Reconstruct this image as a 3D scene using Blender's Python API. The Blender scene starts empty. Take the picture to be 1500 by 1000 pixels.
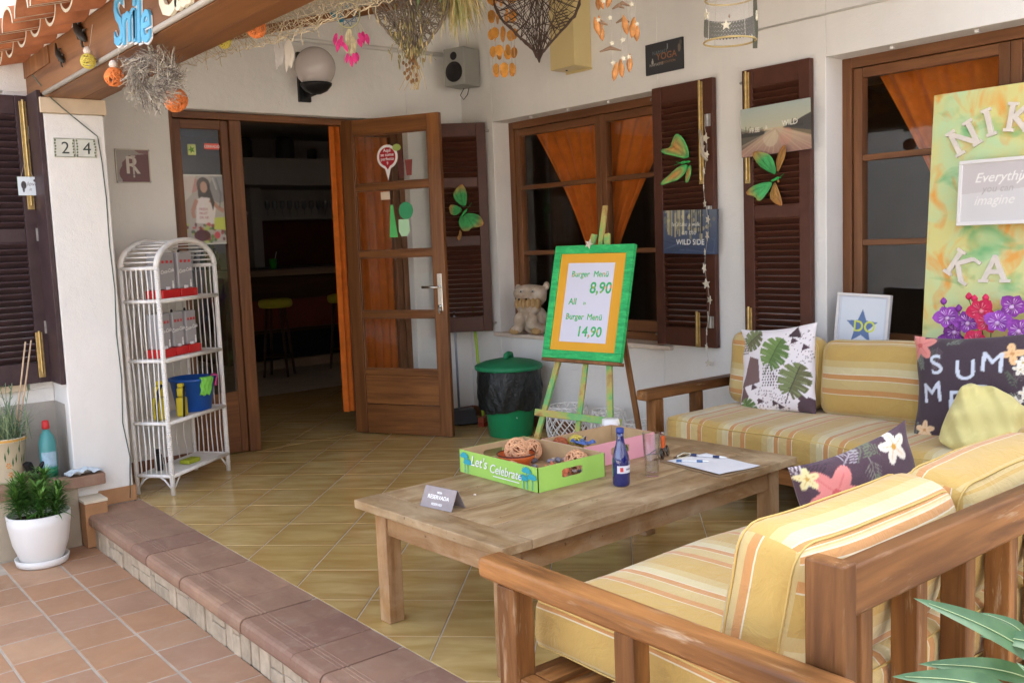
import bpy, math, random
import numpy as np
from mathutils import Vector, Matrix
random.seed(7); RNG = np.random.default_rng(7)
SC = bpy.context.scene; COL = SC.collection
PI = math.pi; R = math.radians

# ---------------------------------------------------------------- camera
H = 1.38
yaw, pit, rol = R(38.65), R(5.943), R(-2.209)
fw = Vector((math.sin(yaw)*math.cos(pit), math.cos(yaw)*math.cos(pit), -math.sin(pit)))
rt0 = Vector((math.cos(yaw), -math.sin(yaw), 0)); up0 = rt0.cross(fw)
rt = rt0*math.cos(rol) + up0*math.sin(rol); up = up0*math.cos(rol) - rt0*math.sin(rol)
cd = bpy.data.cameras.new('camera'); cam = bpy.data.objects.new('camera', cd); COL.objects.link(cam)
cd.sensor_width = 36; cd.lens = 1411.6/1500*36; cd.clip_start = .05; cd.clip_end = 400
cam.matrix_world = Matrix(((rt.x, up.x, -fw.x, 0), (rt.y, up.y, -fw.y, 0), (rt.z, up.z, -fw.z, H), (0, 0, 0, 1)))
SC.camera = cam
# ---------------------------------------------------------------- sky, sun, exposure
SUN_EL, SUN_AZ = 48, 82          # azimuth the sun stands at, clockwise from +Y
w = bpy.data.worlds.new('World'); SC.world = w; w.use_nodes = True
wn = w.node_tree.nodes; wn.clear()
sky = wn.new('ShaderNodeTexSky'); sky.sky_type = 'NISHITA'; sky.sun_disc = False
sky.sun_elevation = R(SUN_EL); sky.sun_rotation = R(SUN_AZ); sky.dust_density = 5.0; sky.air_density = .7; sky.ozone_density = 1.0
bg = wn.new('ShaderNodeBackground'); bg.inputs[1].default_value = .15
wo = wn.new('ShaderNodeOutputWorld')
hz = wn.new('ShaderNodeHueSaturation'); hz.inputs['Saturation'].default_value = .55   # hazy, whitish sky
w.node_tree.links.new(sky.outputs[0], hz.inputs['Color']); w.node_tree.links.new(hz.outputs[0], bg.inputs[0]); w.node_tree.links.new(bg.outputs[0], wo.inputs[0])
sd = bpy.data.lights.new('sun', 'SUN'); sun = bpy.data.objects.new('sun', sd); COL.objects.link(sun)
sd.energy = .6; sd.angle = R(55); sd.color = (1, .975, .94)
sun.location = (0, 0, 12)
sdir = Vector((math.sin(R(SUN_AZ))*math.cos(R(SUN_EL)), math.cos(R(SUN_AZ))*math.cos(R(SUN_EL)), math.sin(R(SUN_EL))))
sun.rotation_euler = sdir.to_track_quat('Z', 'Y').to_euler()
vs = SC.view_settings; vs.view_transform = 'Standard'; vs.look = 'None'; vs.exposure = 2.98; vs.gamma = 1; vs.use_curve_mapping = False
SC.cycles.max_bounces = 12; SC.cycles.diffuse_bounces = 6; SC.cycles.transmission_bounces = 10; SC.cycles.glossy_bounces = 5; SC.cycles.transparent_max_bounces = 16

# ---------------------------------------------------------------- materials
def s2l(c): return tuple((x/12.92 if x <= .04045 else ((x+.055)/1.055)**2.4) for x in c)
def hexc(h): return s2l([int(h[i:i+2], 16)/255 for i in (0, 2, 4)])
MATS = {}
class NT:
    def __init__(s, name):
        s.m = bpy.data.materials.new(name); s.m.use_nodes = True; s.t = s.m.node_tree; s.t.nodes.clear()
        s.out = s.n('OutputMaterial')
    def n(s, k, **kw):
        x = s.t.nodes.new('ShaderNode'+k)
        for a, b in kw.items(): setattr(x, a, b)
        return x
    def l(s, a, b): s.t.links.new(a, b)
    def coord(s, scale=(1, 1, 1), rnd=True):
        tc = s.n('TexCoord'); mp = s.n('Mapping'); mp.inputs['Scale'].default_value = scale
        s.l(tc.outputs['Object'], mp.inputs['Vector'])
        if rnd:
            oi = s.n('ObjectInfo'); mu = s.n('Math', operation='MULTIPLY'); mu.inputs[1].default_value = 57.3
            cb = s.n('CombineXYZ'); s.l(oi.outputs['Random'], mu.inputs[0])
            for i in range(3): s.l(mu.outputs[0], cb.inputs[i])
            s.l(cb.outputs[0], mp.inputs['Location'])
        return mp.outputs[0]
    def noise(s, vec, scale, detail=4, rough=.55, dist=0):
        x = s.n('TexNoise'); x.inputs['Scale'].default_value = scale; x.inputs['Detail'].default_value = detail
        x.inputs['Roughness'].default_value = rough; x.inputs['Distortion'].default_value = dist
        s.l(vec, x.inputs['Vector']); return x.outputs['Fac']
    def ramp(s, fac, stops, const=False):
        x = s.n('ValToRGB'); cr = x.color_ramp
        if const: cr.interpolation = 'CONSTANT'
        while len(cr.elements) < len(stops): cr.elements.new(.5)
        for e, (p, c) in zip(cr.elements, stops): e.position = p; e.color = (*c[:3], 1)
        s.l(fac, x.inputs[0]); return x.outputs[0]
    def mix(s, fac, a, b, mode='MIX'):
        x = s.n('Mix', data_type='RGBA', blend_type=mode)
        for sock, v in ((0, fac), (6, a), (7, b)):
            if hasattr(v, 'is_output'): s.l(v, x.inputs[sock])
            elif sock == 0: x.inputs[0].default_value = v
            else: x.inputs[sock].default_value = (*v[:3], 1)
        return x.outputs[2]
    def bump(s, h, dist=.002, strength=.5, nrm=None):
        x = s.n('Bump'); x.inputs['Distance'].default_value = dist; x.inputs['Strength'].default_value = strength
        s.l(h, x.inputs['Height'])
        if nrm is not None: s.l(nrm, x.inputs['Normal'])
        return x.outputs[0]
    def bsdf(s, col, rough=.5, spec=.5, nrm=None, metal=0, trans=0, ior=1.45, coat=0, sheen=0, alpha=None, sss=0):
        p = s.n('BsdfPrincipled')
        def put(k, v):
            if hasattr(v, 'is_output'): s.l(v, p.inputs[k])
            else: p.inputs[k].default_value = v
        put('Base Color', col if hasattr(col, 'is_output') else (*col[:3], 1)); put('Roughness', rough); put('Specular IOR Level', spec)
        put('Metallic', metal); put('Transmission Weight', trans); put('IOR', ior); put('Coat Weight', coat); put('Sheen Weight', sheen)
        if nrm is not None: s.l(nrm, p.inputs['Normal'])
        s.l(p.outputs[0], s.out.inputs[0]); return p
    def rnd(s, lo, hi):
        oi = s.n('ObjectInfo'); mr = s.n('MapRange'); mr.inputs['To Min'].default_value = lo; mr.inputs['To Max'].default_value = hi
        s.l(oi.outputs['Random'], mr.inputs['Value']); return mr.outputs[0]
    def scale_col(s, col, fac):
        hs = s.n('HueSaturation'); s.l(col, hs.inputs['Color']); s.l(fac, hs.inputs['Value']); return hs.outputs[0]

def mul(c, k): return tuple(min(1, x*k) for x in c)
def mat(name, col, rough=.55, spec=.4, var=.12, vscale=6, bump=.0, bscale=60, metal=0, coat=0, sheen=0, rnd=0, stretch=(1, 1, 1)):
    if name in MATS: return MATS[name]
    t = NT(name); v = t.coord(stretch); n = t.noise(v, vscale, 5)
    c = t.ramp(n, [(.25, mul(col, 1-var)), (.75, mul(col, 1+var))])
    if rnd: c = t.scale_col(c, t.rnd(1-rnd, 1+rnd))
    nr = t.bump(t.noise(v, bscale, 3), .002, bump) if bump else None
    t.bsdf(c, rough, spec, nr, metal, coat=coat, sheen=sheen); MATS[name] = t.m; return t.m
def wood(name, dark, light, axis='X', grain=22, rough=.45, wear=0, streak=.55, wearcol=(.6, .5, .38), coat=0, rnd=.12, bump=.35, patch=0):
    k = name+'_'+axis.lower()
    if k in MATS: return MATS[k]
    t = NT(k); sc = [grain]*3; sc['XYZ'.index(axis)] = grain*.07
    v = t.coord(sc); n1 = t.noise(v, 1, 6, .65, .6)
    sc2 = [grain*.22]*3; sc2['XYZ'.index(axis)] = grain*.03
    n2 = t.noise(t.coord(sc2), 1, 3, .5, 1.2)
    c = t.ramp(n1, [(.28, dark), (.5, tuple((a+b)/2 for a, b in zip(dark, light))), (.72, light)])
    c = t.mix(t.ramp(n2, [(.35, (0, 0, 0)), (.65, (streak,)*3)]), c, mul(dark, .8))
    if wear:
        sc3 = [grain*1.6]*3; sc3['XYZ'.index(axis)] = grain*.22
        f = t.ramp(t.noise(t.coord(sc3), 1, 4, .7), [(.62-wear*.1, (0, 0, 0)), (.70, (.55, .55, .55))])
        g = t.ramp(t.noise(t.coord((3, 3, 3)), 1, 3), [(.42, (0, 0, 0)), (.6, (1, 1, 1))])
        c = t.mix(t.mix(1, f, g, 'MULTIPLY'), c, wearcol)
    if patch:   # bleached and stained areas, water rings, small dark knots and dents
        sp = [9]*3; sp['XYZ'.index(axis)] = 4
        c = t.mix(t.ramp(t.noise(t.coord(sp), 1, 5, .62, .8), [(.38, (0, 0, 0)), (.68, (patch,)*3)]), c, wearcol)
        c = t.mix(t.ramp(t.noise(t.coord((6, 6, 6)), 1, 4, .6, .5), [(.50, (0, 0, 0)), (.75, (patch*.9,)*3)]), c, mul(dark, .75))
        c = t.mix(t.ramp(t.noise(t.coord((38, 38, 38)), 1, 2), [(.70, (0, 0, 0)), (.76, (.7, .7, .7))]), c, mul(dark, .45))
    if rnd: c = t.scale_col(c, t.rnd(1-rnd, 1+rnd))
    t.bsdf(c, rough, .4, t.bump(n1, .0015, bump), coat=coat); MATS[k] = t.m; return t.m
def glass_pane(name='window_glass', tint=(.92, .95, .94), refl=1.0):
    if name in MATS: return MATS[name]
    t = NT(name); fr = t.n('LayerWeight'); fr.inputs[0].default_value = .5
    pw = t.n('Math', operation='POWER'); pw.inputs[1].default_value = 4.5; t.l(fr.outputs['Facing'], pw.inputs[0])
    mu = t.n('Math', operation='MULTIPLY_ADD'); mu.inputs[1].default_value = .75*refl; mu.inputs[2].default_value = .03*refl; t.l(pw.outputs[0], mu.inputs[0])
    tr = t.n('BsdfTransparent'); tr.inputs[0].default_value = (*tint, 1)
    gl = t.n('BsdfGlossy'); gl.inputs['Roughness'].default_value = .02
    mx = t.n('MixShader'); t.l(mu.outputs[0], mx.inputs[0]); t.l(tr.outputs[0], mx.inputs[1]); t.l(gl.outputs[0], mx.inputs[2])
    t.l(mx.outputs[0], t.out.inputs[0]); MATS[name] = t.m; return t.m
def print_mat(name, rough=.6, bump=0, spec=.3, sheen=0):
    if name in MATS: return MATS[name]
    t = NT(name); a = t.n('Attribute', attribute_name='Col')
    v = t.coord(); n = t.noise(v, 900, 2)
    c = t.mix(.06, a.outputs['Color'], t.ramp(n, [(.3, (.1, .1, .1)), (.7, (.9, .9, .9))]))
    t.bsdf(c, rough, spec, t.bump(n, .001, bump) if bump else None, sheen=sheen); MATS[name] = t.m; return t.m

# ---------------------------------------------------------------- mesh builder
class MB:
    def __init__(s): s.v = []; s.f = []; s.n = 0
    def add(s, v, f):
        v = np.asarray(v, float); o = s.n; s.v.append(v); s.f += [tuple(int(i)+o for i in q) for q in f]; s.n += len(v); return s
    def box(s, c, d, rz=0, rx=0, ry=0, taper=1):
        x, y, z = [a/2 for a in d]
        v = np.array([(-x, -y, -z), (x, -y, -z), (x, y, -z), (-x, y, -z), (-x*taper, -y*taper, z), (x*taper, -y*taper, z), (x*taper, y*taper, z), (-x*taper, y*taper, z)])
        m = np.array((Matrix.Rotation(rz, 3, 'Z') @ Matrix.Rotation(ry, 3, 'Y') @ Matrix.Rotation(rx, 3, 'X')))
        return s.add(v @ m.T + np.array(c), [(3, 2, 1, 0), (4, 5, 6, 7), (0, 1, 5, 4), (1, 2, 6, 5), (2, 3, 7, 6), (3, 0, 4, 7)])
    def b2(s, lo, hi): return s.box([(a+b)/2 for a, b in zip(lo, hi)], [abs(b-a) for a, b in zip(lo, hi)])
    def tube(s, pts, r, n=6, closed=False, cap=True):
        p = np.asarray(pts, float); k = len(p)
        rr = np.full(k, r) if np.isscalar(r) else np.asarray(r, float)
        if closed: t = np.roll(p, -1, 0)-np.roll(p, 1, 0)
        else: t = np.gradient(p, axis=0)
        t /= np.linalg.norm(t, axis=1)[:, None]+1e-12
        a = np.array((0, 0, 1.)) if abs(t[0][2]) < .9 else np.array((1., 0, 0))
        u = np.zeros_like(p); cur = np.cross(t[0], a); cur /= np.linalg.norm(cur)
        for i in range(k):
            cur = cur - t[i]*(cur @ t[i]); cur /= np.linalg.norm(cur)+1e-12; u[i] = cur
        w = np.cross(t, u); an = np.arange(n)*2*PI/n
        v = (p[:, None, :] + rr[:, None, None]*(np.cos(an)[None, :, None]*u[:, None, :] + np.sin(an)[None, :, None]*w[:, None, :])).reshape(-1, 3)
        f = []
        for i in range(k if closed else k-1):
            j = (i+1) % k
            for q in range(n): f.append((i*n+q, i*n+(q+1) % n, j*n+(q+1) % n, j*n+q))
        if cap and not closed: f += [tuple(range(n))[::-1], tuple((k-1)*n+q for q in range(n))]
        return s.add(v, f)
    def lathe(s, prof, n=24, c=(0, 0, 0), closed_top=True, closed_bot=True):
        an = np.arange(n)*2*PI/n; v = []
        for r, z in prof: v += [(c[0]+r*math.cos(a), c[1]+r*math.sin(a), c[2]+z) for a in an]
        f = []; k = len(prof)
        for i in range(k-1):
            for q in range(n): f.append((i*n+q, i*n+(q+1) % n, (i+1)*n+(q+1) % n, (i+1)*n+q))
        if closed_bot: f.append(tuple(range(n))[::-1])
        if closed_top: f.append(tuple((k-1)*n+q for q in range(n)))
        return s.add(v, f)
    def prism(s, poly, z0, z1, fr=None):
        """polygon in local x,y extruded z0..z1; fr maps local -> 3d (o, ex, ey, ez)"""
        k = len(poly); v = np.array([(x, y, z0) for x, y in poly]+[(x, y, z1) for x, y in poly], float)
        if fr is not None:
            o, ex, ey, ez = [np.array(q, float) for q in fr]; v = o+v[:, :1]*ex+v[:, 1:2]*ey+v[:, 2:]*ez
        return s.add(v, [tuple(range(k))[::-1], tuple(range(k, 2*k))]+[(i, (i+1) % k, k+(i+1) % k, k+i) for i in range(k)])
    def blade(s, base, d, length, width, droop=.3, seg=4, side=None, fold=0):
        b = np.array(base, float); d = np.array(d, float); d /= np.linalg.norm(d)
        sd_ = np.cross(d, (0, 0, 1.)) if side is None else np.array(side, float)
        if np.linalg.norm(sd_) < 1e-3: sd_ = np.array((1., 0, 0))
        sd_ /= np.linalg.norm(sd_); L = []; Rr = []; v = []
        p = b.copy(); dd = d.copy()
        for i in range(seg+1):
            t = i/seg; wd = width*.5*(math.sin(PI*(.12+.88*t)) if i < seg else .02)
            v += [p-sd_*wd, p+sd_*wd]
            p = p+dd*length/seg; dd = dd+np.array((0, 0, -droop/seg)); dd /= np.linalg.norm(dd)
        return s.add(v, [(2*i, 2*i+1, 2*i+3, 2*i+2) for i in range(seg)])
    def mesh(s, name, smooth=False):
        m = bpy.data.meshes.new(name); v = np.concatenate(s.v) if s.v else np.zeros((0, 3))
        m.from_pydata(v.tolist(), [], s.f)
        if smooth: m.polygons.foreach_set('use_smooth', [True]*len(m.polygons))
        m.update(); return m

def obj(name, mb, m=None, parent=None, bevel=0, smooth=False, loc=None, rot=None, label=None, kind=None, seg=2):
    me = mb.mesh(name, smooth) if isinstance(mb, MB) else mb
    if m is not None and not me.materials: me.materials.append(m)
    o = bpy.data.objects.new(name, me); COL.objects.link(o)
    if parent is not None: o.parent = parent
    if loc is not None: o.location = loc
    if rot is not None: o.rotation_euler = rot
    if bevel:
        b = o.modifiers.new('bevel', 'BEVEL'); b.width = bevel; b.segments = seg; b.limit_method = 'ANGLE'; b.angle_limit = R(40)
        if smooth is False:
            me.polygons.foreach_set('use_smooth', [True]*len(me.polygons)); b.harden_normals = True
    if label: o['label'] = label
    if kind: o['kind'] = kind
    return o
def each(name, mb, m, parent=None, bevel=0, smooth=False, head=None, **kw):
    """every shape collected in MB becomes an object of its own; with head the first one is named so and parents the rest"""
    out = []; o0 = 0; fi = 0
    for ch in mb.v:
        q = MB(); fs = []
        while fi < len(mb.f) and mb.f[fi][0] < o0+len(ch) and min(mb.f[fi]) >= o0: fs.append([i-o0 for i in mb.f[fi]]); fi += 1
        q.add(ch, fs); o0 += len(ch)
        if head and not out: out.append(obj(head, q, m, parent, bevel, smooth, **kw))
        elif head: out.append(obj(name, q, m, out[0], bevel, smooth))
        else: out.append(obj(name, q, m, parent, bevel, smooth, **kw))
    return out
def tag(o, label, cat, group=None):
    o['label'] = label; o['category'] = cat
    if group: o['group'] = group
    return o
def thing(name, label, cat, loc=(0, 0, 0), rz=0, group=None, rot=None):
    o = bpy.data.objects.new(name, None); COL.objects.link(o); o.location = loc
    o.rotation_euler = rot if rot else (0, 0, rz); o.empty_display_size = .05
    return tag(o, label, cat, group)
def copy_tree(o, parent=None, loc=None, rz=None, label=None):
    c = o.copy(); COL.objects.link(c)
    if parent is not None: c.parent = parent
    if loc is not None: c.location = loc
    if rz is not None: c.rotation_euler = (0, 0, rz)
    if label: c['label'] = label
    for ch in list(o.children): copy_tree(ch, c)
    return c
def inst(name, me, parent, loc=(0, 0, 0), rot=(0, 0, 0), scale=(1, 1, 1), bevel=0):
    o = bpy.data.objects.new(name, me); COL.objects.link(o); o.parent = parent; o.location = loc; o.rotation_euler = rot; o.scale = scale
    return o
def smooth_noise(n, k, amp):  # 1d smooth random curve
    x = np.linspace(0, k, n); p = RNG.normal(size=k+2)
    i = np.clip(x.astype(int), 0, k-1); t = x-i; t = t*t*(3-2*t); return amp*(p[i]*(1-t)+p[i+1]*t)

# ---------------------------------------------------------------- text and printed canvases
_tc = {}
def text_tris(s, bold=0.0, shear=0.0):
    """2d triangles of a word, width and height normalised so that cap height is 1; returns (tris, width)"""
    k = (s, bold, shear)
    if k in _tc: return _tc[k]
    cu = bpy.data.curves.new('text', 'FONT'); cu.body = s; cu.size = 1; cu.offset = bold; cu.shear = shear; cu.resolution_u = 3
    ob = bpy.data.objects.new('text', cu); me = bpy.data.meshes.new_from_object(ob)
    me.calc_loop_triangles(); v = np.array([q.co[:2] for q in me.vertices]) if len(me.vertices) else np.zeros((1, 2))
    tr = np.array([t.vertices[:] for t in me.loop_triangles], int)
    v = v/.69; v[:, 0] -= v[:, 0].min(); wd = v[:, 0].max()
    bpy.data.objects.remove(ob); bpy.data.curves.remove(cu); bpy.data.meshes.remove(me)
    _tc[k] = (v, tr, wd); return _tc[k]
class Canvas:
    """a picture drawn in code; x 0..w to the right, y 0..h up, in the units given"""
    def __init__(s, w, h, res, col):
        s.w, s.h = w, h; s.nx, s.ny = int(res*w), int(res*h); s.res = res
        s.a = np.zeros((s.ny, s.nx, 3)); s.a[:] = s2l(col) if not isinstance(col, str) else hexc(col)
        yy, xx = np.mgrid[0:s.ny, 0:s.nx]; s.x = (xx+.5)/res; s.y = (yy+.5)/res
    def c(s, col): return np.array(hexc(col) if isinstance(col, str) else s2l(col))
    def put(s, m, col, al=1.0): s.a[m] = s.a[m]*(1-al)+s.c(col)*al
    def poly(s, pts, col, al=1.0):
        p = np.asarray(pts, float); x0, y0 = (p.min(0)*s.res).astype(int)-1; x1, y1 = (p.max(0)*s.res).astype(int)+2
        x0, y0 = max(x0, 0), max(y0, 0); x1, y1 = min(x1, s.nx), min(y1, s.ny)
        if x1 <= x0 or y1 <= y0: return
        X, Y = s.x[y0:y1, x0:x1], s.y[y0:y1, x0:x1]; ins = np.zeros(X.shape, bool); k = len(p)
        for i in range(k):
            (ax, ay), (bx, by) = p[i], p[(i+1) % k]
            if ay == by: continue
            cr = ((ay > Y) != (by > Y)) & (X < (bx-ax)*(Y-ay)/(by-ay)+ax); ins ^= cr
        sub = s.a[y0:y1, x0:x1]; sub[ins] = sub[ins]*(1-al)+s.c(col)*al
    def rect(s, x0, y0, x1, y1, col, al=1.0): s.poly([(x0, y0), (x1, y0), (x1, y1), (x0, y1)], col, al)
    def ell(s, cx, cy, rx, ry, col, al=1.0, rot=0):
        a = np.arange(20)*2*PI/20; c, sn = math.cos(rot), math.sin(rot)
        s.poly([(cx+rx*math.cos(t)*c-ry*math.sin(t)*sn, cy+rx*math.cos(t)*sn+ry*math.sin(t)*c) for t in a], col, al)
    def line(s, pts, wd, col, al=1.0):
        for (ax, ay), (bx, by) in zip(pts[:-1], pts[1:]):
            d = math.hypot(bx-ax, by-ay)+1e-9; nx, ny = -(by-ay)/d*wd/2, (bx-ax)/d*wd/2
            s.poly([(ax+nx, ay+ny), (bx+nx, by+ny), (bx-nx, by-ny), (ax-nx, ay-ny)], col, al)
    def text(s, t, x, y, size, col, bold=0, shear=0, rot=0, width=None, al=1.0):
        if bold:
            for i in range(8): s.text(t, x+bold*size*math.cos(i*PI/4), y+bold*size*math.sin(i*PI/4), size, col, 0, shear, rot, width, al)
        v, tr, wd = text_tris(t, 0, shear); k = size; kx = size if width is None else width/wd
        c, sn = math.cos(rot), math.sin(rot); q = v*np.array((kx, k)); q = np.stack((x+q[:, 0]*c-q[:, 1]*sn, y+q[:, 0]*sn+q[:, 1]*c), 1)
        for a in tr: s.poly(q[a], col, al)
        return kx*wd
    def sample(s, x, y):
        fx = np.clip(x*s.res-.5, 0, s.nx-1.001); fy = np.clip(y*s.res-.5, 0, s.ny-1.001); i = fx.astype(int); j = fy.astype(int); fx = (fx-i)[..., None]; fy = (fy-j)[..., None]
        i1 = np.minimum(i+1, s.nx-1); j1 = np.minimum(j+1, s.ny-1)
        return (s.a[j, i]*(1-fx)+s.a[j, i1]*fx)*(1-fy)+(s.a[j1, i]*(1-fx)+s.a[j1, i1]*fx)*fy
    def blur(s, k):
        for _ in range(k):
            p = np.pad(s.a, ((1, 1), (1, 1), (0, 0)), 'edge'); s.a = (p[:-2, 1:-1]+p[2:, 1:-1]+p[1:-1, :-2]+p[1:-1, 2:]+2*p[1:-1, 1:-1])/6
def setcol(me, cols):
    at = me.color_attributes.new('Col', 'FLOAT_COLOR', 'POINT'); c = np.ones((len(cols), 4)); c[:, :3] = cols; at.data.foreach_set('color', c.ravel())
def print_mesh(name, cv, w, h, nx=None, depth=0.0):
    """flat print w x h in the local XZ plane, facing -Y, centred in x, bottom at z = 0"""
    nx = nx or max(8, min(220, cv.nx)); ny = max(8, int(nx*h/w)); xs = np.linspace(0, 1, nx+1); zs = np.linspace(0, 1, ny+1)
    g = np.array([((x-.5)*w, 0, z*h) for z in zs for x in xs]); X, Z = np.meshgrid(xs, zs)
    cols = cv.sample(X*cv.w, Z*cv.h).reshape(-1, 3)
    f = [(j*(nx+1)+i, j*(nx+1)+i+1, (j+1)*(nx+1)+i+1, (j+1)*(nx+1)+i) for j in range(ny) for i in range(nx)]
    mb = MB(); mb.add(g, f); me = mb.mesh(name); setcol(me, cols); return me
def text_geo(s, size, depth, bold=0, shear=0, center=True):
    """raised lettering in local XZ plane facing -Y, baseline at z=0"""
    v, tr, wd = text_tris(s, bold, shear); q = v*size; q[:, 0] -= wd*size/2 if center else 0
    # boundary edges -> sides
    n = len(q); mb = MB(); V = np.concatenate((np.stack((q[:, 0], np.full(n, -depth), q[:, 1]), 1), np.stack((q[:, 0], np.zeros(n), q[:, 1]), 1)))
    from collections import Counter
    ed = {}
    F = [tuple(t) for t in tr]
    cnt = Counter()
    for t in F:
        for a, b in ((t[0], t[1]), (t[1], t[2]), (t[2], t[0])): cnt[(min(a, b), max(a, b))] += 1; ed[(min(a, b), max(a, b))] = (a, b)
    faces = list(F)
    for e, k in cnt.items():
        if k == 1: a, b = ed[e]; faces.append((b, a, a+n, b+n))
    mb.add(V, faces); return mb
# ---------------------------------------------------------------- material library
def plaster(name, col, stain=.10):
    t = NT(name); v = t.coord((1, 1, 1), False); a = t.noise(v, 1.3, 5); b = t.noise(t.coord((1, 1, .25), False), 5, 4); g = t.noise(v, 130, 3); k = t.noise(v, 9, 4)
    c = t.ramp(a, [(.3, mul(col, 1-stain)), (.7, mul(col, 1+stain*.3))])
    c = t.mix(t.ramp(b, [(.50, (0, 0, 0)), (.8, (.42, .42, .42))]), c, mul(col, .84))
    t.bsdf(c, .85, .2, t.bump(g, .003, .5, t.bump(k, .012, .45))); MATS[name] = t.m; return t.m
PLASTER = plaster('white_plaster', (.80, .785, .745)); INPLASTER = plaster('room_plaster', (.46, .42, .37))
DADO = plaster('dirty_dado_paint', (.42, .39, .34), .2)
STONEW = plaster('beige_stone_wall', (.50, .42, .31), .3)
def tilemat(name, cols, rough, mott, stretch, hv=.15, spec=.5, bump=.15, dark=.55, lo=.3, hi=.72):
    t = NT(name); v = t.coord(stretch); n = t.noise(v, mott, 5, .6, .8); oi = t.n('ObjectInfo')
    c1 = t.ramp(oi.outputs['Random'], [(i/max(1, len(cols)-1), c) for i, c in enumerate(cols)])
    c = t.mix(t.ramp(n, [(lo, (0, 0, 0)), (hi, (1, 1, 1))]), t.scale_col(c1, t.rnd(1-hv, 1+hv)), mul(cols[0], dark))
    d = t.noise(t.coord((1, 1, 1)), 22, 4); c = t.mix(t.ramp(d, [(.5, (0, 0, 0)), (.75, (.22, .22, .22))]), c, (.5, .42, .3))
    t.bsdf(c, t.ramp(d, [(.3, (rough,)*3), (.8, (min(1, rough+.25),)*3)]), spec, t.bump(n, .001, bump)); MATS[name] = t.m; return t.m
def ytile():
    t = NT('ochre_glazed_tile'); tc = t.n('TexCoord'); mp = t.n('Mapping'); mp.inputs['Rotation'].default_value = (0, 0, R(45)); t.l(tc.outputs['Object'], mp.inputs['Vector'])
    sx = t.n('SeparateXYZ'); t.l(mp.outputs[0], sx.inputs[0]); ab = [t.n('Math', operation='ABSOLUTE') for _ in (0, 1)]
    for k in (0, 1): t.l(sx.outputs[k], ab[k].inputs[0])
    mxm = t.n('Math', operation='MAXIMUM'); t.l(ab[0].outputs[0], mxm.inputs[0]); t.l(ab[1].outputs[0], mxm.inputs[1])
    def mapped(sc, seed):
        m2 = t.n('Mapping'); m2.inputs['Scale'].default_value = sc; t.l(mp.outputs[0], m2.inputs['Vector']); oi = t.n('ObjectInfo'); mu = t.n('Math', operation='MULTIPLY'); mu.inputs[1].default_value = seed
        cb = t.n('CombineXYZ'); t.l(oi.outputs['Random'], mu.inputs[0])
        for q in range(3): t.l(mu.outputs[0], cb.inputs[q])
        t.l(cb.outputs[0], m2.inputs['Location']); return m2.outputs[0]
    n1 = t.noise(mapped((2.2, 9, 1), 61), 1.6, 3, .5, .4); n2 = t.noise(mapped((3, 5, 1), 37), 2.2, 2, .5, .3)
    ad = t.n('Math', operation='MULTIPLY_ADD'); ad.inputs[1].default_value = .22; t.l(n2, ad.inputs[0]); t.l(mxm.outputs[0], ad.inputs[2])
    edge = t.ramp(ad.outputs[0], [(.19, (0, 0, 0)), (.31, (1, 1, 1))]); oi = t.n('ObjectInfo')
    base = t.ramp(oi.outputs['Random'], [(0, (.57, .415, .165)), (.4, (.62, .46, .20)), (.7, (.54, .38, .14)), (1, (.60, .445, .205))])
    c = t.mix(t.ramp(n1, [(.34, (0, 0, 0)), (.70, (1, 1, 1))]), base, (.43, .275, .085)); c = t.mix(t.mix(1, edge, (.55, .55, .55), 'MULTIPLY'), c, (.38, .22, .07))
    t.bsdf(c, t.ramp(n2, [(.3, (.14,)*3), (.8, (.26,)*3)]), .5, t.bump(n1, .0006, .2)); return t.m
YTILE = ytile()
PTILE = tilemat('terracotta_paver', [(.43, .25, .150), (.48, .26, .140), (.40, .24, .16), (.46, .285, .17)], .55, 2.2, (2, 2, 1), .12, .3, dark=.72, lo=.25, hi=1)
STILE = tilemat('brown_step_tile', [(.33, .19, .130), (.42, .27, .175), (.25, .14, .105), (.38, .235, .15), (.34, .20, .14)], .5, 3, (3, 1, 1), .1, .35, dark=.78)
GROUT = mat('pale_grout', (.50, .43, .33), .9, .1, .15, 8); GROUT2 = mat('grey_sand_grout', (.44, .38, .31), .9, .1, .2, 10)
RSTONE = mat('riser_stone', (.47, .385, .28), .9, .15, .22, 18, .7, 60, rnd=.10)
GROUND = mat('sandy_ground', (.46, .41, .34), .9, .1, .25, 1.2)
DOORW = lambda a: wood('door_wood', (.11, .038, .011), (.33, .135, .038), a, 22, .34, coat=.1, rnd=.06)
FRAMEW = lambda a: wood('frame_wood', (.12, .045, .018), (.27, .115, .042), a, 26, .38, rnd=.06)
SHUT = mat('shutter_paint', (.082, .028, .016), .42, .4, .18, 14, .25, 50, rnd=.1)
SHUTL = mat('shutter_paint_weathered', (.055, .032, .034), .5, .35, .25, 14, .3, 50, rnd=.1)
BEAMW = lambda a: wood('beam_wood', (.15, .058, .020), (.37, .165, .058), a, 12, .5, rnd=.08, bump=.5)
BRASS = mat('brass_bolt', (.52, .38, .16), .42, .5, .25, 40, metal=.9); STEEL = mat('dull_steel', (.45, .44, .42), .4, .5, .2, 40, metal=.9)
CHROME = mat('polished_steel', (.7, .68, .62), .18, .5, .05, metal=1.0)
RTILE = mat('roof_clay', (.34, .125, .055), .8, .2, .35, 8, .4, 40, rnd=.15); RTILE_RIM = mat('roof_tile_lime_rim', (.62, .55, .42), .85, .2, .25, 20, .4)
IMPOST = mat('beige_impost', (.64, .52, .37), .8, .2, .12, 8, .3, 50); MOULD = mat('grey_cord_strip', (.45, .41, .35), .7, .2, .1)
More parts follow.
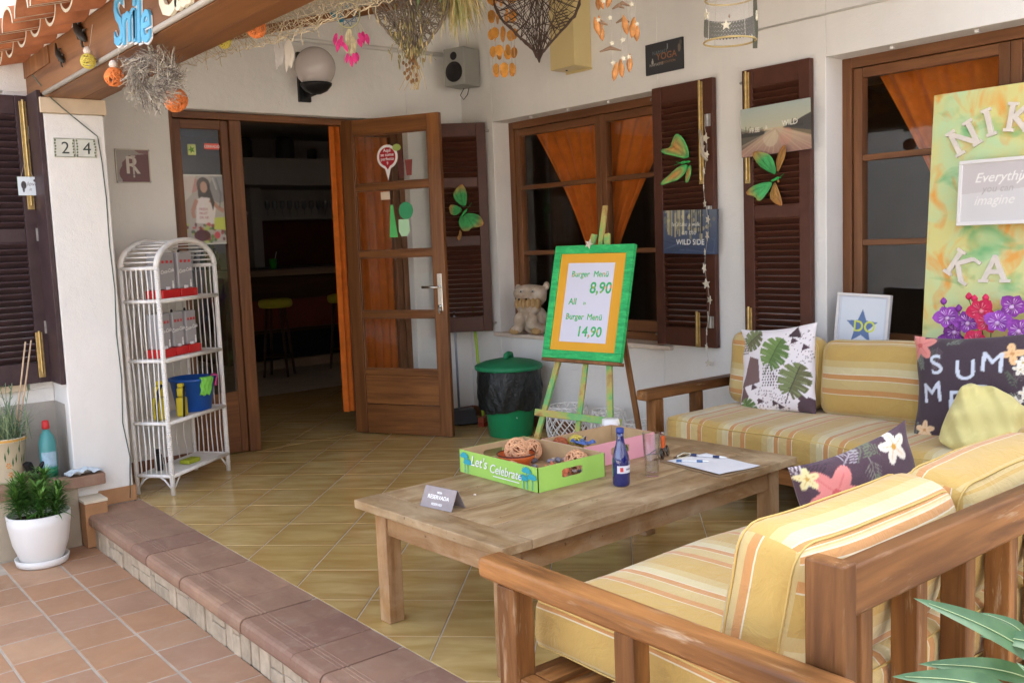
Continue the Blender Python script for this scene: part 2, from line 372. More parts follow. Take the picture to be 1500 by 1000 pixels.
SKIRT = mat('orange_skirting_tile', (.42, .22, .10), .5, .4, .25, 6); SILL = mat('pale_marble_sill', (.66, .56, .46), .45, .4, .12, 9)
GLASS = glass_pane(tint=(.97, .98, .975), refl=1.0)
BLACK = mat('black_plastic', (.012, .012, .013), .45, .4, .1); CREAMW = mat('cream_wood', (.55, .44, .30), .6, .3, .1)
def cloth(name, col, rough=.9, var=.12, transl=.25):
    t = NT(name); v = t.coord(); n = t.noise(v, 14, 4); c = t.ramp(n, [(.3, mul(col, 1-var)), (.7, mul(col, 1+var))])
    b = t.bsdf(c, rough, .15, t.bump(t.noise(v, 420, 2), .0006, .4), sheen=.2)
    tl = t.n('BsdfTranslucent'); t.l(c, tl.inputs[0]); mx = t.n('MixShader'); mx.inputs[0].default_value = transl
    t.l(b.outputs[0], mx.inputs[1]); t.l(tl.outputs[0], mx.inputs[2]); t.l(mx.outputs[0], t.out.inputs[0]); MATS[name] = t.m; return t.m
ORANGE = cloth('orange_curtain', (.86, .23, .032), transl=.4)

# ---------------------------------------------------------------- ground, patio, terrace floor, step
PZ = -.18; WA = 6.2; WB = 4.54
obj('ground', MB().b2((-40, -40, -.40), (60, 60, -.26)), GROUND, kind='structure')
patio = obj('patio', MB().b2((-2.6, -1.2, -.258), (1.384, 5.5, PZ-.0022)), GROUT2, kind='structure')
def tile_mesh(poly, h=.012, inset=.003, ch=.0022):
    p = np.array(poly, float); c = p.mean(0); k = len(p); d = p-c; q = c+d*(1-inset/np.maximum(np.linalg.norm(d, axis=1), .02))[:, None]
    v = [(x, y, -h) for x, y in p]+[(x, y, -ch) for x, y in p]+[(x, y, 0) for x, y in q]
    f = [(i, (i+1) % k, k+(i+1) % k, k+i) for i in range(k)]+[(k+i, k+(i+1) % k, 2*k+(i+1) % k, 2*k+i) for i in range(k)]+[tuple(range(2*k, 3*k))]
    return MB().add(v, f).mesh('tile')
px, py = .232, .2455
pm = tile_mesh([(-px/2+.005, -py/2+.005), (px/2-.005, -py/2+.005), (px/2-.005, py/2-.005), (-px/2+.005, py/2-.005)]); pm.materials.append(PTILE)
for i in range(7):
    off = [0, .036, .0, .05, .02, .06, .01][i]
    for j in range(26):
        x = 1.157+px/2-i*px; y = 5.5-py/2-j*py-off+.02*(i > 0)
        if y > 5.5-py/2: continue
        if y+py/2 > .2 and x > -.35: inst('paver_tile', pm, patio, (x, y, PZ+random.uniform(-.001, .0006)), (random.uniform(-.004, .004), random.uniform(-.004, .004), random.uniform(-.006, .006)))
floor = obj('terrace_floor', MB().b2((1.66, -.6, -.25), (9.2, 13, -.0018)), GROUT, kind='structure')
def clip(poly, lo, hi):
    for ax in (0, 1):
        for sgn, lim in ((1, lo[ax]), (-1, hi[ax])):
            out = []
            for i in range(len(poly)):
                a, b = poly[i], poly[(i+1) % len(poly)]; da, db = sgn*(a[ax]-lim), sgn*(b[ax]-lim)
                if da >= 0: out.append(a)
                if da*db < 0: t = da/(da-db); out.append((a[0]+(b[0]-a[0])*t, a[1]+(b[1]-a[1])*t))
            poly = out
            if len(poly) < 3: return []
    return poly
hd = .2435; tl = None
def floor_tiles(lo, hi):
    global tl
    for i in range(-60, 60):
        for j in range(-60, 60):
            cx, cy = 1.823+hd*(i+j), 3.724+hd*(i-j)+hd
            if not (lo[0]-hd < cx < hi[0]+hd and lo[1]-hd < cy < hi[1]+hd): continue
            g = .0035; base = [(cx-hd+g, cy), (cx, cy-hd+g), (cx+hd-g, cy), (cx, cy+hd-g)]; p = clip(base, lo, hi)
            if len(p) < 3 or max(q[0] for q in p)-min(q[0] for q in p) < .03: continue
            z = random.uniform(0, .0008)
            if len(p) == 4 and abs(p[0][0]-base[0][0]) < 1e-6 and all(abs(a[0]-b[0])+abs(a[1]-b[1]) < 1e-6 for a, b in zip(p, base)):
                if tl is None: tl = tile_mesh([(-hd+g, 0), (0, -hd+g), (hd-g, 0), (0, hd-g)], inset=.003); tl.materials.append(YTILE)
                inst('floor_tile', tl, floor, (cx, cy, z))
            else:
                o = obj('floor_tile', tile_mesh([(x-cx, y-cy) for x, y in p], inset=.002), YTILE, floor, loc=(cx, cy, z))
floor_tiles((1.684, .6), (4.535, 6.26)); floor_tiles((2.3, 6.265), (5.3, 8.6))
# step: tiles with a rounded, grooved nose, on a stone riser
step = obj('terrace_step', MB().b2((1.42, -.5, -.25), (1.655, 5.55, -.066)), GROUT2, kind='structure')
prof = [(1.678, -.0), (1.468, 0), (1.466, -.002), (1.462, -.002), (1.460, 0), (1.452, 0), (1.450, -.002), (1.446, -.002), (1.444, 0), (1.436, 0), (1.434, -.002), (1.430, -.002), (1.428, 0),
        (1.385, 0), (1.370, -.004), (1.361, -.014), (1.358, -.03), (1.358, -.045), (1.364, -.058), (1.376, -.065), (1.678, -.065)]
sm = MB().prism([(x, z) for x, z in prof], -.1045, .1045, ((0, 0, 0), (1, 0, 0), (0, 0, 1), (0, 1, 0))).mesh('step_tile'); sm.materials.append(STILE)
for k in range(27): inst('step_tile', sm, step, (random.uniform(-.002, .002), 5.435-k*.2135, .001+random.uniform(-.001, .001)), (0, 0, random.uniform(-.004, .004)))
y = 5.45; k = 0
while y > .1:
    wd = random.uniform(.06, .19); h2 = PZ+random.choice([0, 0, .05, .062])*0
    n = 6; zz = [PZ-.01, random.uniform(-.13, -.10) if random.random() < .45 else -.068]
    mbs = MB().box((1.402, y-wd/2, (zz[0]+zz[1])/2), (.03+random.uniform(-.006, .008), wd-.008, zz[1]-zz[0]-.004), rz=random.uniform(-.06, .06), taper=random.uniform(.9, 1))
    obj('riser_stone', mbs, RSTONE, step, bevel=.006)
    if zz[1] < -.075: obj('riser_stone', MB().box((1.402, y-wd/2, (zz[1]-.068)/2), (.03+random.uniform(-.006, .006), wd-.01, -.068-zz[1]-.004), rz=random.uniform(-.05, .05)), RSTONE, step, bevel=.005)
    y -= wd
obj('riser_mortar', MB().b2((1.396, -.45, PZ-.03), (1.4195, 5.46, -.067)), GROUT2, step)

# ---------------------------------------------------------------- house
house = thing('house', 'white plastered house with brown wooden door, windows, louvred shutters and clay tile porch roof', 'house', (0, 0, 0))
T = .26
wl = MB()
wl.b2((1.345, WA, -.2), (2.24, WA+T, 3.6)); wl.b2((2.24, WA, 2.305), (4.03, WA+T, 3.6)); wl.b2((4.03, WA, -.2), (WB+T, WA+T, 3.6))
each('wall', wl, PLASTER, house, bevel=.006)
wb = MB()   # windows: 1 y 4.14..5.81, 2 y 1.25..2.965 ; z .69..2.27
wb.b2((WB, 5.81, -.2), (WB+T, WA-.001, 6.6)); wb.b2((WB, 2.965, -.2), (WB+T, 4.14, 6.6)); wb.b2((WB, -.6, -.2), (WB+T, 1.25, 6.6))  # upper wall added out of view to keep the sun off the terrace
wb.b2((WB, 4.14, -.2), (WB+T, 5.81, .66)); wb.b2((WB, 1.25, -.2), (WB+T, 2.965, .66))
wb.b2((WB, 4.14, 2.27), (WB+T, 5.81, 6.6)); wb.b2((WB, 1.25, 2.27), (WB+T, 2.965, 6.6))
each('wall', wb, PLASTER, house, bevel=.005)
each('wall', MB().b2((-3, 5.84, -.2), (.42, 6.1, 3.4)).b2((.42, 5.84, -.2), (1.344, 6.1, .66)).b2((.42, 5.84, 2.29), (1.344, 6.1, 3.4)).b2((1.22, 5.84, .66), (1.344, 6.1, 2.29)), PLASTER, house, bevel=.004)
each('dado', MB().b2((-2.6, 5.8365, -.19), (1.3425, 5.8395, .585)).b2((1.3415, 5.63, .0), (1.3445, 5.836, .585)), DADO, house)
obj('column', MB().b2((1.345, 5.56, -.2), (1.652, 6.199, 2.145)), PLASTER, house, bevel=.008)
obj('impost', MB().b2((1.33, 5.545, 2.146), (1.665, 6.198, 2.226)), IMPOST, house, bevel=.004)
each('skirting', MB().b2((1.46, 5.548, 0.001), (1.664, 5.5595, .088)).b2((1.653, 5.5595, 0.001), (1.664, 6.19, .088)), SKIRT, house, bevel=.002)
each('skirting', MB().b2((1.665, 6.188, .001), (2.235, 6.1995, .08)).b2((4.04, 6.188, .001), (4.53, 6.1995, .08)).b2((4.528, .2, .001), (4.5395, 6.187, .08)), mat('brown_skirting', (.20, .085, .045), .4, .4, .2), house, bevel=.002)
# plinth block by the step
pb = obj('plinth', MB().b2((1.345, 5.405, -.178), (1.462, 5.5585, .062)), SKIRT, house, bevel=.003)
obj('plinth_top', MB().b2((1.342, 5.402, .0625), (1.465, 5.559, .078)), mat('cream_tile', (.70, .62, .47), .6, .3, .1), house, bevel=.002)
# ledge with tile top
obj('ledge', MB().b2((-2.6, 5.50, -.19), (1.344, 5.835, .139)), STONEW, house, bevel=.01)
for k in range(6): obj('ledge_tile', MB().b2((1.486-(k+1)*.235+.006, 5.482, .14), (1.486-k*.235, 5.5585 if k == 0 else 5.834, .202)), STILE, house, bevel=.006)
# service pipes and window trim wires
obj('pipe', MB().tube([(2.0, WA-.012, 2.79), (3.2, WA-.012, 2.81), (4.53, WA-.012, 2.815)], .016, 8), PLASTER, house, smooth=True)
obj('conduit', MB().tube([(WB-.006, 3.45, 2.487), (WB-.006, 1.0, 2.487)], .006, 6), PLASTER, house, smooth=True)
# ---- beam and roof
beam = obj('beam', MB().b2((1.34, 1.75, 2.245), (1.648, 6.19, 2.452)), BEAMW('Y'), house, bevel=.006)
each('beam_plank', MB().b2((1.362, 1.75, 2.226), (1.54, 6.19, 2.2445)).b2((1.546, 1.75, 2.228), (1.646, 6.19, 2.2445)), BEAMW('Y'), house, bevel=.003)
obj('beam_cord', MB().tube([(1.345, 5.5, 2.236), (1.345, 3, 2.236), (1.345, 1.75, 2.236)], .012, 8), MOULD, house, smooth=True)
obj('beam_bracket', MB().b2((1.332, 5.32, 2.36), (1.3395, 6.1, 2.45)), BEAMW('Z'), house, bevel=.002)
sl = .27
def roofz(x): return 2.455+(x-1.34)*sl
rf = MB(); 
rf.add([(x, y, roofz(x)+d) for d in (0, .04) for x, y in ((1.345, 1.7), (WB-.002, 1.7), (WB-.002, WA-.002), (1.345, WA-.002))],
       [(3, 2, 1, 0), (4, 5, 6, 7), (0, 1, 5, 4), (1, 2, 6, 5), (2, 3, 7, 6), (3, 0, 4, 7)])
roof = obj('roof', rf, plaster('bounce_white_boards', (.76, .73, .67)), house)  # unseen underside made white to bounce light under the porch
def barrel(up, L=.50, r0=.105, r1=.122, th=.018, n=11):
    v = []; f = []
    for e, (x, r) in enumerate(((0, r1 if up else r0), (L, r0 if up else r1))):
        for rr in (r, r-th):
            for i in range(n):
                a = PI*i/(n-1); v.append((x, math.cos(a)*rr, (math.sin(a)*rr*.75 if up else -math.sin(a)*rr*.75)+x*sl))
    for i in range(n-1):
        f += [(i, i+1, 2*n+i+1, 2*n+i), (n+i, 3*n+i, 3*n+i+1, n+i+1), (i, n+i, n+i+1, i+1), (2*n+i, 2*n+i+1, 3*n+i+1, 3*n+i)]
    f += [(0, 2*n, 3*n, n), (n-1, 2*n-1, 4*n-1, 3*n-1)]
    me = MB().add(v, f).mesh('roof_tile', True); me.materials.append(RTILE); me.materials.append(RTILE_RIM)
    for i, p in enumerate(me.polygons):
        if i % 4 == 2 and i < 4*(n-1) or i >= 4*(n-1): p.material_index = 1; p.use_smooth = False
    return me
bu, bd = barrel(True), barrel(False)
for k in range(16):
    yy = 6.05-k*.272
    for x0 in (1.20, 1.58):
        inst('roof_tile', bd, roof, (x0, yy, roofz(x0)+.07+random.uniform(-.004, .004)), (0, 0, random.uniform(-.02, .02)))
        inst('roof_tile', bu, roof, (x0-.15, yy-.136, roofz(x0-.15)+.035+random.uniform(-.006, .006)), (0, 0, random.uniform(-.03, .03)))
rb = MB(); rb.prism([(-.04, 0), (.04, 0), (.04, .1), (-.04, .1)], 0, 3.2, ((1.6, 3.36, 2.40), (0, 1, 0), (0, 0, 1), (.965, 0, .262)))
obj('rafter', rb, BEAMW('X'), house, bevel=.004)

# ---- glazed frames
def strip(mb, axis, at, a, b, z0, z1, d0, d1):
    """box on a wall: axis 'A' -> wall along x at y = d0..d1, 'B' -> along y at x = d0..d1"""
    if axis == 'A': mb.b2((a, d0, z0), (b, d1, z1))
    else: mb.b2((d0, a, z0), (d1, b, z1))
def casement(parent, axis, a, b, z0, z1, d0, d1, st, rails, rw=.032, bot=None, top=None, nm='casement'):
    """stiles, rails, panes; a<b along the wall"""
    bot = bot or st; top = top or st; m1 = MB(); m2 = MB()
    strip(m1, axis, 0, a, a+st, z0, z1, d0, d1); strip(m1, axis, 0, b-st, b, z0, z1, d0, d1)
    e = .003
    strip(m2, axis, 0, a+st, b-st, z0, z0+bot, d0+e, d1-e); strip(m2, axis, 0, a+st, b-st, z1-top, z1, d0+e, d1-e)
    for z in rails: strip(m2, axis, 0, a+st, b-st, z-rw/2, z+rw/2, d0+e, d1-e)
    if parent is house: o = parent = each('stile', m1, FRAMEW('Z'), parent, bevel=.004, head=nm)[0]
    else: o = each('stile', m1, FRAMEW('Z'), parent, bevel=.004)[0]
    each('rail', m2, FRAMEW('X' if axis == 'A' else 'Y'), parent, bevel=.004)
    zs = [z0+bot]+list(rails)+[z1-top]; dm = (d0+d1)/2
    for i in range(len(zs)-1):
        g = MB(); lo = zs[i]+(rw/2 if i else 0); hi = zs[i+1]-(rw/2 if i < len(zs)-2 else 0)
        strip(g, axis, 0, a+st, b-st, lo, hi, dm-.002, dm+.002); obj('pane', g, GLASS, parent)
    return o
def window(a, b, z0, z1, mull, rails):
    D0, D1 = WB+.15, WB+.23
    m = MB(); m.b2((D0, a, z0), (D1, a+.055, z1)); m.b2((D0, b-.055, z0), (D1, b, z1)); wdw = each('frame', m, FRAMEW('Z'), house, bevel=.004, head='window')[0]
    m = MB(); m.b2((D0, a+.055, z1-.055), (D1, b-.055, z1)); m.b2((D0, a+.055, z0), (D1, b-.055, z0+.05)); each('frame', m, FRAMEW('Y'), wdw, bevel=.004)
    ia, ib = a+.058, b-.058; c = mull; 
    casement(wdw, 'B', c, ib, z0+.053, z1-.058, D0+.012, D1-.01, .052, rails, bot=.075)
    casement(wdw, 'B', ia, c-.002, z0+.053, z1-.058, D0+.012, D1-.01, .052, rails, bot=.075)
    return wdw
window(4.14, 5.81, .69, 2.27, 4.83, (1.285, 1.775))
window(1.25, 2.965, .69, 2.27, 2.10, (1.30, 1.745))
for a, b in ((4.06, 5.86), (1.2, 3.0)):
    obj('sill', MB().b2((WB-.035, a, .661), (WB+.155, b, .689)), SILL, house, bevel=.004)
for yy in (5.42, 5.02, 4.62, 2.62, 2.20): obj('curtain_hook', MB().b2((WB+.04, yy-.009, 2.2695-.014), (WB+.058, yy+.009, 2.2695)), mat('white_plastic', (.8, .8, .78), .4, .5, .03), house, bevel=.002)
# left window behind its shutter
lw = each('frame', MB().b2((.42, 5.90, .70), (.48, 5.97, 2.28)).b2((1.16, 5.90, .70), (1.22, 5.97, 2.28)).b2((.48, 5.90, 2.2), (1.16, 5.97, 2.28)).b2((.48, 5.90, .70), (1.16, 5.97, .77)), mat('pale_window_frame', (.45, .36, .24), .6, .3, .15), house, bevel=.004, head='window')[0]
obj('pane', MB().b2((.48, 5.93, .77), (1.16, 5.934, 2.2)), GLASS, lw)
obj('sill', MB().b2((.38, 5.80, .66), (1.20, 5.90, .70)), IMPOST, house, bevel=.004)
obj('backing_wall', MB().b2((.2, 6.101, 0), (1.344, 6.13, 2.6)), INPLASTER, house)

# ---- door set in wall A: side light, open leaf, side light
dz = 2.30
fr = MB(); fr.b2((2.24, 6.27, 0), (2.285, 6.35, dz)); fr.b2((3.985, 6.27, 0), (4.03, 6.35, dz)); each('door_frame', fr, FRAMEW('Z'), house, bevel=.004)
obj('door_frame', MB().b2((2.285, 6.27, dz-.045), (3.985, 6.35, dz)), FRAMEW('X'), house, bevel=.004)
def sidelight(a, b, wide):
    return casement(house, 'A', a, b, .01, dz-.05, 6.285, 6.335, .05, (), bot=.42, top=.06, nm='sidelight')
sl1 = sidelight(2.288, 2.66, 0); sl2 = sidelight(3.53, 3.982, 0)
obj('post', MB().b2((2.662, 6.262, .003), (2.745, 6.352, dz-.048)), FRAMEW('Z'), house, bevel=.005)
ang = math.atan2(5.59-6.30, 3.90-3.53)
DW, DH = .80, 2.275; t2 = .021
st = MB(); st.b2((0, -t2, 0), (.095, t2, DH)); st.b2((DW-.095, -t2, 0), (DW, t2, DH)); door = each('stile', st, DOORW('Z'), house, bevel=.004, head='door', loc=(3.525, 6.285, .008), rot=(0, 0, ang))[0]
rl = MB(); rl.b2((.095, -t2+.002, DH-.11), (DW-.095, t2-.002, DH))
for z in (.455, .878, 1.315, 1.795): rl.b2((.095, -t2+.002, z-.022), (DW-.095, t2-.002, z+.022))
each('rail', rl, DOORW('X'), door, bevel=.005)
each('door_panel', MB().b2((.095, -.012, 0), (DW-.095, .012, .215)).b2((.095, -.012, .219), (DW-.095, .012, .432)), DOORW('X'), door, bevel=.003)
bead = MB()
for lo, hi in ((.477, .856), (.9, 1.293), (1.337, 1.773), (1.817, DH-.11)):
    obj('pane', MB().b2((.095, -.002, lo), (DW-.095, .002, hi)), GLASS, door)
    for x0, x1, z0, z1 in ((.095, .105, lo, hi), (DW-.105, DW-.095, lo, hi), (.105, DW-.105, lo, lo+.01), (.105, DW-.105, hi-.01, hi)): bead.b2((x0, -.012, z0), (x1, -.0025, z1))
each('glazing_bead', bead, FRAMEW('Z'), door, bevel=.002)
hp = MB().b2((DW-.066, -t2-.006, .90), (DW-.028, -t2, 1.165)); hd_ = obj('handle', hp, CHROME, door, bevel=.003)
obj('lever', MB().tube([(DW-.047, -t2-.005, 1.07), (DW-.047, -t2-.04, 1.07), (DW-.058, -t2-.048, 1.07), (DW-.165, -t2-.048, 1.072)], .0095, 8), CHROME, door, smooth=True)
obj('lock_cylinder', MB().tube([(DW-.047, -t2-.004, .935), (DW-.047, -t2-.02, .935)], .014, 10), CHROME, door, smooth=True)
obj('keys', MB().tube([(DW-.047, -t2-.02, .93), (DW-.05, -t2-.03, .91), (DW-.045, -t2-.024, .885)], .006, 5), STEEL, door)
# stickers on the door glass
YG = -.0035
def sticker(name, pts, col, z, parent=door, y=YG, lab=None):
    return obj(name, MB().prism(pts, 0, .0012, ((0, y, 0), (1, 0, 0), (0, 0, 1), (0, -1, 0))), mat('sticker_'+name, col, .5, .3, .06), parent)
def drop(cx, cz, r, tip, n=22):
    p = []
    for i in range(n):
        a = -PI/2+2*PI*i/n
        p.append((cx+r*math.cos(a), cz+r*math.sin(a)) if i else (cx, cz-tip))
    return p
sticker('white_pin_sticker', drop(.37, 2.0, .085, .165), (.8, .78, .76), 0); sticker('red_pin_sticker', drop(.37, 2.0, .067, .09), (.38, .02, .03), 0, y=YG-.0015)
for i, tx in enumerate(('Aquí', 'se come', 'perfecto', '9')):
    o = obj('lettering', text_geo(tx, .022 if i < 3 else .02, .0006, .01), mat('white_print', (.85, .85, .84), .5, .3, .02), door, loc=(.37, YG-.0028, 2.035-.03*i))
sticker('bottle_sticker', [(.455, 1.85), (.50, 1.85), (.502, 1.95), (.49, 1.99), (.487, 2.05), (.468, 2.05), (.465, 1.99), (.453, 1.95)], (.10, .03, .025), 0)
sticker('glass_sticker', [(.52, 1.86), (.56, 1.86), (.57, 1.97), (.51, 1.97)], (.22, .05, .04), 0)
sticker('lime_sticker', [(.45+.035*math.cos(a), 2.06+.025*math.sin(a)) for a in np.linspace(0, 6.1, 12)], (.35, .45, .12), 0, y=YG-.0016)
sticker('green_circle_sticker', [(.50+.058*math.cos(a), 1.615+.062*math.sin(a)) for a in np.linspace(0, 6.1, 20)], (.05, .33, .14), 0)
sticker('green_cone_sticker', [(.355, 1.43), (.425, 1.43), (.395, 1.66), (.375, 1.66)], (.10, .50, .14), 0)
sticker('mint_cup_sticker', [(.435, 1.47), (.455, 1.435), (.50, 1.435), (.525, 1.47), (.52, 1.555), (.437, 1.555)], (.45, .72, .45), 0, y=YG-.0016)
sticker('pale_card_sticker', [(.30, 1.70), (.375, 1.70), (.375, 1.755), (.30, 1.755)], (.72, .58, .42), 0)
# side light stickers
sticker('red_notice_sticker', [(2.50, 2.06), (2.60, 2.06), (2.60, 2.10), (2.50, 2.10)], (.75, .15, .12), 0, parent=sl1, y=6.305)
obj('lettering', text_geo('CERRADO', .016, .0006, .01), mat('white_print', (.85, .85, .84)), sl1, loc=(2.55, 6.3025, 2.072))
sticker('yellow_flower_sticker', [(2.385, 2.02), (2.44, 2.02), (2.44, 2.09), (2.385, 2.09)], (.55, .62, .25), 0, parent=sl1, y=6.305)
sticker('green_flower_sticker', [(2.412+.022*(1 if i % 2 else .45)*math.cos(i*PI/5), 2.055+.026*(1 if i % 2 else .45)*math.sin(i*PI/5)) for i in range(10)], (.12, .25, .04), 0, parent=sl1, y=6.3035)

# ---- shutters
slat_me = {}
def shutter(loc, rz, W=.47, z0=.70, z1=2.275, paint=None, mid=(.50,), bolt=None, hinge=None, flip=1):
    paint = paint or SHUT; Hh = z1-z0; sw = .072; th = .018
    f = MB(); f.b2((0, -th, 0), (sw, th, Hh)); f.b2((W-sw, -th, 0), (W, th, Hh)); s = each('stile', f, paint, house, bevel=.004, head='shutter', loc=(loc[0], loc[1], z0), rot=(0, 0, rz))[0]
    cuts = [0]+[Hh*m for m in mid]+[Hh]; rw = [.115]+[.075]*len(mid)+[.10]; f = MB(); rng = []
    for i, c in enumerate(cuts):
        lo = c if i == 0 else (c-rw[i] if i == len(cuts)-1 else c-rw[i]/2); hi = lo+rw[i]; f.b2((sw, -th+.003, lo), (W-sw, th-.003, hi)); rng.append((lo, hi))
    each('rail', f, paint, s, bevel=.004)
    key = (round(W, 3), paint.name)
    if key not in slat_me:
        slat_me[key] = MB().box((0, 0, 0), (W-2*sw, .046, .0085), rx=R(-38)*1).mesh('slat'); slat_me[key].materials.append(paint)
    for i in range(len(rng)-1):
        a, b = rng[i][1], rng[i+1][0]; n = int((b-a)/.034); 
        for k in range(n): inst('slat', slat_me[key], s, (W/2, 0, a+(k+.5)*(b-a)/n), (random.uniform(-.03, .03), 0, 0))
    if bolt:
        for bx, b0, b1 in bolt:
            obj('bolt', MB().b2((bx-.018, -th-.007, b0), (bx+.018, -th-.0005, b1)).tube([(bx, -th-.013, b0+.02), (bx, -th-.013, b1+.008)], .0075, 8), BRASS, s, bevel=.002)
    if hinge:
        for hx, hz in hinge: obj('hinge', MB().b2((hx-.022, -th-.004, hz), (hx+.022, -th-.0005, hz+.07)).tube([(hx, -th-.006, hz), (hx, -th-.006, hz+.07)], .006, 8), STEEL, s, bevel=.001)
    obj('pintle', MB().tube([(0 if flip > 0 else W, 0, Hh-.06), ((-.03 if flip > 0 else W+.03), .01, Hh-.06)], .009, 8).tube([(0 if flip > 0 else W, 0, .06), ((-.03 if flip > 0 else W+.03), .01, .06)], .009, 8), STEEL, s)
    return s
# local x runs along the leaf, -y is the side that faces the terrace
shutter((WB-.028, 4.152), -PI/2, .472, bolt=((.385, .97, 1.56), (.335, .0, .21)), hinge=((.435, 1.30), (.435, .77), (.435, .12)))
shutter((WB-.028, 3.470), -PI/2, .440, bolt=((.035, .95, 1.56), (.035, .01, .25)))
shutter((4.16, 6.115), math.atan2(5.87-6.115, 4.515-4.16), .43, flip=-1, mid=(.44, .72))
shutter((.93, 5.78), R(2), .40, z0=.70, z1=2.26, paint=SHUTL, bolt=((.365, .95, 1.53), (.345, .03, .28)), hinge=((.40, 1.33), (.40, .78), (.40, .27)), mid=(.52,), flip=-1)
ls = obj('shutter_leaf', MB().b2((1.318, 5.56, .70), (1.3435, 5.80, 2.262)), SHUTL, house, bevel=.004)
# ---- room behind
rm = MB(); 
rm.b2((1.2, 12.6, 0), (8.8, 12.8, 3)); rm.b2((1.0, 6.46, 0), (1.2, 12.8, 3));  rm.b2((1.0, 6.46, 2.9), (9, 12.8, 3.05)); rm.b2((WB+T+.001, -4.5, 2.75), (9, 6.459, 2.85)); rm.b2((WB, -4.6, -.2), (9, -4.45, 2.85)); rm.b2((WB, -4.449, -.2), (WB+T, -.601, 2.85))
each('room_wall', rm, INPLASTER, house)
obj('room_wall', MB().b2((8.8, -4.5, 0), (9, 12.8, 3)), mat('room_shade_brown', (.12, .085, .06), .8, .2, .1), house)  # far wall coloured dark to stand for the shade inside the room
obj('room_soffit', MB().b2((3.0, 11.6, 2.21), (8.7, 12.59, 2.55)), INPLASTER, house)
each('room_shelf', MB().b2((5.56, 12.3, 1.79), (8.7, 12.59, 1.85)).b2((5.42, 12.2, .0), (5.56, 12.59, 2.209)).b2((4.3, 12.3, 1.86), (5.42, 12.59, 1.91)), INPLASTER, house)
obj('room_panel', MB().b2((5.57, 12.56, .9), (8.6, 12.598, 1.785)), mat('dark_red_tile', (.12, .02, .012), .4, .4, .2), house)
# ================================================================ seating corner
SOFAW = lambda a: wood('sofa_wood', (.10, .036, .010), (.46, .205, .062), a, 24, .45, streak=.9, wear=.55, wearcol=(.58, .44, .28), coat=.05, bump=.7)
def stripes():
    t = NT('striped_canvas'); a = t.n('Attribute', attribute_name='st'); m = t.n('Math', operation='FRACT'); d = t.n('Math', operation='DIVIDE'); d.inputs[1].default_value = .265
    t.l(a.outputs['Fac'], d.inputs[0]); t.l(d.outputs[0], m.inputs[0])
    G, O, W_, Cc, L = hexc('c2a25c'), hexc('c58f58'), hexc('d8ceb0'), hexc('cfc398'), hexc('c8b27a')
    c = t.ramp(m.outputs[0], [(0, G), (.22, W_), (.235, O), (.33, L), (.50, W_), (.515, O), (.60, W_), (.62, Cc), (.74, L), (.86, G)], True)
    v = t.coord(); n = t.noise(v, 7, 4); c = t.mix(t.ramp(n, [(.3, (0, 0, 0)), (.8, (.3, .3, .3))]), c, hexc('a98650'))
    w1 = t.n('TexWave', wave_type='BANDS', bands_direction='X'); w1.inputs['Scale'].default_value = 260; w1.inputs['Distortion'].default_value = 1.5; t.l(v, w1.inputs['Vector'])
    b = t.bump(t.noise(v, 520, 2), .0008, .5, t.bump(t.noise(t.coord((1, 1, 1)), 11, 4, .6, 1.2), .016, .6))
    t.bsdf(c, .88, .2, b, sheen=.25); MATS['striped_canvas'] = t.m; return t.m
STRIPE = stripes()
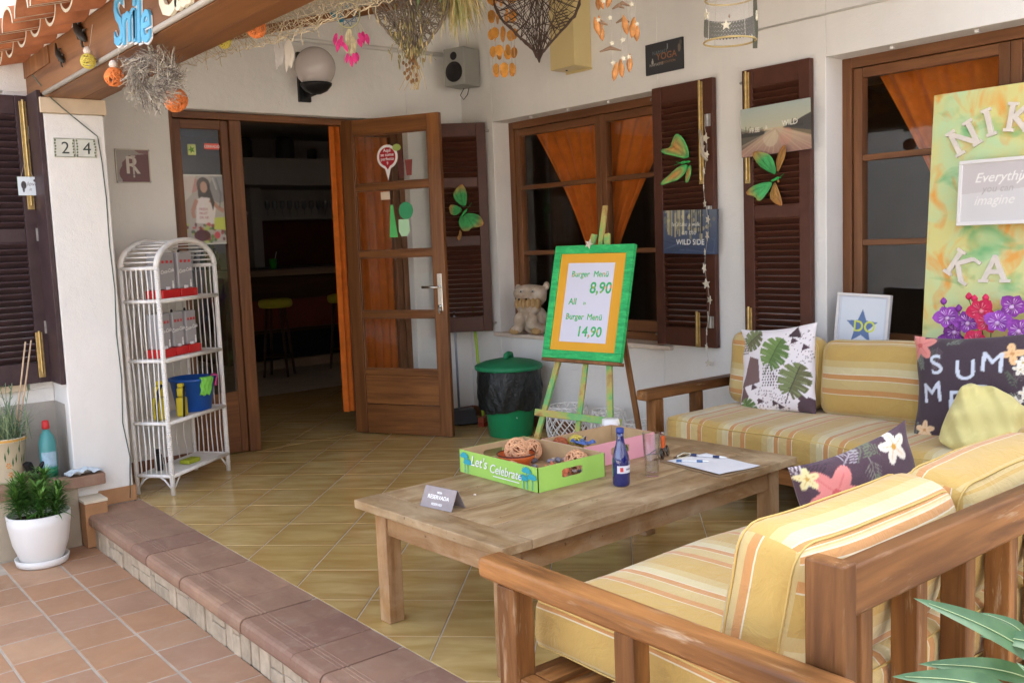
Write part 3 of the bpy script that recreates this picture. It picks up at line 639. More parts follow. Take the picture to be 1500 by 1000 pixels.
def cushion(name, size, r, bulge, parent, loc, mode, seam=True, off=0.0, rot=None, sag=0.0):
    """rounded, puffed box; mode tells which coordinate the stripes follow on each face"""
    hx, hy, hz = [a/2 for a in size]; n = 13; V = []; F = []; idx = {}
    def vid(p):
        k = tuple(round(q, 6) for q in p)
        if k not in idx: idx[k] = len(V); V.append(p)
        return idx[k]
    g = np.tanh(np.linspace(-1.6, 1.6, n))/math.tanh(1.6)
    FN = []
    for ax in range(3):
        for sg in (-1, 1):
            o1, o2 = [(1, 2), (2, 0), (0, 1)][ax]
            for i in range(n-1):
                for j in range(n-1):
                    q = []
                    for a, b in ((i, j), (i+1, j), (i+1, j+1), (i, j+1)):
                        p = [0, 0, 0]; p[ax] = sg; p[o1] = g[a]; p[o2] = g[b]; q.append(vid(tuple(p)))
                    F.append(q if sg > 0 else q[::-1]); FN.append(ax)
    P = np.array(V); hv = np.array((hx, hy, hz)); W = P*hv; q = np.clip(W, -(hv-r), hv-r); d = W-q; L = np.linalg.norm(d, axis=1)[:, None]
    S = np.where(L > 1e-9, q+d/np.maximum(L, 1e-9)*np.minimum(r, np.maximum(L, 1e-9)*0+r), W)
    th = int(np.argmin(size)); o = [a for a in range(3) if a != th]
    bl = (1-np.abs(P[:, o[0]])**3)*(1-np.abs(P[:, o[1]])**3); S[:, th] += np.sign(P[:, th])*bl*bulge*np.abs(P[:, th])
    S += np.stack([np.sin(S[:, (k+1) % 3]*9+k*2+off*31)*.006+np.sin(S[:, (k+2) % 3]*17+k+off*17)*.0025 for k in range(3)], 1)
    if sag: S[:, 2] -= sag*(1-np.clip(np.abs(P[:, 0]), 0, 1)**2)*(S[:, 2] > 0)
    m = MB().add(S, F).mesh(name, True); at = m.attributes.new('st', 'FLOAT', 'CORNER'); vals = np.zeros(len(m.loops))
    for p, ax in zip(m.polygons, FN):
        for li in p.loop_indices:
            c = W[m.loops[li].vertex_index]
            vals[li] = mode(ax, c)+off+5
    at.data.foreach_set('value', vals); m.materials.append(STRIPE)
    ob = obj(name, m, None, parent, loc=loc, rot=rot)
    # welted seam round the two big faces
    for sg in (-1, 1):
        pts = []
        a, b = o; ha, hb = hv[a], hv[b]; rr0 = r*.815+.0015
        for (ca, cb), q0 in (((1, 1), 0), ((-1, 1), 1), ((-1, -1), 2), ((1, -1), 3)):
            for k in range(5):
                an = PI/2*(q0+k/4); p = np.zeros(3); p[a] = ca*(ha-r)+math.cos(an)*rr0; p[b] = cb*(hb-r)+math.sin(an)*rr0; p[th] = sg*(hv[th]-r*.42); pts.append(p)
        P2 = []
        for i in range(len(pts)):
            s0, s1 = pts[i], pts[(i+1) % len(pts)]; kk = max(1, int(np.linalg.norm(s1-s0)/.05))
            for k in range(kk): P2.append(s0*(1-k/kk)+s1*k/kk)
        P2 = np.array(P2); P2 += np.stack([np.sin(P2[:, (k+1) % 3]*9+k*2+off*31)*.004+np.sin(P2[:, (k+2) % 3]*17+k+off*17)*.0025 for k in range(3)], 1)
        obj('piping', MB().tube(P2, .0030, 5, True), mat('piping_canvas', hexc('c8ab6a'), .9, .15, .1), ob, smooth=True)
    return ob
def sofa(label, loc, rz, L, D, both, backs, seats, grp, nsl, post_d=.085, bh=.40):
    """local: x along the length, y from the back (0) to the front; arms at both ends"""
    t = thing('wooden_sofa', label, 'sofa', loc, rz, grp)
    for e, xa in enumerate((0, L-.078)):
        sgn = 1 if e == 0 else -1; xp = xa+(.082 if e == 0 else -.045)
        obj('leg', MB().b2((xp, 0, .002), (xp+.045, post_d, .77)), SOFAW('Z'), t, bevel=.006)
        if e == 1 and not both: continue
        obj('armrest', MB().b2((xa, -.035, .515), (xa+.078, D+.055, .57)), SOFAW('Y'), t, bevel=.012, seg=3)
        obj('leg', MB().b2((xa+.006, D-.085, .002), (xa+.072, D-.015, .5145)), SOFAW('Z'), t, bevel=.006)
        obj('arm_support', MB().b2((xa+.012, D*.52-.03, .285), (xa+.066, D*.52+.03, .5145)), SOFAW('Z'), t, bevel=.005)
        obj('end_rail', MB().b2((xa+.015, .086, .205), (xa+.06, D-.087, .283)), SOFAW('Y'), t, bevel=.005)
    obj('back_rail', MB().b2((.130, .012, .655), (L-.130, .058, .755)), SOFAW('X'), t, bevel=.008)
    obj('seat_rail', MB().b2((.13, .015, .19), (L-.13, .055, .275)), SOFAW('X'), t, bevel=.005)
    obj('seat_rail', MB().b2((.073, D-.075, .19), (L-.073, D-.03, .268)), SOFAW('X'), t, bevel=.006)
    for i in range(nsl):
        x = .13+(L-.26)*(i+.62)/nsl
        obj('back_slat', MB().b2((x-.022, .006, .06 if i % 2 == 7 else .277), (x+.022, .064, .654)).b2((x-.022, .006, .02), (x+.022, .064, .189)) if False else MB().b2((x-.022, .062, .02), (x+.022, .125, .70)), SOFAW('Z'), t, bevel=.004)
    for i in range(9):
        y = .12+(D-.24)*i/8
        obj('seat_slat', MB().b2((.062, y-.03, .268), (L-.062, y+.03, .284)), SOFAW('X'), t, bevel=.003)
    x = .138
    for i, (ln, dx) in enumerate(seats):
        cushion('seat_cushion', (ln, D-.135+.02, .155), .045, .016, t, (x+ln/2, .14+(D-.135+.02)/2-.01, .366), lambda ax, c: (c[0] if ax in (1, 2) else c[2]+.03), off=.11*i+.02); x += ln+dx
    x = .135
    for i, (ln, th, tilt, dz) in enumerate(backs):
        cushion('back_cushion', (ln, th, bh), .075, .02, t, (x+ln/2, .128+th/2+.02, .425+bh/2+dz), lambda ax, c: (c[2] if ax == 1 else (c[1]+.23 if ax == 2 else c[1]+.05)), off=.07*i+.03, rot=(R(tilt), 0, R(random.uniform(-1, 1)))); x += ln+.004
    return t
S2 = sofa('wooden sofa seen from behind with striped cushions and worn armrest nearest the camera', (1.43, .955, 0), 0, 2.2, .96, False,
          [(.665, .20, 9, -.004), (.665, .20, 10, .0), (.60, .20, 9, .004)], [(1.9, 0)], 'striped sofas around the low table', 9, bh=.355)
S1 = sofa('wooden sofa with striped cushions standing along the wall under the windows', (4.515, 1.0, 0), PI/2, 2.545, .80, True,
          [(.55, .15, 4, .012), (.55, .15, 4, .014), (.57, .15, 5, .01), (.57, .15, 5, .012)], [(2.25, 0)], 'striped sofas around the low table', 10)

# ---- pillows
def pillow(name, label, W, Hh, T, cv, loc, rot, back=None, mname='printed_pillow_cloth', edge=.09, N=110, wr=.006, rnd_=0):
    n = N; u = np.linspace(-1, 1, n+1); U, Vv = np.meshgrid(u, u)
    f = np.clip((1-np.abs(U)**2.6), 0, 1)**.55*np.clip((1-np.abs(Vv)**2.6), 0, 1)**.55
    rc = 1-rnd_*(U*Vv)**2; X = rc*U*W/2*(1-edge*(1-Vv**2)**1.0*np.abs(U)**3); Z = rc*Vv*Hh/2*(1-edge*(1-U**2)*np.abs(Vv)**3)
    ph = RNG.uniform(0, 6, 6)
    wk = wr*(np.sin(U*5+Vv*3+ph[0])*.6+np.sin(Vv*7-U*4+ph[1])*.5+np.sin((U+Vv)*11+ph[2])*.25)*(.3+np.maximum(np.abs(U), np.abs(Vv))**2)
    crv = .04*W*(U**2-.5)+.02*np.sin(Vv*2+ph[3])
    Yf = -T/2*f+wk+crv*.5; Yb = T/2*f+wk+crv*.5
    k = (n+1)**2; A = np.stack((X, Yf, Z+Hh/2), -1).reshape(-1, 3); B = np.stack((X, Yb, Z+Hh/2), -1).reshape(-1, 3)
    F = []
    for j in range(n):
        for i in range(n):
            a = j*(n+1)+i; q = (a, a+1, a+n+2, a+n+1); F.append(q); F.append(tuple(k+x for x in q[::-1]))
    me = MB().add(np.concatenate((A, B)), F).mesh(name, True)
    cf = cv.sample((U+1)/2*cv.w, (Vv+1)/2*cv.h).reshape(-1, 3); cb = cf if back is None else np.tile(np.array(back), (k, 1))
    # weld the rim so that the two sides meet
    setcol(me, np.concatenate((cf, cb))); me.materials.append(print_mat(mname, .85, .35, .15, .2))
    o = obj(name, me, None, None, loc=loc, rot=rot); return tag(o, label, 'pillow')
def monstera(cv, cx, cy, s, rot, cols, bgc='ebe4e6'):
    c, sn = math.cos(rot), math.sin(rot)
    tr = lambda x, y: (cx+s*(x*c-y*sn), cy+s*(x*sn+y*c))
    out = [tr(.46*math.sin(a)*(1.05+.12*math.cos(a)), .5*math.cos(a)*(1 if abs(a) < 2 else .92)+.06*(1-abs(a)/PI)) for a in np.linspace(-2.75, 2.75, 36)]+[tr(.0, -.26)]
    cv.poly(out, cols[0]); half = [tr(0, .56)]+[tr(.44*math.sin(a)*(1.05+.12*math.cos(a)), .5*math.cos(a)+.05*(1-a/PI)) for a in np.linspace(.1, 2.7, 18)]+[tr(0, -.26)]; cv.poly(half, cols[1])
    for side in (1, -1):
        for k in range(5):
            a = R(34+27*k); y0 = .36-.14*k; ex, ey = side*.58*math.sin(a), .58*math.cos(a)+.02
            m0 = (ex*.36, y0*.62+ey*.38); w_ = .052-.003*k; px_, py_ = -(ey-m0[1]), ex-m0[0]; l = math.hypot(px_, py_)+1e-6; px_, py_ = px_/l*w_, py_/l*w_
            cv.poly([tr(*m0), tr(ex+px_, ey+py_), tr(ex-px_, ey-py_)], bgc)
            b = R(21+27*k); cv.line([tr(0, .40-.14*k), tr(side*.46*math.sin(b), .46*math.cos(b)+.03)], s*.014, cols[3], .8)
            cv.poly([tr(0, .38-.14*k), tr(side*.40*math.sin(b-.12), .40*math.cos(b-.12)), tr(side*.42*math.sin(b+.05), .42*math.cos(b+.05))], cols[2], .5)
    cv.line([tr(0, .5), tr(0, -.66)], s*.03, cols[3])
def flower(cv, cx, cy, s, rot, col, ctr, n=5, dark=None):
    for k in range(n):
        a = rot+2*PI*k/n; cv.ell(cx+s*.33*math.cos(a), cy+s*.33*math.sin(a), s*.36, s*.2, col, 1, a)
        cv.line([(cx, cy), (cx+s*.5*math.cos(a), cy+s*.5*math.sin(a))], s*.035, dark or ctr, .6)
    cv.ell(cx, cy, s*.11, s*.11, ctr)
def frond(cv, x, y, s, rot, col, n=9, al=.9):
    dx, dy = math.cos(rot), math.sin(rot); cv.line([(x, y), (x+dx*s, y+dy*s)], s*.025, col, al)
    for k in range(n):
        t = .15+.85*k/n
        for sg in (-1, 1):
            a = rot+sg*R(52-20*t); l = s*.42*(1-.6*t); bx, by = x+dx*s*t, y+dy*s*t
            cv.poly([(bx, by), (bx+math.cos(a)*l*.5-math.sin(a)*s*.025, by+math.sin(a)*l*.5+math.cos(a)*s*.025), (bx+math.cos(a)*l, by+math.sin(a)*l), (bx+math.cos(a)*l*.5+math.sin(a)*s*.015, by+math.sin(a)*l*.5-math.cos(a)*s*.015)], col, al)
rr = random.Random(3)
cv = Canvas(1, 1, 300, 'ebe4e6')
for _ in range(170): 
    x, y = rr.uniform(.52, 1), rr.uniform(.36, .92); cv.ell(x, y, .006, .006, '4a3038')
for _ in range(120): cv.ell(rr.uniform(.3, .75), rr.uniform(.0, .3), .006, .007, '6b5258')
cv.poly([(.06, .30), (.20, .66), (.33, .62), (.36, .36)], '775a58'); cv.poly([(.0, .06), (.10, .34), (.27, .10)], '6b4c4c'); cv.poly([(.80, .0), (.86, .22), (1, .16), (1, 0)], '4d333b'); cv.poly([(.70, .86), (.80, .99), (.86, .84)], '3f2a30')
for a in ((.78, .80), (.36, .13), (.55, .10), (.62, .05), (.28, .30), (.92, .72), (.18, .86)): cv.poly([(a[0]-.045, a[1]-.03), (a[0]-.03, a[1]+.05), (a[0]+.05, a[1])], '4a3038')
for i in range(7):
    for j in range(8): cv.ell(.40+i*.035+.01*(j % 2), .32+j*.032, .012*(1-.08*abs(i-3)), .012*(1-.08*abs(i-3)), '3a2429')
for i in range(8):
    for j in range(7): cv.ell(.03+i*.022, .70+j*.03, .008, .010, '3a2429')
GR = ['6f8c45', '5a7838', '93aa6c', '4a5f30']; GB = ['77834f', '66663f', '97a672', '48452f']
monstera(cv, .53, .66, .38, R(-28), GR); monstera(cv, .78, .34, .40, R(-22), GB); monstera(cv, .22, .85, .30, R(-50), GB); monstera(cv, .17, .03, .28, R(20), GR)
pillow('pillow', 'white pillow printed with green monstera leaves and dark triangles leaning on the sofa', .47, .47, .13, cv, (4.165, 3.02, .425), (R(-12), R(-7), R(-88)), s2l((.86, .83, .82)))
cv = Canvas(1, 1, 320, '3a2733')
for _ in range(26):
    e = rr.choice([0, 1, 2, 3]); p = rr.uniform(0, 1); x, y = [(p, rr.uniform(.86, 1)), (p, rr.uniform(0, .16)), (rr.uniform(0, .12), p), (rr.uniform(.84, 1), p)][e]
    frond(cv, x, y, rr.uniform(.14, .26), rr.uniform(0, 6.28), rr.choice(['5a6b52', '47573f', '8c9a86', '6d5f63', 'a9b09c']), 9, .75)
flower(cv, .07, .90, .24, .4, 'e08a80', 'c95a55'); flower(cv, .12, .09, .14, .2, 'e9c79c', 'c88f55'); flower(cv, .86, .80, .16, .2, 'e6bb86', 'c98c50', 4)
for a in ((.93, .66), (.97, .45), (.90, .36), (.95, .72)): flower(cv, a[0], a[1], .09, .5, 'e6e2d6', 'b9a24c')
for ch, x, y, r in (('S', .21, .61, R(10)), ('U', .42, .56, R(2)), ('M', .62, .64, R(-4)), ('M', .13, .35, R(6)), ('E', .36, .28, R(-4)), ('R', .60, .33, R(3))): cv.text(ch, x, y, .18, 'cfd6e2', .016, .0, r)
pillow('pillow', 'dark plum pillow with white SUMMER lettering and tropical leaves in the sofa corner', .50, .47, .14, cv, (4.06, 1.955, .445), (R(-14), R(-4), R(-82)), s2l((.2, .14, .18)))
cv = Canvas(1, 1, 60, 'd8cc84')
for _ in range(60): cv.ell(rr.random(), rr.random(), .05, .012, rr.choice(['cfc27a', 'e2d894']), .4, rr.uniform(0, 3))
yp = pillow('pillow', 'plain pale yellow pillow slumped in front of the dark lettered pillow', .31, .32, .13, cv, (3.84, 1.86, .425), (R(-26), R(22), R(-72)), None, wr=.028, rnd_=.17, edge=.05)
cv = Canvas(1, 1, 300, '4b2f3c')
for _ in range(22): frond(cv, rr.random(), rr.random(), rr.uniform(.2, .34), rr.uniform(0, 6.28), rr.choice(['d9cfcf', '8f8a7c', 'b9aeb2', '6d7a58', '2f1d28']), 9, .85)
flower(cv, .22, .76, .30, .9, 'e2877f', 'cf5a57', 5, 'd2605c'); flower(cv, .78, .90, .19, .3, 'efe6d2', 'd8a02c'); flower(cv, .08, .90, .12, .2, 'e8dba0', 'c79c3c'); flower(cv, .6, .25, .3, .3, 'e2877f', 'cf5a57')
pillow('pillow', 'purple floral pillow with big pink hibiscus propped behind the back cushions of the near sofa', .46, .46, .13, cv, (2.58, 1.47, .305), (R(-10), R(-11), R(-14)), None)
# mirror the print so that it reads from behind the sofa
# ================================================================ low table and what lies on it
TW = lambda a: wood('table_wood', (.21, .115, .045), (.47, .32, .16), a, 13, .6, wear=.5, wearcol=(.58, .45, .28), rnd=.10, bump=.8, patch=.62)
TL = lambda a: wood('table_leg_wood', (.21, .10, .035), (.48, .275, .115), a, 14, .5, wear=.35, wearcol=(.56, .42, .27), rnd=.08, patch=.5)
TZ = .46; trz = R(2.2)
tbl = thing('coffee_table', 'low weathered wooden coffee table between the two striped sofas', 'table', (2.5, 2.69, 0), trz)
TLn, TWd = 1.585, .84
for k in range(4):
    y0 = -TWd/2+k*TWd/4
    obj('top_plank', MB().b2((-TLn/2+.122, y0+.0006, TZ-.032), (TLn/2-.122, y0+TWd/4-.0006, TZ)), TW('X'), tbl, bevel=.003)
for sx in (-1, 1): obj('end_plank', MB().b2((sx*(TLn/2-.06)-.061, -TWd/2, TZ-.032), (sx*(TLn/2-.06)+.061, TWd/2, TZ+.0006)), TW('Y'), tbl, bevel=.004)
for sx in (-1, 1):
    for sy in (-1, 1): obj('leg', MB().box((sx*(TLn/2-.085), sy*(TWd/2-.085), (TZ-.034)/2), (.066, .066, TZ-.034)), TL('Z'), tbl, bevel=.005)
for sy in (-1, 1): obj('apron', MB().b2((-TLn/2+.119, sy*(TWd/2-.072)-.011, TZ-.125), (TLn/2-.119, sy*(TWd/2-.072)+.011, TZ-.0335)), TL('X'), tbl, bevel=.002)
for sx in (-1, 1): obj('apron', MB().b2((sx*(TLn/2-.072)-.011, -TWd/2+.119, TZ-.125), (sx*(TLn/2-.072)+.011, TWd/2-.119, TZ-.0335)), TL('Y'), tbl, bevel=.002)

def rattan_ball(name, label, r, col, loc, grp, n=16, seg=26, th=.0022, seedv=0, cap=None, string=None):
    rg = np.random.default_rng(seedv); mb = MB()
    for k in range(n):
        a = rg.normal(size=3); a /= np.linalg.norm(a); b = np.cross(a, rg.normal(size=3)); b /= np.linalg.norm(b); c = np.cross(a, b)
        off = rg.uniform(-.55, .55)*r; q = math.sqrt(r*r-off*off); an = np.linspace(0, 2*PI, seg, endpoint=False)
        wob = 1+.05*np.sin(an*rg.integers(2, 5)+rg.uniform(0, 6))
        mb.tube(a*off*(wob[:, None])+q*(np.cos(an)[:, None]*b+np.sin(an)[:, None]*c)*wob[:, None]*.97, th*rg.uniform(.8, 1.3), 5, True)
    m = mat('rattan_'+col[0], col[1], .6, .3, .2, 30)
    o = obj(name, mb, m, None, smooth=True, loc=loc); tag(o, label, 'ornament ball', grp)
    if string: 
        obj('thread', MB().tube([(0, 0, r*.9), (string[0]*.5, string[1]*.5, string[2]*.5), string], .0011, 4), mat('thin_thread', (.5, .46, .38), .8), o)
        if cap: obj('shell_knob', MB().lathe([(.004, 0), (.016, .006), (.019, .016), (.013, .028), (.006, .034)], 10, (0, 0, r*.92)), mat('pale_shell_knob', (.72, .62, .52), .6, .3, .2), o, smooth=True)
    return o
PALE = ('pale_peach', (.72, .40, .22))
# green cardboard tray
def tray(name, label, x0, x1, y0, y1, h, colr, cut=True, th=.006):
    t = thing(name, label, 'box', ((x0+x1)/2, (y0+y1)/2, TZ+.001)); a, b = (x1-x0)/2, (y1-y0)/2
    card = mat('raw_cardboard', (.50, .35, .19), .85, .15, .1, 20)
    obj('bottom', MB().b2((-a+th, -b+th, .001), (a-th, b-th, .004)), card, t)
    def wall_(pl, lo, hi, ey, o):
        # panel with a grip hole made of four pieces joined, coloured outside, raw inside
        L = hi-lo; hw, hz0, hz1 = .052, h*.42, h*.68; c = (lo+hi)/2
        poly = [(lo, 0), (hi, 0), (hi, h), (lo, h)]
        m = MB(); fr_ = (o, pl, (0, 0, 1), ey)
        if cut and L > .2 and abs(pl[0]) > .5:
            m.prism([(lo, 0), (c-hw, 0), (c-hw, h), (lo, h)], 0, th*.5, fr_); m.prism([(c+hw, 0), (hi, 0), (hi, h), (c+hw, h)], 0, th*.5, fr_)
            m.prism([(c-hw, 0), (c+hw, 0), (c+hw, hz0), (c+hw*.8, hz0-.004), (c-hw*.8, hz0-.004), (c-hw, hz0)], 0, th*.5, fr_); m.prism([(c-hw, hz1), (c-hw*.8, hz1+.005), (c+hw*.8, hz1+.005), (c+hw, hz1), (c+hw, h), (c-hw, h)], 0, th*.5, fr_)
        else: m.prism(poly, 0, th*.5, fr_)
        return m
    for pl, ey, o, l in (((1, 0, 0), (0, -1, 0), (0, -b+th*.5, 0), a), ((1, 0, 0), (0, 1, 0), (0, b-th*.5, 0), a), ((0, 1, 0), (-1, 0, 0), (-a+th*.5, 0, 0), b), ((0, 1, 0), (1, 0, 0), (a-th*.5, 0, 0), b)):
        s_ = obj('side', wall_(pl, -l, l, np.array(ey), o), colr, t)
        o2 = np.array(o)-np.array(ey)*th*.52
        obj('lining', wall_(pl, -l+th, l-th, np.array(ey), o2), card, s_)
    return t
LIME = mat('lime_green_print', (.36, .62, .12), .55, .35, .05, 4); PINK = mat('pink_print', (.78, .36, .42), .55, .35, .06, 4)
bx0, bx1, by0, by1 = 2.212, 2.552, 2.645, 3.135
gt = tray('cardboard_tray', 'lime green cardboard tray with white hand lettered party slogan on the table', bx0, bx1, by0, by1, .092, LIME)
fa = -(bx1-bx0)/2
lt = obj('lettering', text_geo("Let's", .040, .0006, .006, .3), mat('white_print', (.85, .85, .84)), gt, loc=(fa-.0045, .108, .040), rot=(0, 0, -PI/2))
obj('lettering', text_geo("Celebrate", .034, .0006, .006, .3), mat('white_print', (.85, .85, .84)), gt, loc=(fa-.0045, -.060, .032), rot=(R(-0), R(0), -PI/2))
obj('underline', MB().b2((fa-.0042, -.14, .018), (fa-.0036, .02, .0215)), mat('white_print', (.85, .85, .84)), gt)
TEAL = mat('teal_print', (.04, .36, .44), .55, .3, .05)
for yy, hh in ((.205, .07), (.185, .045), (-.185, .072), (-.215, .05), (-.165, .04)):
    m = MB(); m.box((fa-.004, yy, .004+hh*.45), (.0006, .0035, hh*.9))
    for k in range(7):
        a = R(10+k*26.6); m.prism([(0, -.004), (.02, -.006), (.032, -.001), (.02, .005), (0, .004)], 0, .0005, ((fa-.0042-.0002*k, yy, hh*.95), (0, math.cos(a), math.sin(a)*.7), (0, -math.sin(a), math.cos(a)), (-1, 0, 0)))
    obj('palm_print', m, TEAL, gt)
pt = tray('cardboard_tray', 'pink cardboard tray pushed behind the lime green one', 2.556, 2.97, 2.77, 3.03, .092, PINK)
# things inside
CLAY = mat('orange_terracotta_glaze', (.62, .13, .025), .35, .5, .1, 10)
bw = thing('bowl', 'orange clay bowl with dark rim inside the green tray', 'bowl', (2.37, 2.965, TZ+.012))
obj('body', MB().lathe([(.03, 0), (.05, .012), (.072, .045), (.079, .062), (.076, .062), (.066, .045), (.045, .016), (.02, .012)], 28, closed_bot=True, closed_top=True), CLAY, bw, smooth=True)
obj('rim', MB().tube([(.0775*math.cos(a), .0775*math.sin(a), .0625) for a in np.linspace(0, 2*PI, 32, endpoint=False)], .0028, 6, True), mat('dark_rim_glaze', (.09, .02, .012), .3), bw, smooth=True)
bg_ = 'pale rattan balls in the cardboard trays'
rattan_ball('rattan_ball', 'pale rattan ball heaped in the orange clay bowl', .048, PALE, (2.372, 2.962, TZ+.088), bg_, 26, seedv=1, th=.0026)
rattan_ball('rattan_ball', 'pale rattan ball lying by the grip hole of the green tray', .046, PALE, (2.49, 2.74, TZ+.055), bg_, 26, seedv=2, th=.0026)
rattan_ball('rattan_ball', 'pale rattan ball at the far side of the green tray', .046, PALE, (2.50, 3.03, TZ+.055), bg_, 26, seedv=3, th=.0026)
rattan_ball('rattan_ball', 'small pale rattan ball wedged beside the clay bowl near the lettered side', .03, PALE, (2.27, 2.87, TZ+.045), bg_, 22, seedv=4)
rattan_ball('rattan_ball', 'yellow rattan ball inside the pink tray', .034, ('yellow', (.62, .50, .10)), (2.70, 2.97, TZ+.062), bg_, 22, seedv=5)
rattan_ball('rattan_ball', 'dull red rattan ball next to the yellow one in the pink tray', .034, ('brick', (.38, .10, .04)), (2.625, 2.985, TZ+.062), bg_, 22, seedv=6)
# shells and pebbles as bag contents
def pebble(mb, c, s, rg):
    th = np.linspace(0, PI, 6); ph = np.linspace(0, 2*PI, 9)[:-1]; sx, sy, sz = s; v = []; R0 = rg.uniform(0, PI)
    for a in th:
        for b in ph:
            x, y, z = math.sin(a)*math.cos(b)*sx, math.sin(a)*math.sin(b)*sy, math.cos(a)*sz; v.append((c[0]+x*math.cos(R0)-y*math.sin(R0), c[1]+x*math.sin(R0)+y*math.cos(R0), c[2]+z))
    mb.add(v, [(i*8+j, i*8+(j+1) % 8, (i+1)*8+(j+1) % 8, (i+1)*8+j) for i in range(5) for j in range(8)])
rg = np.random.default_rng(5)
bagc = [('shell', (.55, .45, .36)), ('shell', (.34, .27, .24)), ('shell', (.62, .42, .40)), ('shell', (.12, .11, .13)), ('shell', (.45, .36, .27)), ('shell', (.20, .19, .22))]
for k in range(26):
    m = MB(); x = rg.uniform(2.38, 2.53); yv = rg.uniform(2.68, 3.08); s = rg.uniform(.012, .026); pebble(m, (0, 0, 0), (s, s*rg.uniform(.5, .9), s*.5), rg)
    nm, cc = bagc[k % 6]
    tag(obj('shell', m, mat('shell_%s' % 'abcdef'[k % 6].join(['tone_', '']), cc, .5, .4, .3, 60), None, smooth=True, loc=(x, yv, TZ+.026+rg.uniform(0, .03)*(1 if 2.40 < x < 2.52 else .3))), 'small seashell or pebble heaped in the lime green cardboard tray', 'shell', 'shells heaped in the green tray')
cb = MB()
n = 9
tag(obj('orange_napkin', MB().add([(-.06+.12*i/n, -.04+.08*j/n, .012+.012*math.sin(i*1.3)*math.cos(j*1.7)+.03*(j/n)) for j in range(n+1) for i in range(n+1)], [(j*(n+1)+i, j*(n+1)+i+1, (j+1)*(n+1)+i+1, (j+1)*(n+1)+i) for j in range(n) for i in range(n)]), mat('salmon_cloth', (.72, .22, .11), .85, .2, .2, 40), None, smooth=True, loc=(2.36, 2.71, TZ+.02), rot=(0, 0, .5)), 'salmon orange crumpled cloth in the near corner of the green tray', 'cloth')
tag(obj('blue_sachet', MB().add([(-.05+.1*i/n, -.035+.07*j/n, .02+.012*math.sin(i*.9)*math.sin(j*.8)) for j in range(n+1) for i in range(n+1)], [(j*(n+1)+i, j*(n+1)+i+1, (j+1)*(n+1)+i+1, (j+1)*(n+1)+i) for j in range(n) for i in range(n)]), mat('blue_patterned_paper', (.10, .17, .42), .4, .4, .6, 60), None, smooth=True, loc=(2.70, 2.93, TZ+.052), rot=(.15, .1, .3)), 'blue patterned sachet lying in the pink tray', 'sachet')
tag(obj('lime_slice', MB().lathe([(.02, 0), (.024, .004), (.024, .012), (.02, .016)], 14), mat('green_plastic', (.10, .30, .05), .4), None, loc=(2.80, 2.795, TZ+.045), rot=(1.2, 0, .4)), 'small green disc showing through the grip of the pink tray', 'ornament')

# ---- bottle, glass, cup, clipboard, tent card
def glassmat(name, tint, rough=.02, refl=1):
    t = NT(name); t.bsdf(tint, rough, .5, None, 0, 1.0, 1.45); MATS[name] = t.m; return t.m
COBALT = NT('cobalt_glass'); COBALT.bsdf((.006, .018, .17), .04, .9, None, trans=.3, coat=1); COBALT = COBALT.m
bt = thing('bottle', 'cobalt blue glass bottle with a small white label on the table', 'bottle', (2.497, 2.503, TZ+.0008))
obj('body', MB().lathe([(.027, 0), (.031, .004), (.0325, .012), (.0325, .095), (.030, .112), (.022, .140), (.0155, .165), (.0135, .185), (.0135, .199)], 32), COBALT, bt, smooth=True)
obj('cap', MB().lathe([(.0145, .1995), (.0150, .202), (.0150, .214), (.0138, .2175)], 24), mat('blue_cap', (.03, .06, .28), .35, .5, .05), bt, smooth=True)
an = np.linspace(R(200), R(330), 14)
obj('paper_label', MB().add([(.0331*math.cos(a), .0331*math.sin(a), z) for z in (.052, .08) for a in an], [(i, i+1, 15+i-1+1-0, 14+i) for i in range(13)]), mat('white_label_paper', (.70, .69, .72), .5, .3, .05), bt, smooth=True)
obj('label_mark', MB().add([(.0335*math.cos(a), .0335*math.sin(a), z) for z in (.058, .074) for a in an[2:5]], [(0, 1, 4, 3), (1, 2, 5, 4)]), mat('red_print', (.6, .06, .05)), bt)
obj('label_mark', MB().add([(.0335*math.cos(a), .0335*math.sin(a), z) for z in (.063, .069) for a in an[6:11]], [(i, i+1, 6+i, 5+i) for i in range(4)]), mat('grey_print', (.25, .25, .30)), bt)
CLEAR = glass_pane('clear_glass', (.985, .99, .99), 1.8); WATER = glass_pane('water', (.98, .99, .99), 1.0)
gl = thing('drinking_glass', 'tall clear drinking glass with water standing beside the blue bottle', 'glass', (2.68, 2.518, TZ+.0008))
obj('body', MB().lathe([(.0255, 0), (.0265, .003), (.034, .168), (.032, .168), (.0245, .016), (.002, .014)], 32, closed_top=False), CLEAR, gl, smooth=True)
obj('water', MB().lathe([(.0235, .0165), (.0262, .058), (.001, .0585)], 28, closed_top=False), WATER, gl, smooth=True)
cp = thing('takeaway_cup', 'takeaway coffee cup with white lid, orange band and green lower half', 'cup', (3.02, 3.085, TZ+.001))
obj('body', MB().lathe([(.030, 0), (.036, .048)], 28, closed_top=False), mat('dark_green_card', (.02, .20, .13), .5, .4, .1), cp, smooth=True)
obj('band', MB().lathe([(.0361, .0482), (.0388, .076), (.0385, .077)], 28), mat('orange_card', (.70, .27, .06), .5, .4, .1), cp, smooth=True)
obj('lid', MB().lathe([(.0415, .0765), (.042, .082), (.040, .087), (.0385, .100), (.036, .104)], 28), mat('white_lid', (.78, .78, .76), .4, .4, .03), cp, smooth=True)
for a in range(5): obj('print_line', MB().tube([(.0335*math.cos(t), .0335*math.sin(t), .014+.007*a) for t in np.linspace(R(215), R(215+40+10*(a % 3)), 8)], .0009, 4), mat('white_print', (.85, .85, .84)), cp)
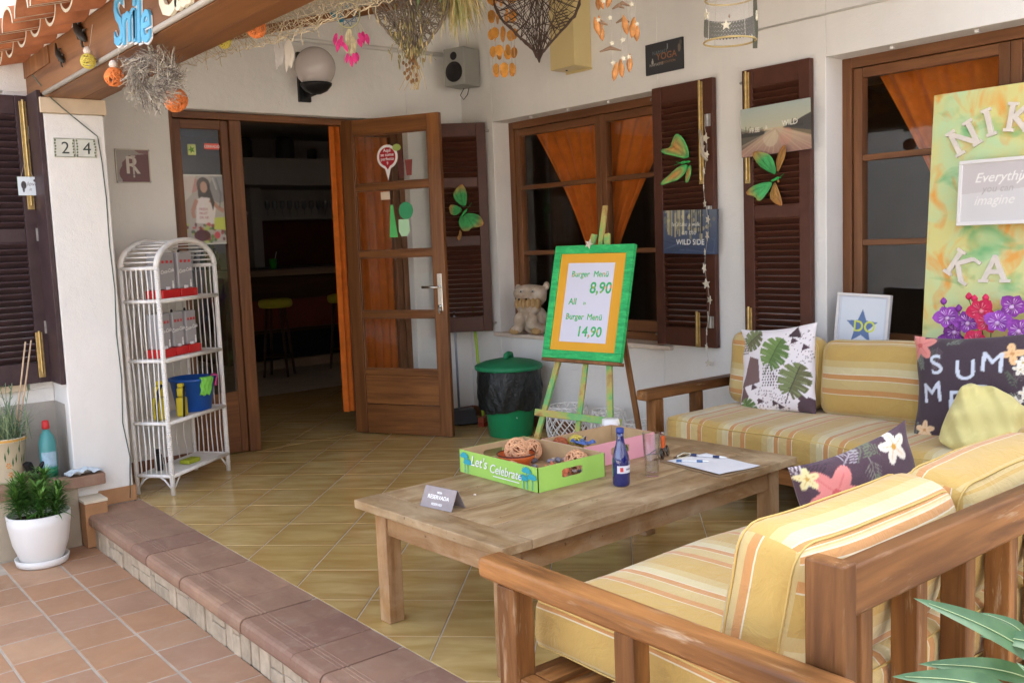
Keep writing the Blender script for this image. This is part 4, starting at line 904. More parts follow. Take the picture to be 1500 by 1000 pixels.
clp = thing('clipboard', 'wooden clipboard with white paper hanging over the table edge', 'clipboard', (2.965, 2.465, TZ+.0015), math.atan2(2.29-2.62, 2.80-2.855)+PI/2+R(2))
obj('board', MB().b2((-.12, -.17, 0), (.12, .17, .004)), mat('hardboard', (.30, .20, .11), .6, .3, .15), clp, bevel=.001)
pg = MB(); nn = 10
pg.add([(-.108+.216*i/nn, -.162+.305*j/nn, .0078+.0022*math.sin(i*.5+1)*(1-j/nn)+.003*max(0, 1-j/2.)*(i/nn)) for j in range(nn+1) for i in range(nn+1)], [(j*(nn+1)+i, j*(nn+1)+i+1, (j+1)*(nn+1)+i+1, (j+1)*(nn+1)+i) for j in range(nn) for i in range(nn)])
obj('paper', pg, mat('white_paper', (.76, .76, .78), .8, .2, .03), clp, smooth=True)
for k in range(9): obj('ruled_line', MB().b2((-.095, -.14+.028*k, .0062), (.095, -.1394+.028*k, .0066)), mat('pale_rule_print', (.55, .57, .66), .8), clp)
obj('clip', MB().b2((-.055, .135, .0045), (.055, .166, .011)).tube([(-.04, .16, .012), (0, .163, .021), (.04, .16, .012)], .004, 6), CHROME, clp, bevel=.002)
def pen(label, loc, rz, col, L=.14):
    p = thing('pen', label, 'pen', loc, rz); obj('barrel', MB().tube([(-L*.35, 0, 0), (L*.3, 0, 0), (L*.42, 0, 0), (L*.5, 0, 0)], [.0048, .0048, .004, .0008], 10), mat('white_plastic', (.8, .8, .78)), p, smooth=True)
    obj('cap', MB().tube([(-L*.5, 0, 0), (-L*.34, 0, 0)], .0056, 10), mat(col[0], col[1], .35, .5, .05), p, smooth=True)
    obj('grip', MB().tube([(L*.12, 0, 0), (L*.3, 0, 0)], .0054, 10), mat(col[0], col[1]), p, smooth=True)
pen('white pen with navy cap lying across the clipboard paper', (3.03, 2.53, TZ+.0155), R(-68), ('navy_plastic', (.02, .03, .10)), .15)
pen('slim blue pen beside the clip of the clipboard', (2.925, 2.525, TZ+.0145), R(-52), ('blue_plastic', (.08, .17, .35)), .13)
# sunglasses behind the clipboard
sg_ = thing('sunglasses', 'folded pair of sunglasses lying at the head of the clipboard', 'sunglasses', (2.93, 2.685, TZ+.002), .4)
for sx in (-1, 1):
    obj('lens', MB().lathe([(.001, 0), (.022, .001), (.024, .003), (.001, .004)], 16, (0, 0, 0)), mat('smoked_lens', (.04, .035, .03), .08, .6, .05), sg_, smooth=True, loc=(sx*.032, -.002, .024), rot=(R(78), 0, 0))
    obj('rim', MB().tube([(sx*.032+.025*math.cos(a), 0, .025+.021*math.sin(a)) for a in np.linspace(0, 2*PI, 20, endpoint=False)], .0022, 6, True), mat('tortoise_frame', (.10, .07, .05), .3), sg_, smooth=True)
    obj('temple', MB().tube([(sx*.057, 0, .03), (sx*.055, .05, .022), (sx*.02, .07, .008)], .0022, 6), mat('tortoise_frame', (.10, .07, .05)), sg_)
obj('bridge', MB().tube([(-.009, 0, .033), (0, 0, .037), (.009, 0, .033)], .002, 6), mat('tortoise_frame', (.1, .07, .05)), sg_)
li = thing('lighter', 'orange lighter with metal top standing behind the drinking glass', 'lighter', (3.02, 2.77, TZ+.001), .3)
obj('body', MB().box((0, 0, .035), (.024, .013, .068)), mat('orange_plastic', (.75, .13, .03), .3, .5, .05), li, bevel=.005); obj('top', MB().box((.0, 0, .078), (.02, .012, .016)), CHROME, li, bevel=.003)
tc_ = thing('reservation_card', 'grey folded RESERVADA table card near the front corner of the table', 'table card', (1.862, 2.755, TZ+.001), R(-80))
GC = mat('grey_card', (.30, .26, .26), .45, .5, .12, 30)
w2_, hh, dd = .078, .075, .034
for sy in (-1, 1):
    f_ = MB().prism([(-w2_, 0), (w2_, 0), (w2_, hh), (-w2_, hh)], 0, .0014, ((0, sy*dd, 0), (1, 0, 0), (0, -sy*dd/hh*.98, .90), (0, sy, .4)))
    obj('card_leaf', f_, GC, tc_)
ey = Vector((0, dd/hh*.98, .90)).normalized()
for tx, z, s in (('RESERVADA', .034, .0135), ('RESERVED', .012, .008), ('MESA', .054, .007)):
    rx = -math.atan2(dd*.98, .90*hh)
    obj('lettering', text_geo(tx, s, .0005, .015), mat('white_print', (.85, .85, .84)), tc_, loc=(0, -dd+z*dd/hh*.98-.0015, z*.9), rot=(rx, 0, 0))
tag(obj('pebble', MB().lathe([(.001, 0), (.005, .001), (.006, .004), (.003, .007)], 8), mat('pale_shell_knob', (.72, .62, .52)), None, loc=(2.03, 2.79, TZ+.0008)), 'tiny pale pebble lying on the table top near the green tray', 'pebble')
# ================================================================ things standing about on the terrace
WPAINT = mat('white_painted_rattan', (.78, .76, .72), .6, .3, .1, 30, .5, 120)
WG = lambda a: None
# ---- white rattan shelf unit
sh = thing('rattan_shelf', 'white rattan shelf unit with arched top standing by the column', 'shelf', (1.845, 5.475, 0), R(37))
SW, SD = .60, .232; PR = .0135
def ring_wrap(mb, x, y, z0, z1, r):
    z = z0
    while z < z1: mb.tube([(x+r*math.cos(a), y+r*math.sin(a), z) for a in np.linspace(0, 2*PI, 8, endpoint=False)], .0028, 4, True); z += .0125
for x in (0, SW):
    for y in (0, SD):
        zt = 1.31
        p = obj('post', MB().tube([(x, y, .002), (x, y, .6), (x, y, zt)], PR, 10), WPAINT, sh, smooth=True)
        if y == 0:
            m = MB(); ring_wrap(m, x, y, .06, zt, PR+.0005); obj('wrapping', m, WPAINT, p, smooth=True, kind='stuff')
arcp = lambda y, dr=0: [(SW/2-(SW/2-dr)*math.cos(a), y, 1.31+(.15-dr*.5)*math.sin(a)) for a in np.linspace(0, PI, 17)]
for y in (0, SD): obj('arch', MB().tube(arcp(y), PR+.003, 10), WPAINT, sh, smooth=True)
for i in range(1, 16):
    a = arcp(0, .004)[i]; obj('top_rod', MB().tube([(a[0], 0, a[2]), (a[0], SD, a[2])], .0045, 6), WPAINT, sh, smooth=True)
LV = [1.12, .78, .42, .115]
for z in LV:
    s_ = obj('shelf_board', MB().b2((.005, .0, z-.006), (SW-.005, SD, z+.004)), WPAINT, sh, bevel=.003)
    obj('shelf_edge', MB().tube([(0, -.004, z-.002), (SW, -.004, z-.002)], .0125, 8), WPAINT, s_, smooth=True)
    for x in (0, SW): obj('shelf_edge', MB().tube([(x, 0, z-.002), (x, SD, z-.002)], .011, 8), WPAINT, s_, smooth=True)
obj('shelf_edge', MB().tube([(0, 0, 1.305), (0, SD, 1.305)], .011, 8), WPAINT, sh, smooth=True); obj('shelf_edge', MB().tube([(SW, 0, 1.305), (SW, SD, 1.305)], .011, 8), WPAINT, sh, smooth=True); obj('shelf_edge', MB().tube([(0, SD, 1.305), (SW, SD, 1.305)], .009, 8), WPAINT, sh, smooth=True)
zz = [1.305]+LV
for x in (0, SW):
    for i in range(4):
        for k in range(1, 7):
            y = SD*k/7; b = random.uniform(-.006, .006) if i else 0
            obj('side_rod', MB().tube([(x+random.uniform(-.004, .004), y, zz[i]), (x+random.uniform(-.004, .004), y+b, (zz[i]+zz[i+1])/2), (x+random.uniform(-.004, .004), y, zz[i+1])], .0042, 6), WPAINT, sh, smooth=True)
for i in range(4):
    for k in range(1, 7): obj('back_rod', MB().tube([(SW*k/7, SD-.004, zz[i]), (SW*k/7+random.uniform(-.02, .02), SD+.004, (zz[i]+zz[i+1])/2), (SW*k/7, SD-.004, zz[i+1])], .004, 6), WPAINT, sh, smooth=True)
for x, sx in ((0, 1), (SW, -1)):
    for y in (0, SD):
        obj('brace', MB().tube([(x, y, .02), (x+sx*.045, y, .07), (x+sx*.085, y, .112)], .005, 6), WPAINT, sh, smooth=True)
    obj('brace', MB().tube([(x, .0, .03), (x, .05, .09), (x, .085, .11)], .005, 6), WPAINT, sh, smooth=True); obj('brace', MB().tube([(x, SD, .03), (x, SD-.05, .09), (x, SD-.085, .11)], .005, 6), WPAINT, sh, smooth=True)
Rsh = Matrix.Rotation(R(37), 3, 'Z'); O_sh = Vector((1.845, 5.475, 0))
def on_shelf(x, y, z): return tuple(O_sh + Rsh @ Vector((x, y, z)))
GREYP = NT('smoky_grey_plastic'); GREYP.bsdf((.50, .495, .51), .2, .5, None, trans=.25, coat=.4); GREYP = GREYP.m
RED = mat('red_plastic', (.62, .02, .02), .35, .5, .06)
def dispenser(x, y, z, wd, hh, label, grp):
    t = thing('napkin_dispenser', label, 'dispenser', on_shelf(x, y, z), R(37), grp)
    obj('base', MB().b2((-wd/2, -.055, .0005), (wd/2, .065, .05)), RED, t, bevel=.006)
    obj('body', MB().b2((-wd/2+.008, -.035, .051), (wd/2-.008, .05, hh), ), GREYP, t, bevel=.008)
    obj('lettering', text_geo('Coca-Cola', .021, .0006, .008, .35), mat('white_print', (.85, .85, .84)), t, loc=(0, -.0354, hh*.56), rot=(0, R(-6), 0))
    obj('bottle_print', MB().prism([(-.008, 0), (.008, 0), (.009, .02), (.005, .03), (.006, .045), (-.006, .045), (-.005, .03), (-.009, .02)], 0, .0006, ((wd*.28, -.0354, .056), (1, 0, 0), (0, 0, 1), (0, -1, 0))), mat('white_print', (.85, .85, .84)), t)
    m = MB()
    for k in range(3): m.box((-wd*.25+k*wd*.25, -.0356, hh*.80), (wd*.13, .0006, .016))
    obj('red_mark', m, RED, t); obj('knob', MB().lathe([(.006, 0), (.008, .006), (.004, .016)], 10, (0, .005, hh)), BLACK, t, smooth=True)
    obj('paper_napkin', MB().b2((-.03, -.05, .0505), (-.002, -.0365, .068)), mat('white_paper', (.76, .76, .78)), t, bevel=.003)
g_ = 'grey drink brand dispensers on the rattan shelf'
dispenser(.20, .10, 1.1245, .17, .265, 'wide grey dispenser with red base behind the left front post on the top shelf', g_)
dispenser(.385, .10, 1.1245, .17, .265, 'wide grey dispenser with red base in the middle of the top shelf', g_)
dispenser(.135, .10, .7845, .125, .255, 'narrow grey dispenser with red base nearest the column on the second shelf', g_)
dispenser(.27, .10, .7845, .125, .255, 'narrow grey dispenser with red base between two others on the second shelf', g_)
dispenser(.405, .10, .7845, .125, .255, 'narrow grey dispenser with red base furthest from the column on the second shelf', g_)
BLUE = mat('blue_plastic_bucket', (.012, .085, .36), .35, .5, .05)
bk = thing('bucket', 'blue plastic bucket with cloths hung over its rim on the rattan shelf', 'bucket', on_shelf(.425, .10, .4245), R(37))
obj('body', MB().lathe([(.098, 0), (.102, .004), (.132, .185), (.139, .187), (.139, .203), (.130, .203), (.098, .012), (.01, .01)], 36, closed_top=False), BLUE, bk, smooth=True)
def drape(label, name, col, a0, a1, z0, z1, r0, r1, n=10):
    v = []
    for j in range(n+1):
        t = j/n
        for i in range(n+1):
            a = a0+(a1-a0)*i/n+.03*math.sin(j*1.1); z = z1+(z0-z1)*t+.006*math.sin(i*1.4)*t; r = r1+(r0-r1)*t+.004+.004*math.sin(i*1.9+j*.6); v.append((r*math.cos(a), r*math.sin(a), z))
    for j in range(3):
        for i in range(n+1):
            a = a0+(a1-a0)*i/n; v.append(((r1-.012*(j+1))*math.cos(a), (r1-.012*(j+1))*math.sin(a), z1-.012*j*j+.002))
    m = MB(); m.add(v[:(n+1)**2], [(j*(n+1)+i, j*(n+1)+i+1, (j+1)*(n+1)+i+1, (j+1)*(n+1)+i) for j in range(n) for i in range(n)])
    q = v[:n+1]+v[(n+1)**2:]; m.add(q, [(j*(n+1)+i+1, j*(n+1)+i, (j+1)*(n+1)+i, (j+1)*(n+1)+i+1) for j in range(3) for i in range(n)])
    o = obj(name, m, mat('cloth_'+col[0], col[1], .95, .1, .12, 30, .5, 200), None, smooth=True, loc=tuple(Vector(on_shelf(.425, .10, .4245))), rot=(0, 0, R(37))); o.modifiers.new('thick', 'SOLIDIFY').thickness = .003; tag(o, label, 'cloth')
drape('lime green cleaning cloth hung over the front of the blue bucket', 'cleaning_cloth', ('lime', (.22, .62, .10)), R(232), R(268), .10, .207, .122, .141)
drape('pink cleaning cloth hung over the far rim of the blue bucket', 'cleaning_cloth', ('pink', (.72, .10, .32)), R(285), R(325), .145, .207, .133, .141)
YEL = mat('yellow_rubber', (.62, .50, .03), .5, .4, .08)
def yellow_box(x, y, label, k, z=.4245, s=1.15):
    t = thing('spray_bottle', label, 'spray bottle', on_shelf(x, y, z), R(37)+k); t.scale = (s, s, s)
    obj('body', MB().box((0, 0, .05), (.055, .045, .10)), YEL, t, bevel=.01); obj('neck', MB().box((0, 0, .125), (.042, .036, .05)), YEL, t, bevel=.01)
    obj('strap', MB().tube([(-.03, -.02, .0), (-.036, -.026, .07), (-.02, -.024, .13), (.0, -.02, .153)], .006, 6), BLACK, t, smooth=True); obj('cap', MB().box((0, 0, .16), (.03, .03, .02)), YEL, t, bevel=.006)
yellow_box(.215, .045, 'yellow plastic bottle with black strap next to the blue bucket', .2); yellow_box(.085, .10, 'yellow plastic bottle behind the side rods of the rattan shelf', -.4, s=1.35)
tag(obj('sponge', MB().box((0, 0, .014), (.11, .07, .026)), mat('olive_sponge', (.36, .40, .04), .95, .1, .2, 80, .8, 200), None, bevel=.006, loc=on_shelf(.31, .08, .1195), rot=(0, 0, R(30))), 'olive green sponge on the bottom shelf of the rattan unit', 'sponge')
bb = thing('pot_scourer', 'small black scourer behind the side rods on the bottom shelf', 'scourer', on_shelf(.1, .15, .1195)); obj('body', MB().b2((-.02, -.015, 0.0005), (.02, .015, .10)), BLACK, bb, bevel=.006); obj('grip', MB().b2((-.012, -.01, .101), (.012, .01, .13)), BLACK, bb, bevel=.004)

# ---- bin with lid and black bag
GREENP = mat('green_plastic_bin', (.012, .25, .095), .42, .4, .08, 4); GREENL = mat('green_plastic_lid', (.015, .20, .085), .5, .4, .2, 9)
bn = thing('waste_bin', 'green plastic waste bin with lid and black bag folded over its rim', 'bin', (4.235, 5.345, 0))
obj('body', MB().lathe([(.15, .001), (.156, .006), (.205, .46), (.21, .47), (.20, .47), (.15, .02), (.01, .018)], 40, closed_top=False), GREENP, bn, smooth=True)
m = MB(); n = 64; rows = 9; v = []
for j in range(rows+1):
    t = j/rows; z = .475-.285*t
    for i in range(n):
        a = 2*PI*i/n; r = .222-.022*t+.018*math.sin(t*3)+(.007*math.sin(i*1.1+j*.5)+.006*math.sin(i*2.3-j*.9)+.004*math.sin(i*4.1+j*1.7))*(.3+t)
        v.append((r*math.cos(a), r*math.sin(a), z+.012*math.sin(a*3+1)*t+.006*math.sin(i*.9)*t))
m.add(v, [(j*n+i, j*n+(i+1) % n, (j+1)*n+(i+1) % n, (j+1)*n+i) for j in range(rows) for i in range(n)])
bgm = NT('black_bin_bag'); bv = bgm.coord(); bgm.bsdf((.012, .014, .013), .32, .5, bgm.bump(bgm.noise(bv, 26, 4, .6, 1.5), .012, .8)); bgm = bgm.m
obj('bin_bag', m, bgm, bn, smooth=True)
obj('lid', MB().lathe([(.238, .478), (.243, .485), (.243, .505), (.232, .512), (.18, .532), (.10, .548), (.03, .553), (.002, .554)], 40, closed_top=False), GREENL, bn, smooth=True)
obj('knob', MB().tube([(-.05, 0, .552), (-.042, 0, .578), (0, 0, .586), (.042, 0, .578), (.05, 0, .552)], [.02, .019, .017, .019, .02], 10), GREENL, bn, smooth=True, rot=(0, 0, .5))
obj('sticker', MB().b2((-.036, -.168, .145), (.0, -.165, .175)), mat('white_print', (.85, .85, .84)), bn, rot=(0, 0, R(-12)))
# brush and dustpan in the corner
br = thing('broom', 'dustpan brush with lime green stick leaning in the corner', 'broom', (4.33, 5.80, 0))
obj('stick', MB().tube([(0, -.0, .06), (.07, .13, .45), (.145, .27, .88)], .011, 8), mat('lime_plastic', (.36, .55, .05), .4, .4, .08), br, smooth=True)
obj('head', MB().box((-.0, -.02, .05), (.16, .05, .04), rz=.5), mat('rust_red_plastic', (.35, .07, .03), .45, .4, .1), br, bevel=.008); obj('bristles', MB().box((-.0, -.02, .016), (.15, .045, .03), rz=.5), mat('rust_red_bristle', (.28, .05, .025), .8, .1, .3, 90), br)
dp = thing('dustpan', 'grey long handled dustpan standing upright in the corner', 'dustpan', (4.22, 5.93, 0), R(-25))
obj('stick', MB().tube([(0, .08, .05), (.0, .10, .5), (0, .125, .86)], .009, 8), mat('grey_tube', (.22, .24, .28), .4, .4, .05), dp, smooth=True)
obj('pan', MB().box((0, .04, .06), (.25, .16, .11), taper=.85), mat('dark_grey_plastic', (.05, .05, .055), .5, .4, .1), dp, bevel=.01)

# ---- easel with the menu board
ez = thing('easel', 'wooden easel painted green and yellow carrying the framed menu board', 'easel', (3.50, 3.935, 0), R(-82))
lean = math.atan2(.155, .62)
EW = NT('painted_easel_wood'); ev = EW.coord((1, 1, 1)); en = EW.noise(ev, 9, 4, .6); EW.bsdf(EW.ramp(en, [(.30, (.36, .20, .06)), (.44, (.50, .40, .13)), (.52, (.38, .46, .12)), (.62, (.18, .46, .17))]), .55, .3, EW.bump(EW.noise(ev, 60, 3), .001, .4)); EW = EW.m
EWB = wood('bare_easel_wood', (.15, .06, .02), (.36, .17, .06), 'Z', 20, .5)
def L_(x, y, z):  # point on the leaning plane: y is the offset behind the plane
    return (x, z*math.tan(lean)+y, z)
def plank(a, b, wd, th): 
    a = Vector(a); b = Vector(b); d = (b-a).normalized(); sx = Vector((1, 0, 0)); sx = (sx-d*sx.dot(d)).normalized(); sy = d.cross(sx)
    return MB().prism([(-wd/2, -th/2), (wd/2, -th/2), (wd/2, th/2), (-wd/2, th/2)], 0, (b-a).length, (a, sx, sy, d))
obj('leg', plank(L_(-.335, .02, .004), L_(-.045, .02, 1.40), .036, .018), EW, ez, bevel=.003)
obj('leg', plank(L_(.295, .02, .004), L_(.045, .02, 1.40), .036, .018), EW, ez, bevel=.003)
obj('rear_leg', plank((.17, .52, .004), L_(.03, .045, 1.36), .034, .018), EWB, ez, bevel=.003)
obj('mast', plank(L_(0, .03, .30), L_(-.0, .03, 1.56), .034, .014), EW, ez, bevel=.003)
obj('crossbar', plank(L_(-.315, .005, .385), L_(.285, .005, .385), .04, .014) if False else MB().box(L_(-.0, .004, .385), (.62, .014, .04), rx=-lean), EW, ez, bevel=.003)
obj('board_ledge', MB().box(L_(0, -.012, .69), (.56, .05, .018), rx=-lean), EWB, ez, bevel=.003)
mb_ = thing('menu_board', 'green framed menu board with handwritten burger prices on the easel', 'menu board', (0, 0, 0))
mrot = Matrix.Translation((3.50, 3.935, 0)) @ Matrix.Rotation(R(-82), 4, 'Z') @ Matrix.Translation(L_(0, -.012, .70)) @ Matrix.Rotation(-lean, 4, 'X')
mb_.matrix_world = mrot
BW2, BH = .565, .655
GF = NT('brushed_green_paint'); gv = GF.coord((2, 2, 9)); gn = GF.noise(gv, 7, 5, .65); GF.bsdf(GF.ramp(gn, [(.28, (.02, .30, .09)), (.5, (.03, .46, .13)), (.66, (.07, .60, .18)), (.78, (.26, .34, .16))]), .5, .35, GF.bump(gn, .001, .4)); GF = GF.m
fw_ = .048
for a in ((-BW2/2, 0, BW2/2, fw_), (-BW2/2, BH-fw_, BW2/2, BH), (-BW2/2, fw_, -BW2/2+fw_, BH-fw_), (BW2/2-fw_, fw_, BW2/2, BH-fw_)):
    obj('frame', MB().b2((a[0]+.0003, -.022, a[1]), (a[2]-.0003, .008, a[3])), GF, mb_, bevel=.003)
obj('passepartout', MB().b2((-BW2/2+fw_, -.012, fw_), (BW2/2-fw_, .004, BH-fw_)), mat('amber_card', (.80, .40, .035), .6, .3, .04, 3), mb_)
pw, ph_ = .335, .455
cv = Canvas(pw, ph_, 700, 'dcdcec')
def handw(t, x, y, s, k=0):
    cv.text(t, x, y, s, '35b568', .035, .06, 0, None)
    w_ = text_tris(t, .022, .06)[2]*s
    for i in range(int(w_/.012)+1): # orange crayon patches on the green strokes
        if (i*7+k) % 5 < 2:
            cx, cy = x+.012*i, y+((i*37+k) % 10)/10*s
            x0, x1, y0, y1 = int((cx-.007)*700), int((cx+.007)*700), int((cy-.008)*700), int((cy+.008)*700); x0, y0 = max(x0, 0), max(y0, 0)
            sub = cv.a[y0:y1, x0:x1]; g = np.array(hexc('35b568')); msk = np.abs(sub-g).sum(-1) < .02; sub[msk] = hexc(['e8953c', '8cc04a', 'b9b84a'][i % 3])
handw('Burger', .035, .375, .033, 1); handw('Menü', .195, .375, .033, 3); handw('8,90', .18, .282, .062, 2); handw('All', .035, .215, .036, 5); handw('in', .145, .215, .019, 4); handw('Burger', .03, .130, .033, 6); handw('Menü', .185, .130, .033, 8); handw('14,90', .135, .035, .056, 9)
pmz = print_mesh('menu_sheet', cv, pw, ph_, 210); pmz.materials.append(print_mat('paper_print', .8))
obj('menu_sheet', pmz, None, mb_, loc=(-.005, -.0135, .098))
obj('starfish_knot', MB().prism([(.03*(1 if i % 2 == 0 else .45)*math.cos(i*PI/5), .03*(1 if i % 2 == 0 else .45)*math.sin(i*PI/5)) for i in range(10)], 0, .008, ((-.03, -.024, BH+.004), (1, 0, 0), (0, 0, 1), (0, -1, 0))), mat('pale_starfish', (.66, .60, .48), .8, .2, .15), mb_, bevel=.002)
# ---- white lattice baskets on the floor by the wall
def basket(label, x, y, r, h, rz, seedv):
    t = thing('lattice_basket', label, 'basket', (x, y, 0), rz, 'white lattice baskets on the floor'); rg = np.random.default_rng(seedv); m = MB(); n = 14
    for sg in (-1, 1):
        for k in range(n):
            an = np.linspace(0, 1, 9); a = 2*PI*k/n+sg*an*1.5; rr_ = r*(.86+.14*np.sin(an*PI))*(1+.02*np.sin(k))
            m.tube(np.stack((rr_*np.cos(a), rr_*np.sin(a), .008+an*(h-.016)), 1), .0042, 5)
    obj('lattice', m, WPAINT, t, smooth=True)
    for z, rr_ in ((.006, r*.86), (h-.006, r*.86)): obj('rim', MB().tube([(rr_*math.cos(a), rr_*math.sin(a), z) for a in np.linspace(0, 2*PI, 28, endpoint=False)], .006, 6, True), WPAINT, t, smooth=True)
basket('white lattice basket standing between the easel legs beside the bin', 4.28, 4.78, .145, .27, 0, 1); basket('white lattice basket behind the takeaway cup under the easel', 4.33, 4.44, .12, .27, .5, 2); basket('low white lattice basket between the easel and the sofa arm', 4.30, 4.13, .11, .235, .9, 3)

# ---- figurine on the window sill: blended shapes, one continuous body
def blob(parts, res=.012, smooth_it=3):
    m = MB()
    for c, r_, in parts:
        r_ = (r_,)*3 if np.isscalar(r_) else r_; v = []
        for i in range(9):
            a = PI*i/8
            for j in range(12): b = 2*PI*j/12; v.append((c[0]+r_[0]*math.sin(a)*math.cos(b), c[1]+r_[1]*math.sin(a)*math.sin(b), c[2]+r_[2]*math.cos(a)))
        m.add(v, [(i*12+j, (i+1)*12+j, (i+1)*12+(j+1) % 12, i*12+(j+1) % 12) for i in range(8) for j in range(12)])
    return m
fg = thing('animal_figurine', 'seated stone hippo figurine with ochre muzzle on the window sill', 'figurine', (WB+.062, 5.50, .6905), R(-68))
FST = NT('figurine_stone'); fv = FST.coord(); FST.bsdf(FST.ramp(FST.noise(fv, 12, 4), [(.3, (.34, .25, .17)), (.55, (.52, .43, .33)), (.75, (.60, .52, .42))]), .8, .2, FST.bump(FST.noise(fv, 90, 3), .003, .5)); FST = FST.m
o = obj('body', blob([((0, .02, .10), (.115, .10, .11)), ((0, .0, .275), (.125, .085, .085)), ((0, -.03, .325), (.118, .065, .042)), ((-.06, -.02, .30), (.075, .075, .06)), ((.06, -.02, .30), (.075, .075, .06)), ((-.122, .02, .335), (.026, .022, .034)), ((.118, .02, .352), (.026, .022, .034)), ((-.06, -.09, .10), (.045, .05, .062)), ((.05, -.10, .095), (.048, .05, .066)), ((-.085, -.09, .035), (.05, .065, .034)), ((.10, -.075, .04), (.045, .065, .04)), ((0, -.05, .19), (.10, .06, .05))]), FST, fg, smooth=True)
rm_ = o.modifiers.new('remesh', 'REMESH'); rm_.mode = 'VOXEL'; rm_.voxel_size = .008; rm_.use_smooth_shade = True; o.modifiers.new('smooth', 'SMOOTH').iterations = 4
MUZ = mat('ochre_muzzle', (.42, .27, .12), .8, .2, .2, 40, .5)
o = obj('muzzle', blob([((-.085+.034*k, -.088+.010*abs(k-2.5), .225), (.021, .035, .042)) for k in range(6)]), MUZ, fg, smooth=True)
for sx in (-1, 1):
    obj('eye', MB().lathe([(.001, -.012), (.012, -.006), (.014, 0), (.012, .006), (.001, .012)], 10), mat('eye_white', (.6, .57, .5)), fg, smooth=True, loc=(sx*.048+.012, -.092, .318)); obj('pupil', MB().lathe([(.001, -.007), (.008, 0), (.001, .007)], 8), BLACK, fg, smooth=True, loc=(sx*.048+.014, -.104, .317))
    obj('nostril', MB().lathe([(.001, -.008), (.010, 0), (.001, .008)], 8), BLACK, fg, smooth=True, loc=(sx*.030-.01, -.125, .262))
    obj('paw', blob([((sx*.09, -.12, .028), (.042, .035, .027))]), MUZ, fg, smooth=True)
# ================================================================ things on the walls
def onB(y, z, off=0.0): return (WB-off, y, z)     # faces -x : rz = -90 deg
RB = -PI/2
WP = mat('white_print', (.85, .85, .84))
# house number tiles
CER = mat('glazed_white_tile', (.60, .61, .54), .3, .5, .1, 20); OLV = mat('olive_glaze', (.13, .15, .08), .35, .5, .3, 60); INK = mat('dark_grey_glaze', (.035, .045, .04), .4)
for i, (ch, x) in enumerate((('2', 1.434), ('4', 1.544))):
    t = thing('house_number_tile', 'ceramic house number tile with the digit %s on the column' % ('two' if ch == '2' else 'four'), 'number tile', (x, 5.5595, 1.915), 0, 'ceramic house number tiles on the column')
    obj('tile', MB().b2((-.0535, -.008, 0), (.0535, -.0002, .102)), CER, t, bevel=.002)
    obj('digit', text_geo(ch, .062, .0007, .0, .05), INK, t, loc=(.004, -.0083, .02))
    sx = -1 if ch == '2' else 1
    m = MB()
    for xx in (-.046, .046):
        for k in range(6):
            a = .012+.0155*k; m.prism([(-.005, -.004), (.003, -.007), (.006, .003), (-.002, .007)], 0, .0006, ((xx+random.uniform(-.002, .002), -.0081, a), (1, 0, 0), (0, 0, 1), (0, -1, 0)))
    obj('vine_border', m, OLV, t, kind='stuff'); m = MB()
    for z in (.004, .098): m.box((0, -.0083, z), (.104, .0006, .003))
    each('border_line', m, OLV, t)
# plaque
cv = Canvas(.2, .2, 600, '642a24'); cv.poly([(0, .2), (0, .0), (.03, .0), (.035, .12), (.08, .165), (.2, .175), (.2, .2)], '9a8f83'); cv.poly([(.11, .2), (.2, .2), (.2, .17), (.14, .18)], '7b5048')
cv.ell(.1, .055, .085, .07, '642a24'); cv.text('R', .062, .055, .105, 'c9beb0', .012); cv.rect(.098, .03, .108, .165, 'b9ae9f'); cv.rect(.09, .155, .118, .165, 'b9ae9f')
cv.line([(.05, .045), (.16, .045)], .003, '3d2520')
pq = thing('plaque', 'square maroon plaque with a pale letter R in a thin frame on the wall', 'plaque', (1.99, WA-.0005, 1.832))
me = print_mesh('plate', cv, .2, .2, 110); me.materials.append(print_mat('enamel_print', .3, 0, .5)); obj('plate', me, None, pq, loc=(0, -.012, 0))
for a in ((-.104, -.004, .104, .002), (-.104, .198, .104, .204), (-.104, .002, -.098, .198), (.098, .002, .104, .198)): obj('frame', MB().b2((a[0], -.016, a[1]), (a[2], -.001, a[3])), mat('aged_metal_frame', (.55, .50, .42), .45, .5, .2, metal=.3), pq, bevel=.001)
obj('backing', MB().b2((-.098, -.011, .002), (.098, -.001, .198)), BLACK, pq)
for sx in (-1, 1):
    for z in (.004, .196): obj('screw', MB().lathe([(.006, 0), (.006, .003), (.003, .005)], 8), STEEL, pq, smooth=True, loc=(sx*.1, -.016, z), rot=(PI/2, 0, 0))
# wall lamp
lp = thing('wall_lamp', 'round white globe wall lamp on a black bracket above the door', 'lamp', (3.19, WA-.0005, 2.39))
obj('bracket', MB().b2((-.045, -.03, 0), (.045, -.001, .335)), BLACK, lp, bevel=.004)
obj('cup', MB().lathe([(.03, -.02), (.075, .0), (.105, .035), (.108, .05), (.09, .052)], 28, (.015, -.165, .055)), BLACK, lp, smooth=True)
obj('arm', MB().tube([(0, -.02, .05), (0.01, -.1, .045), (.015, -.16, .05)], .02, 8), BLACK, lp, smooth=True)
obj('globe', MB().lathe([(.085, .0)]+[(.137*math.sin(a), .112-.137*math.cos(a)) for a in np.linspace(.72, PI-.01, 18)], 36, (.015, -.165, .10)), mat('opal_glass', (.56, .51, .49), .16, .5, .03), lp, smooth=True)
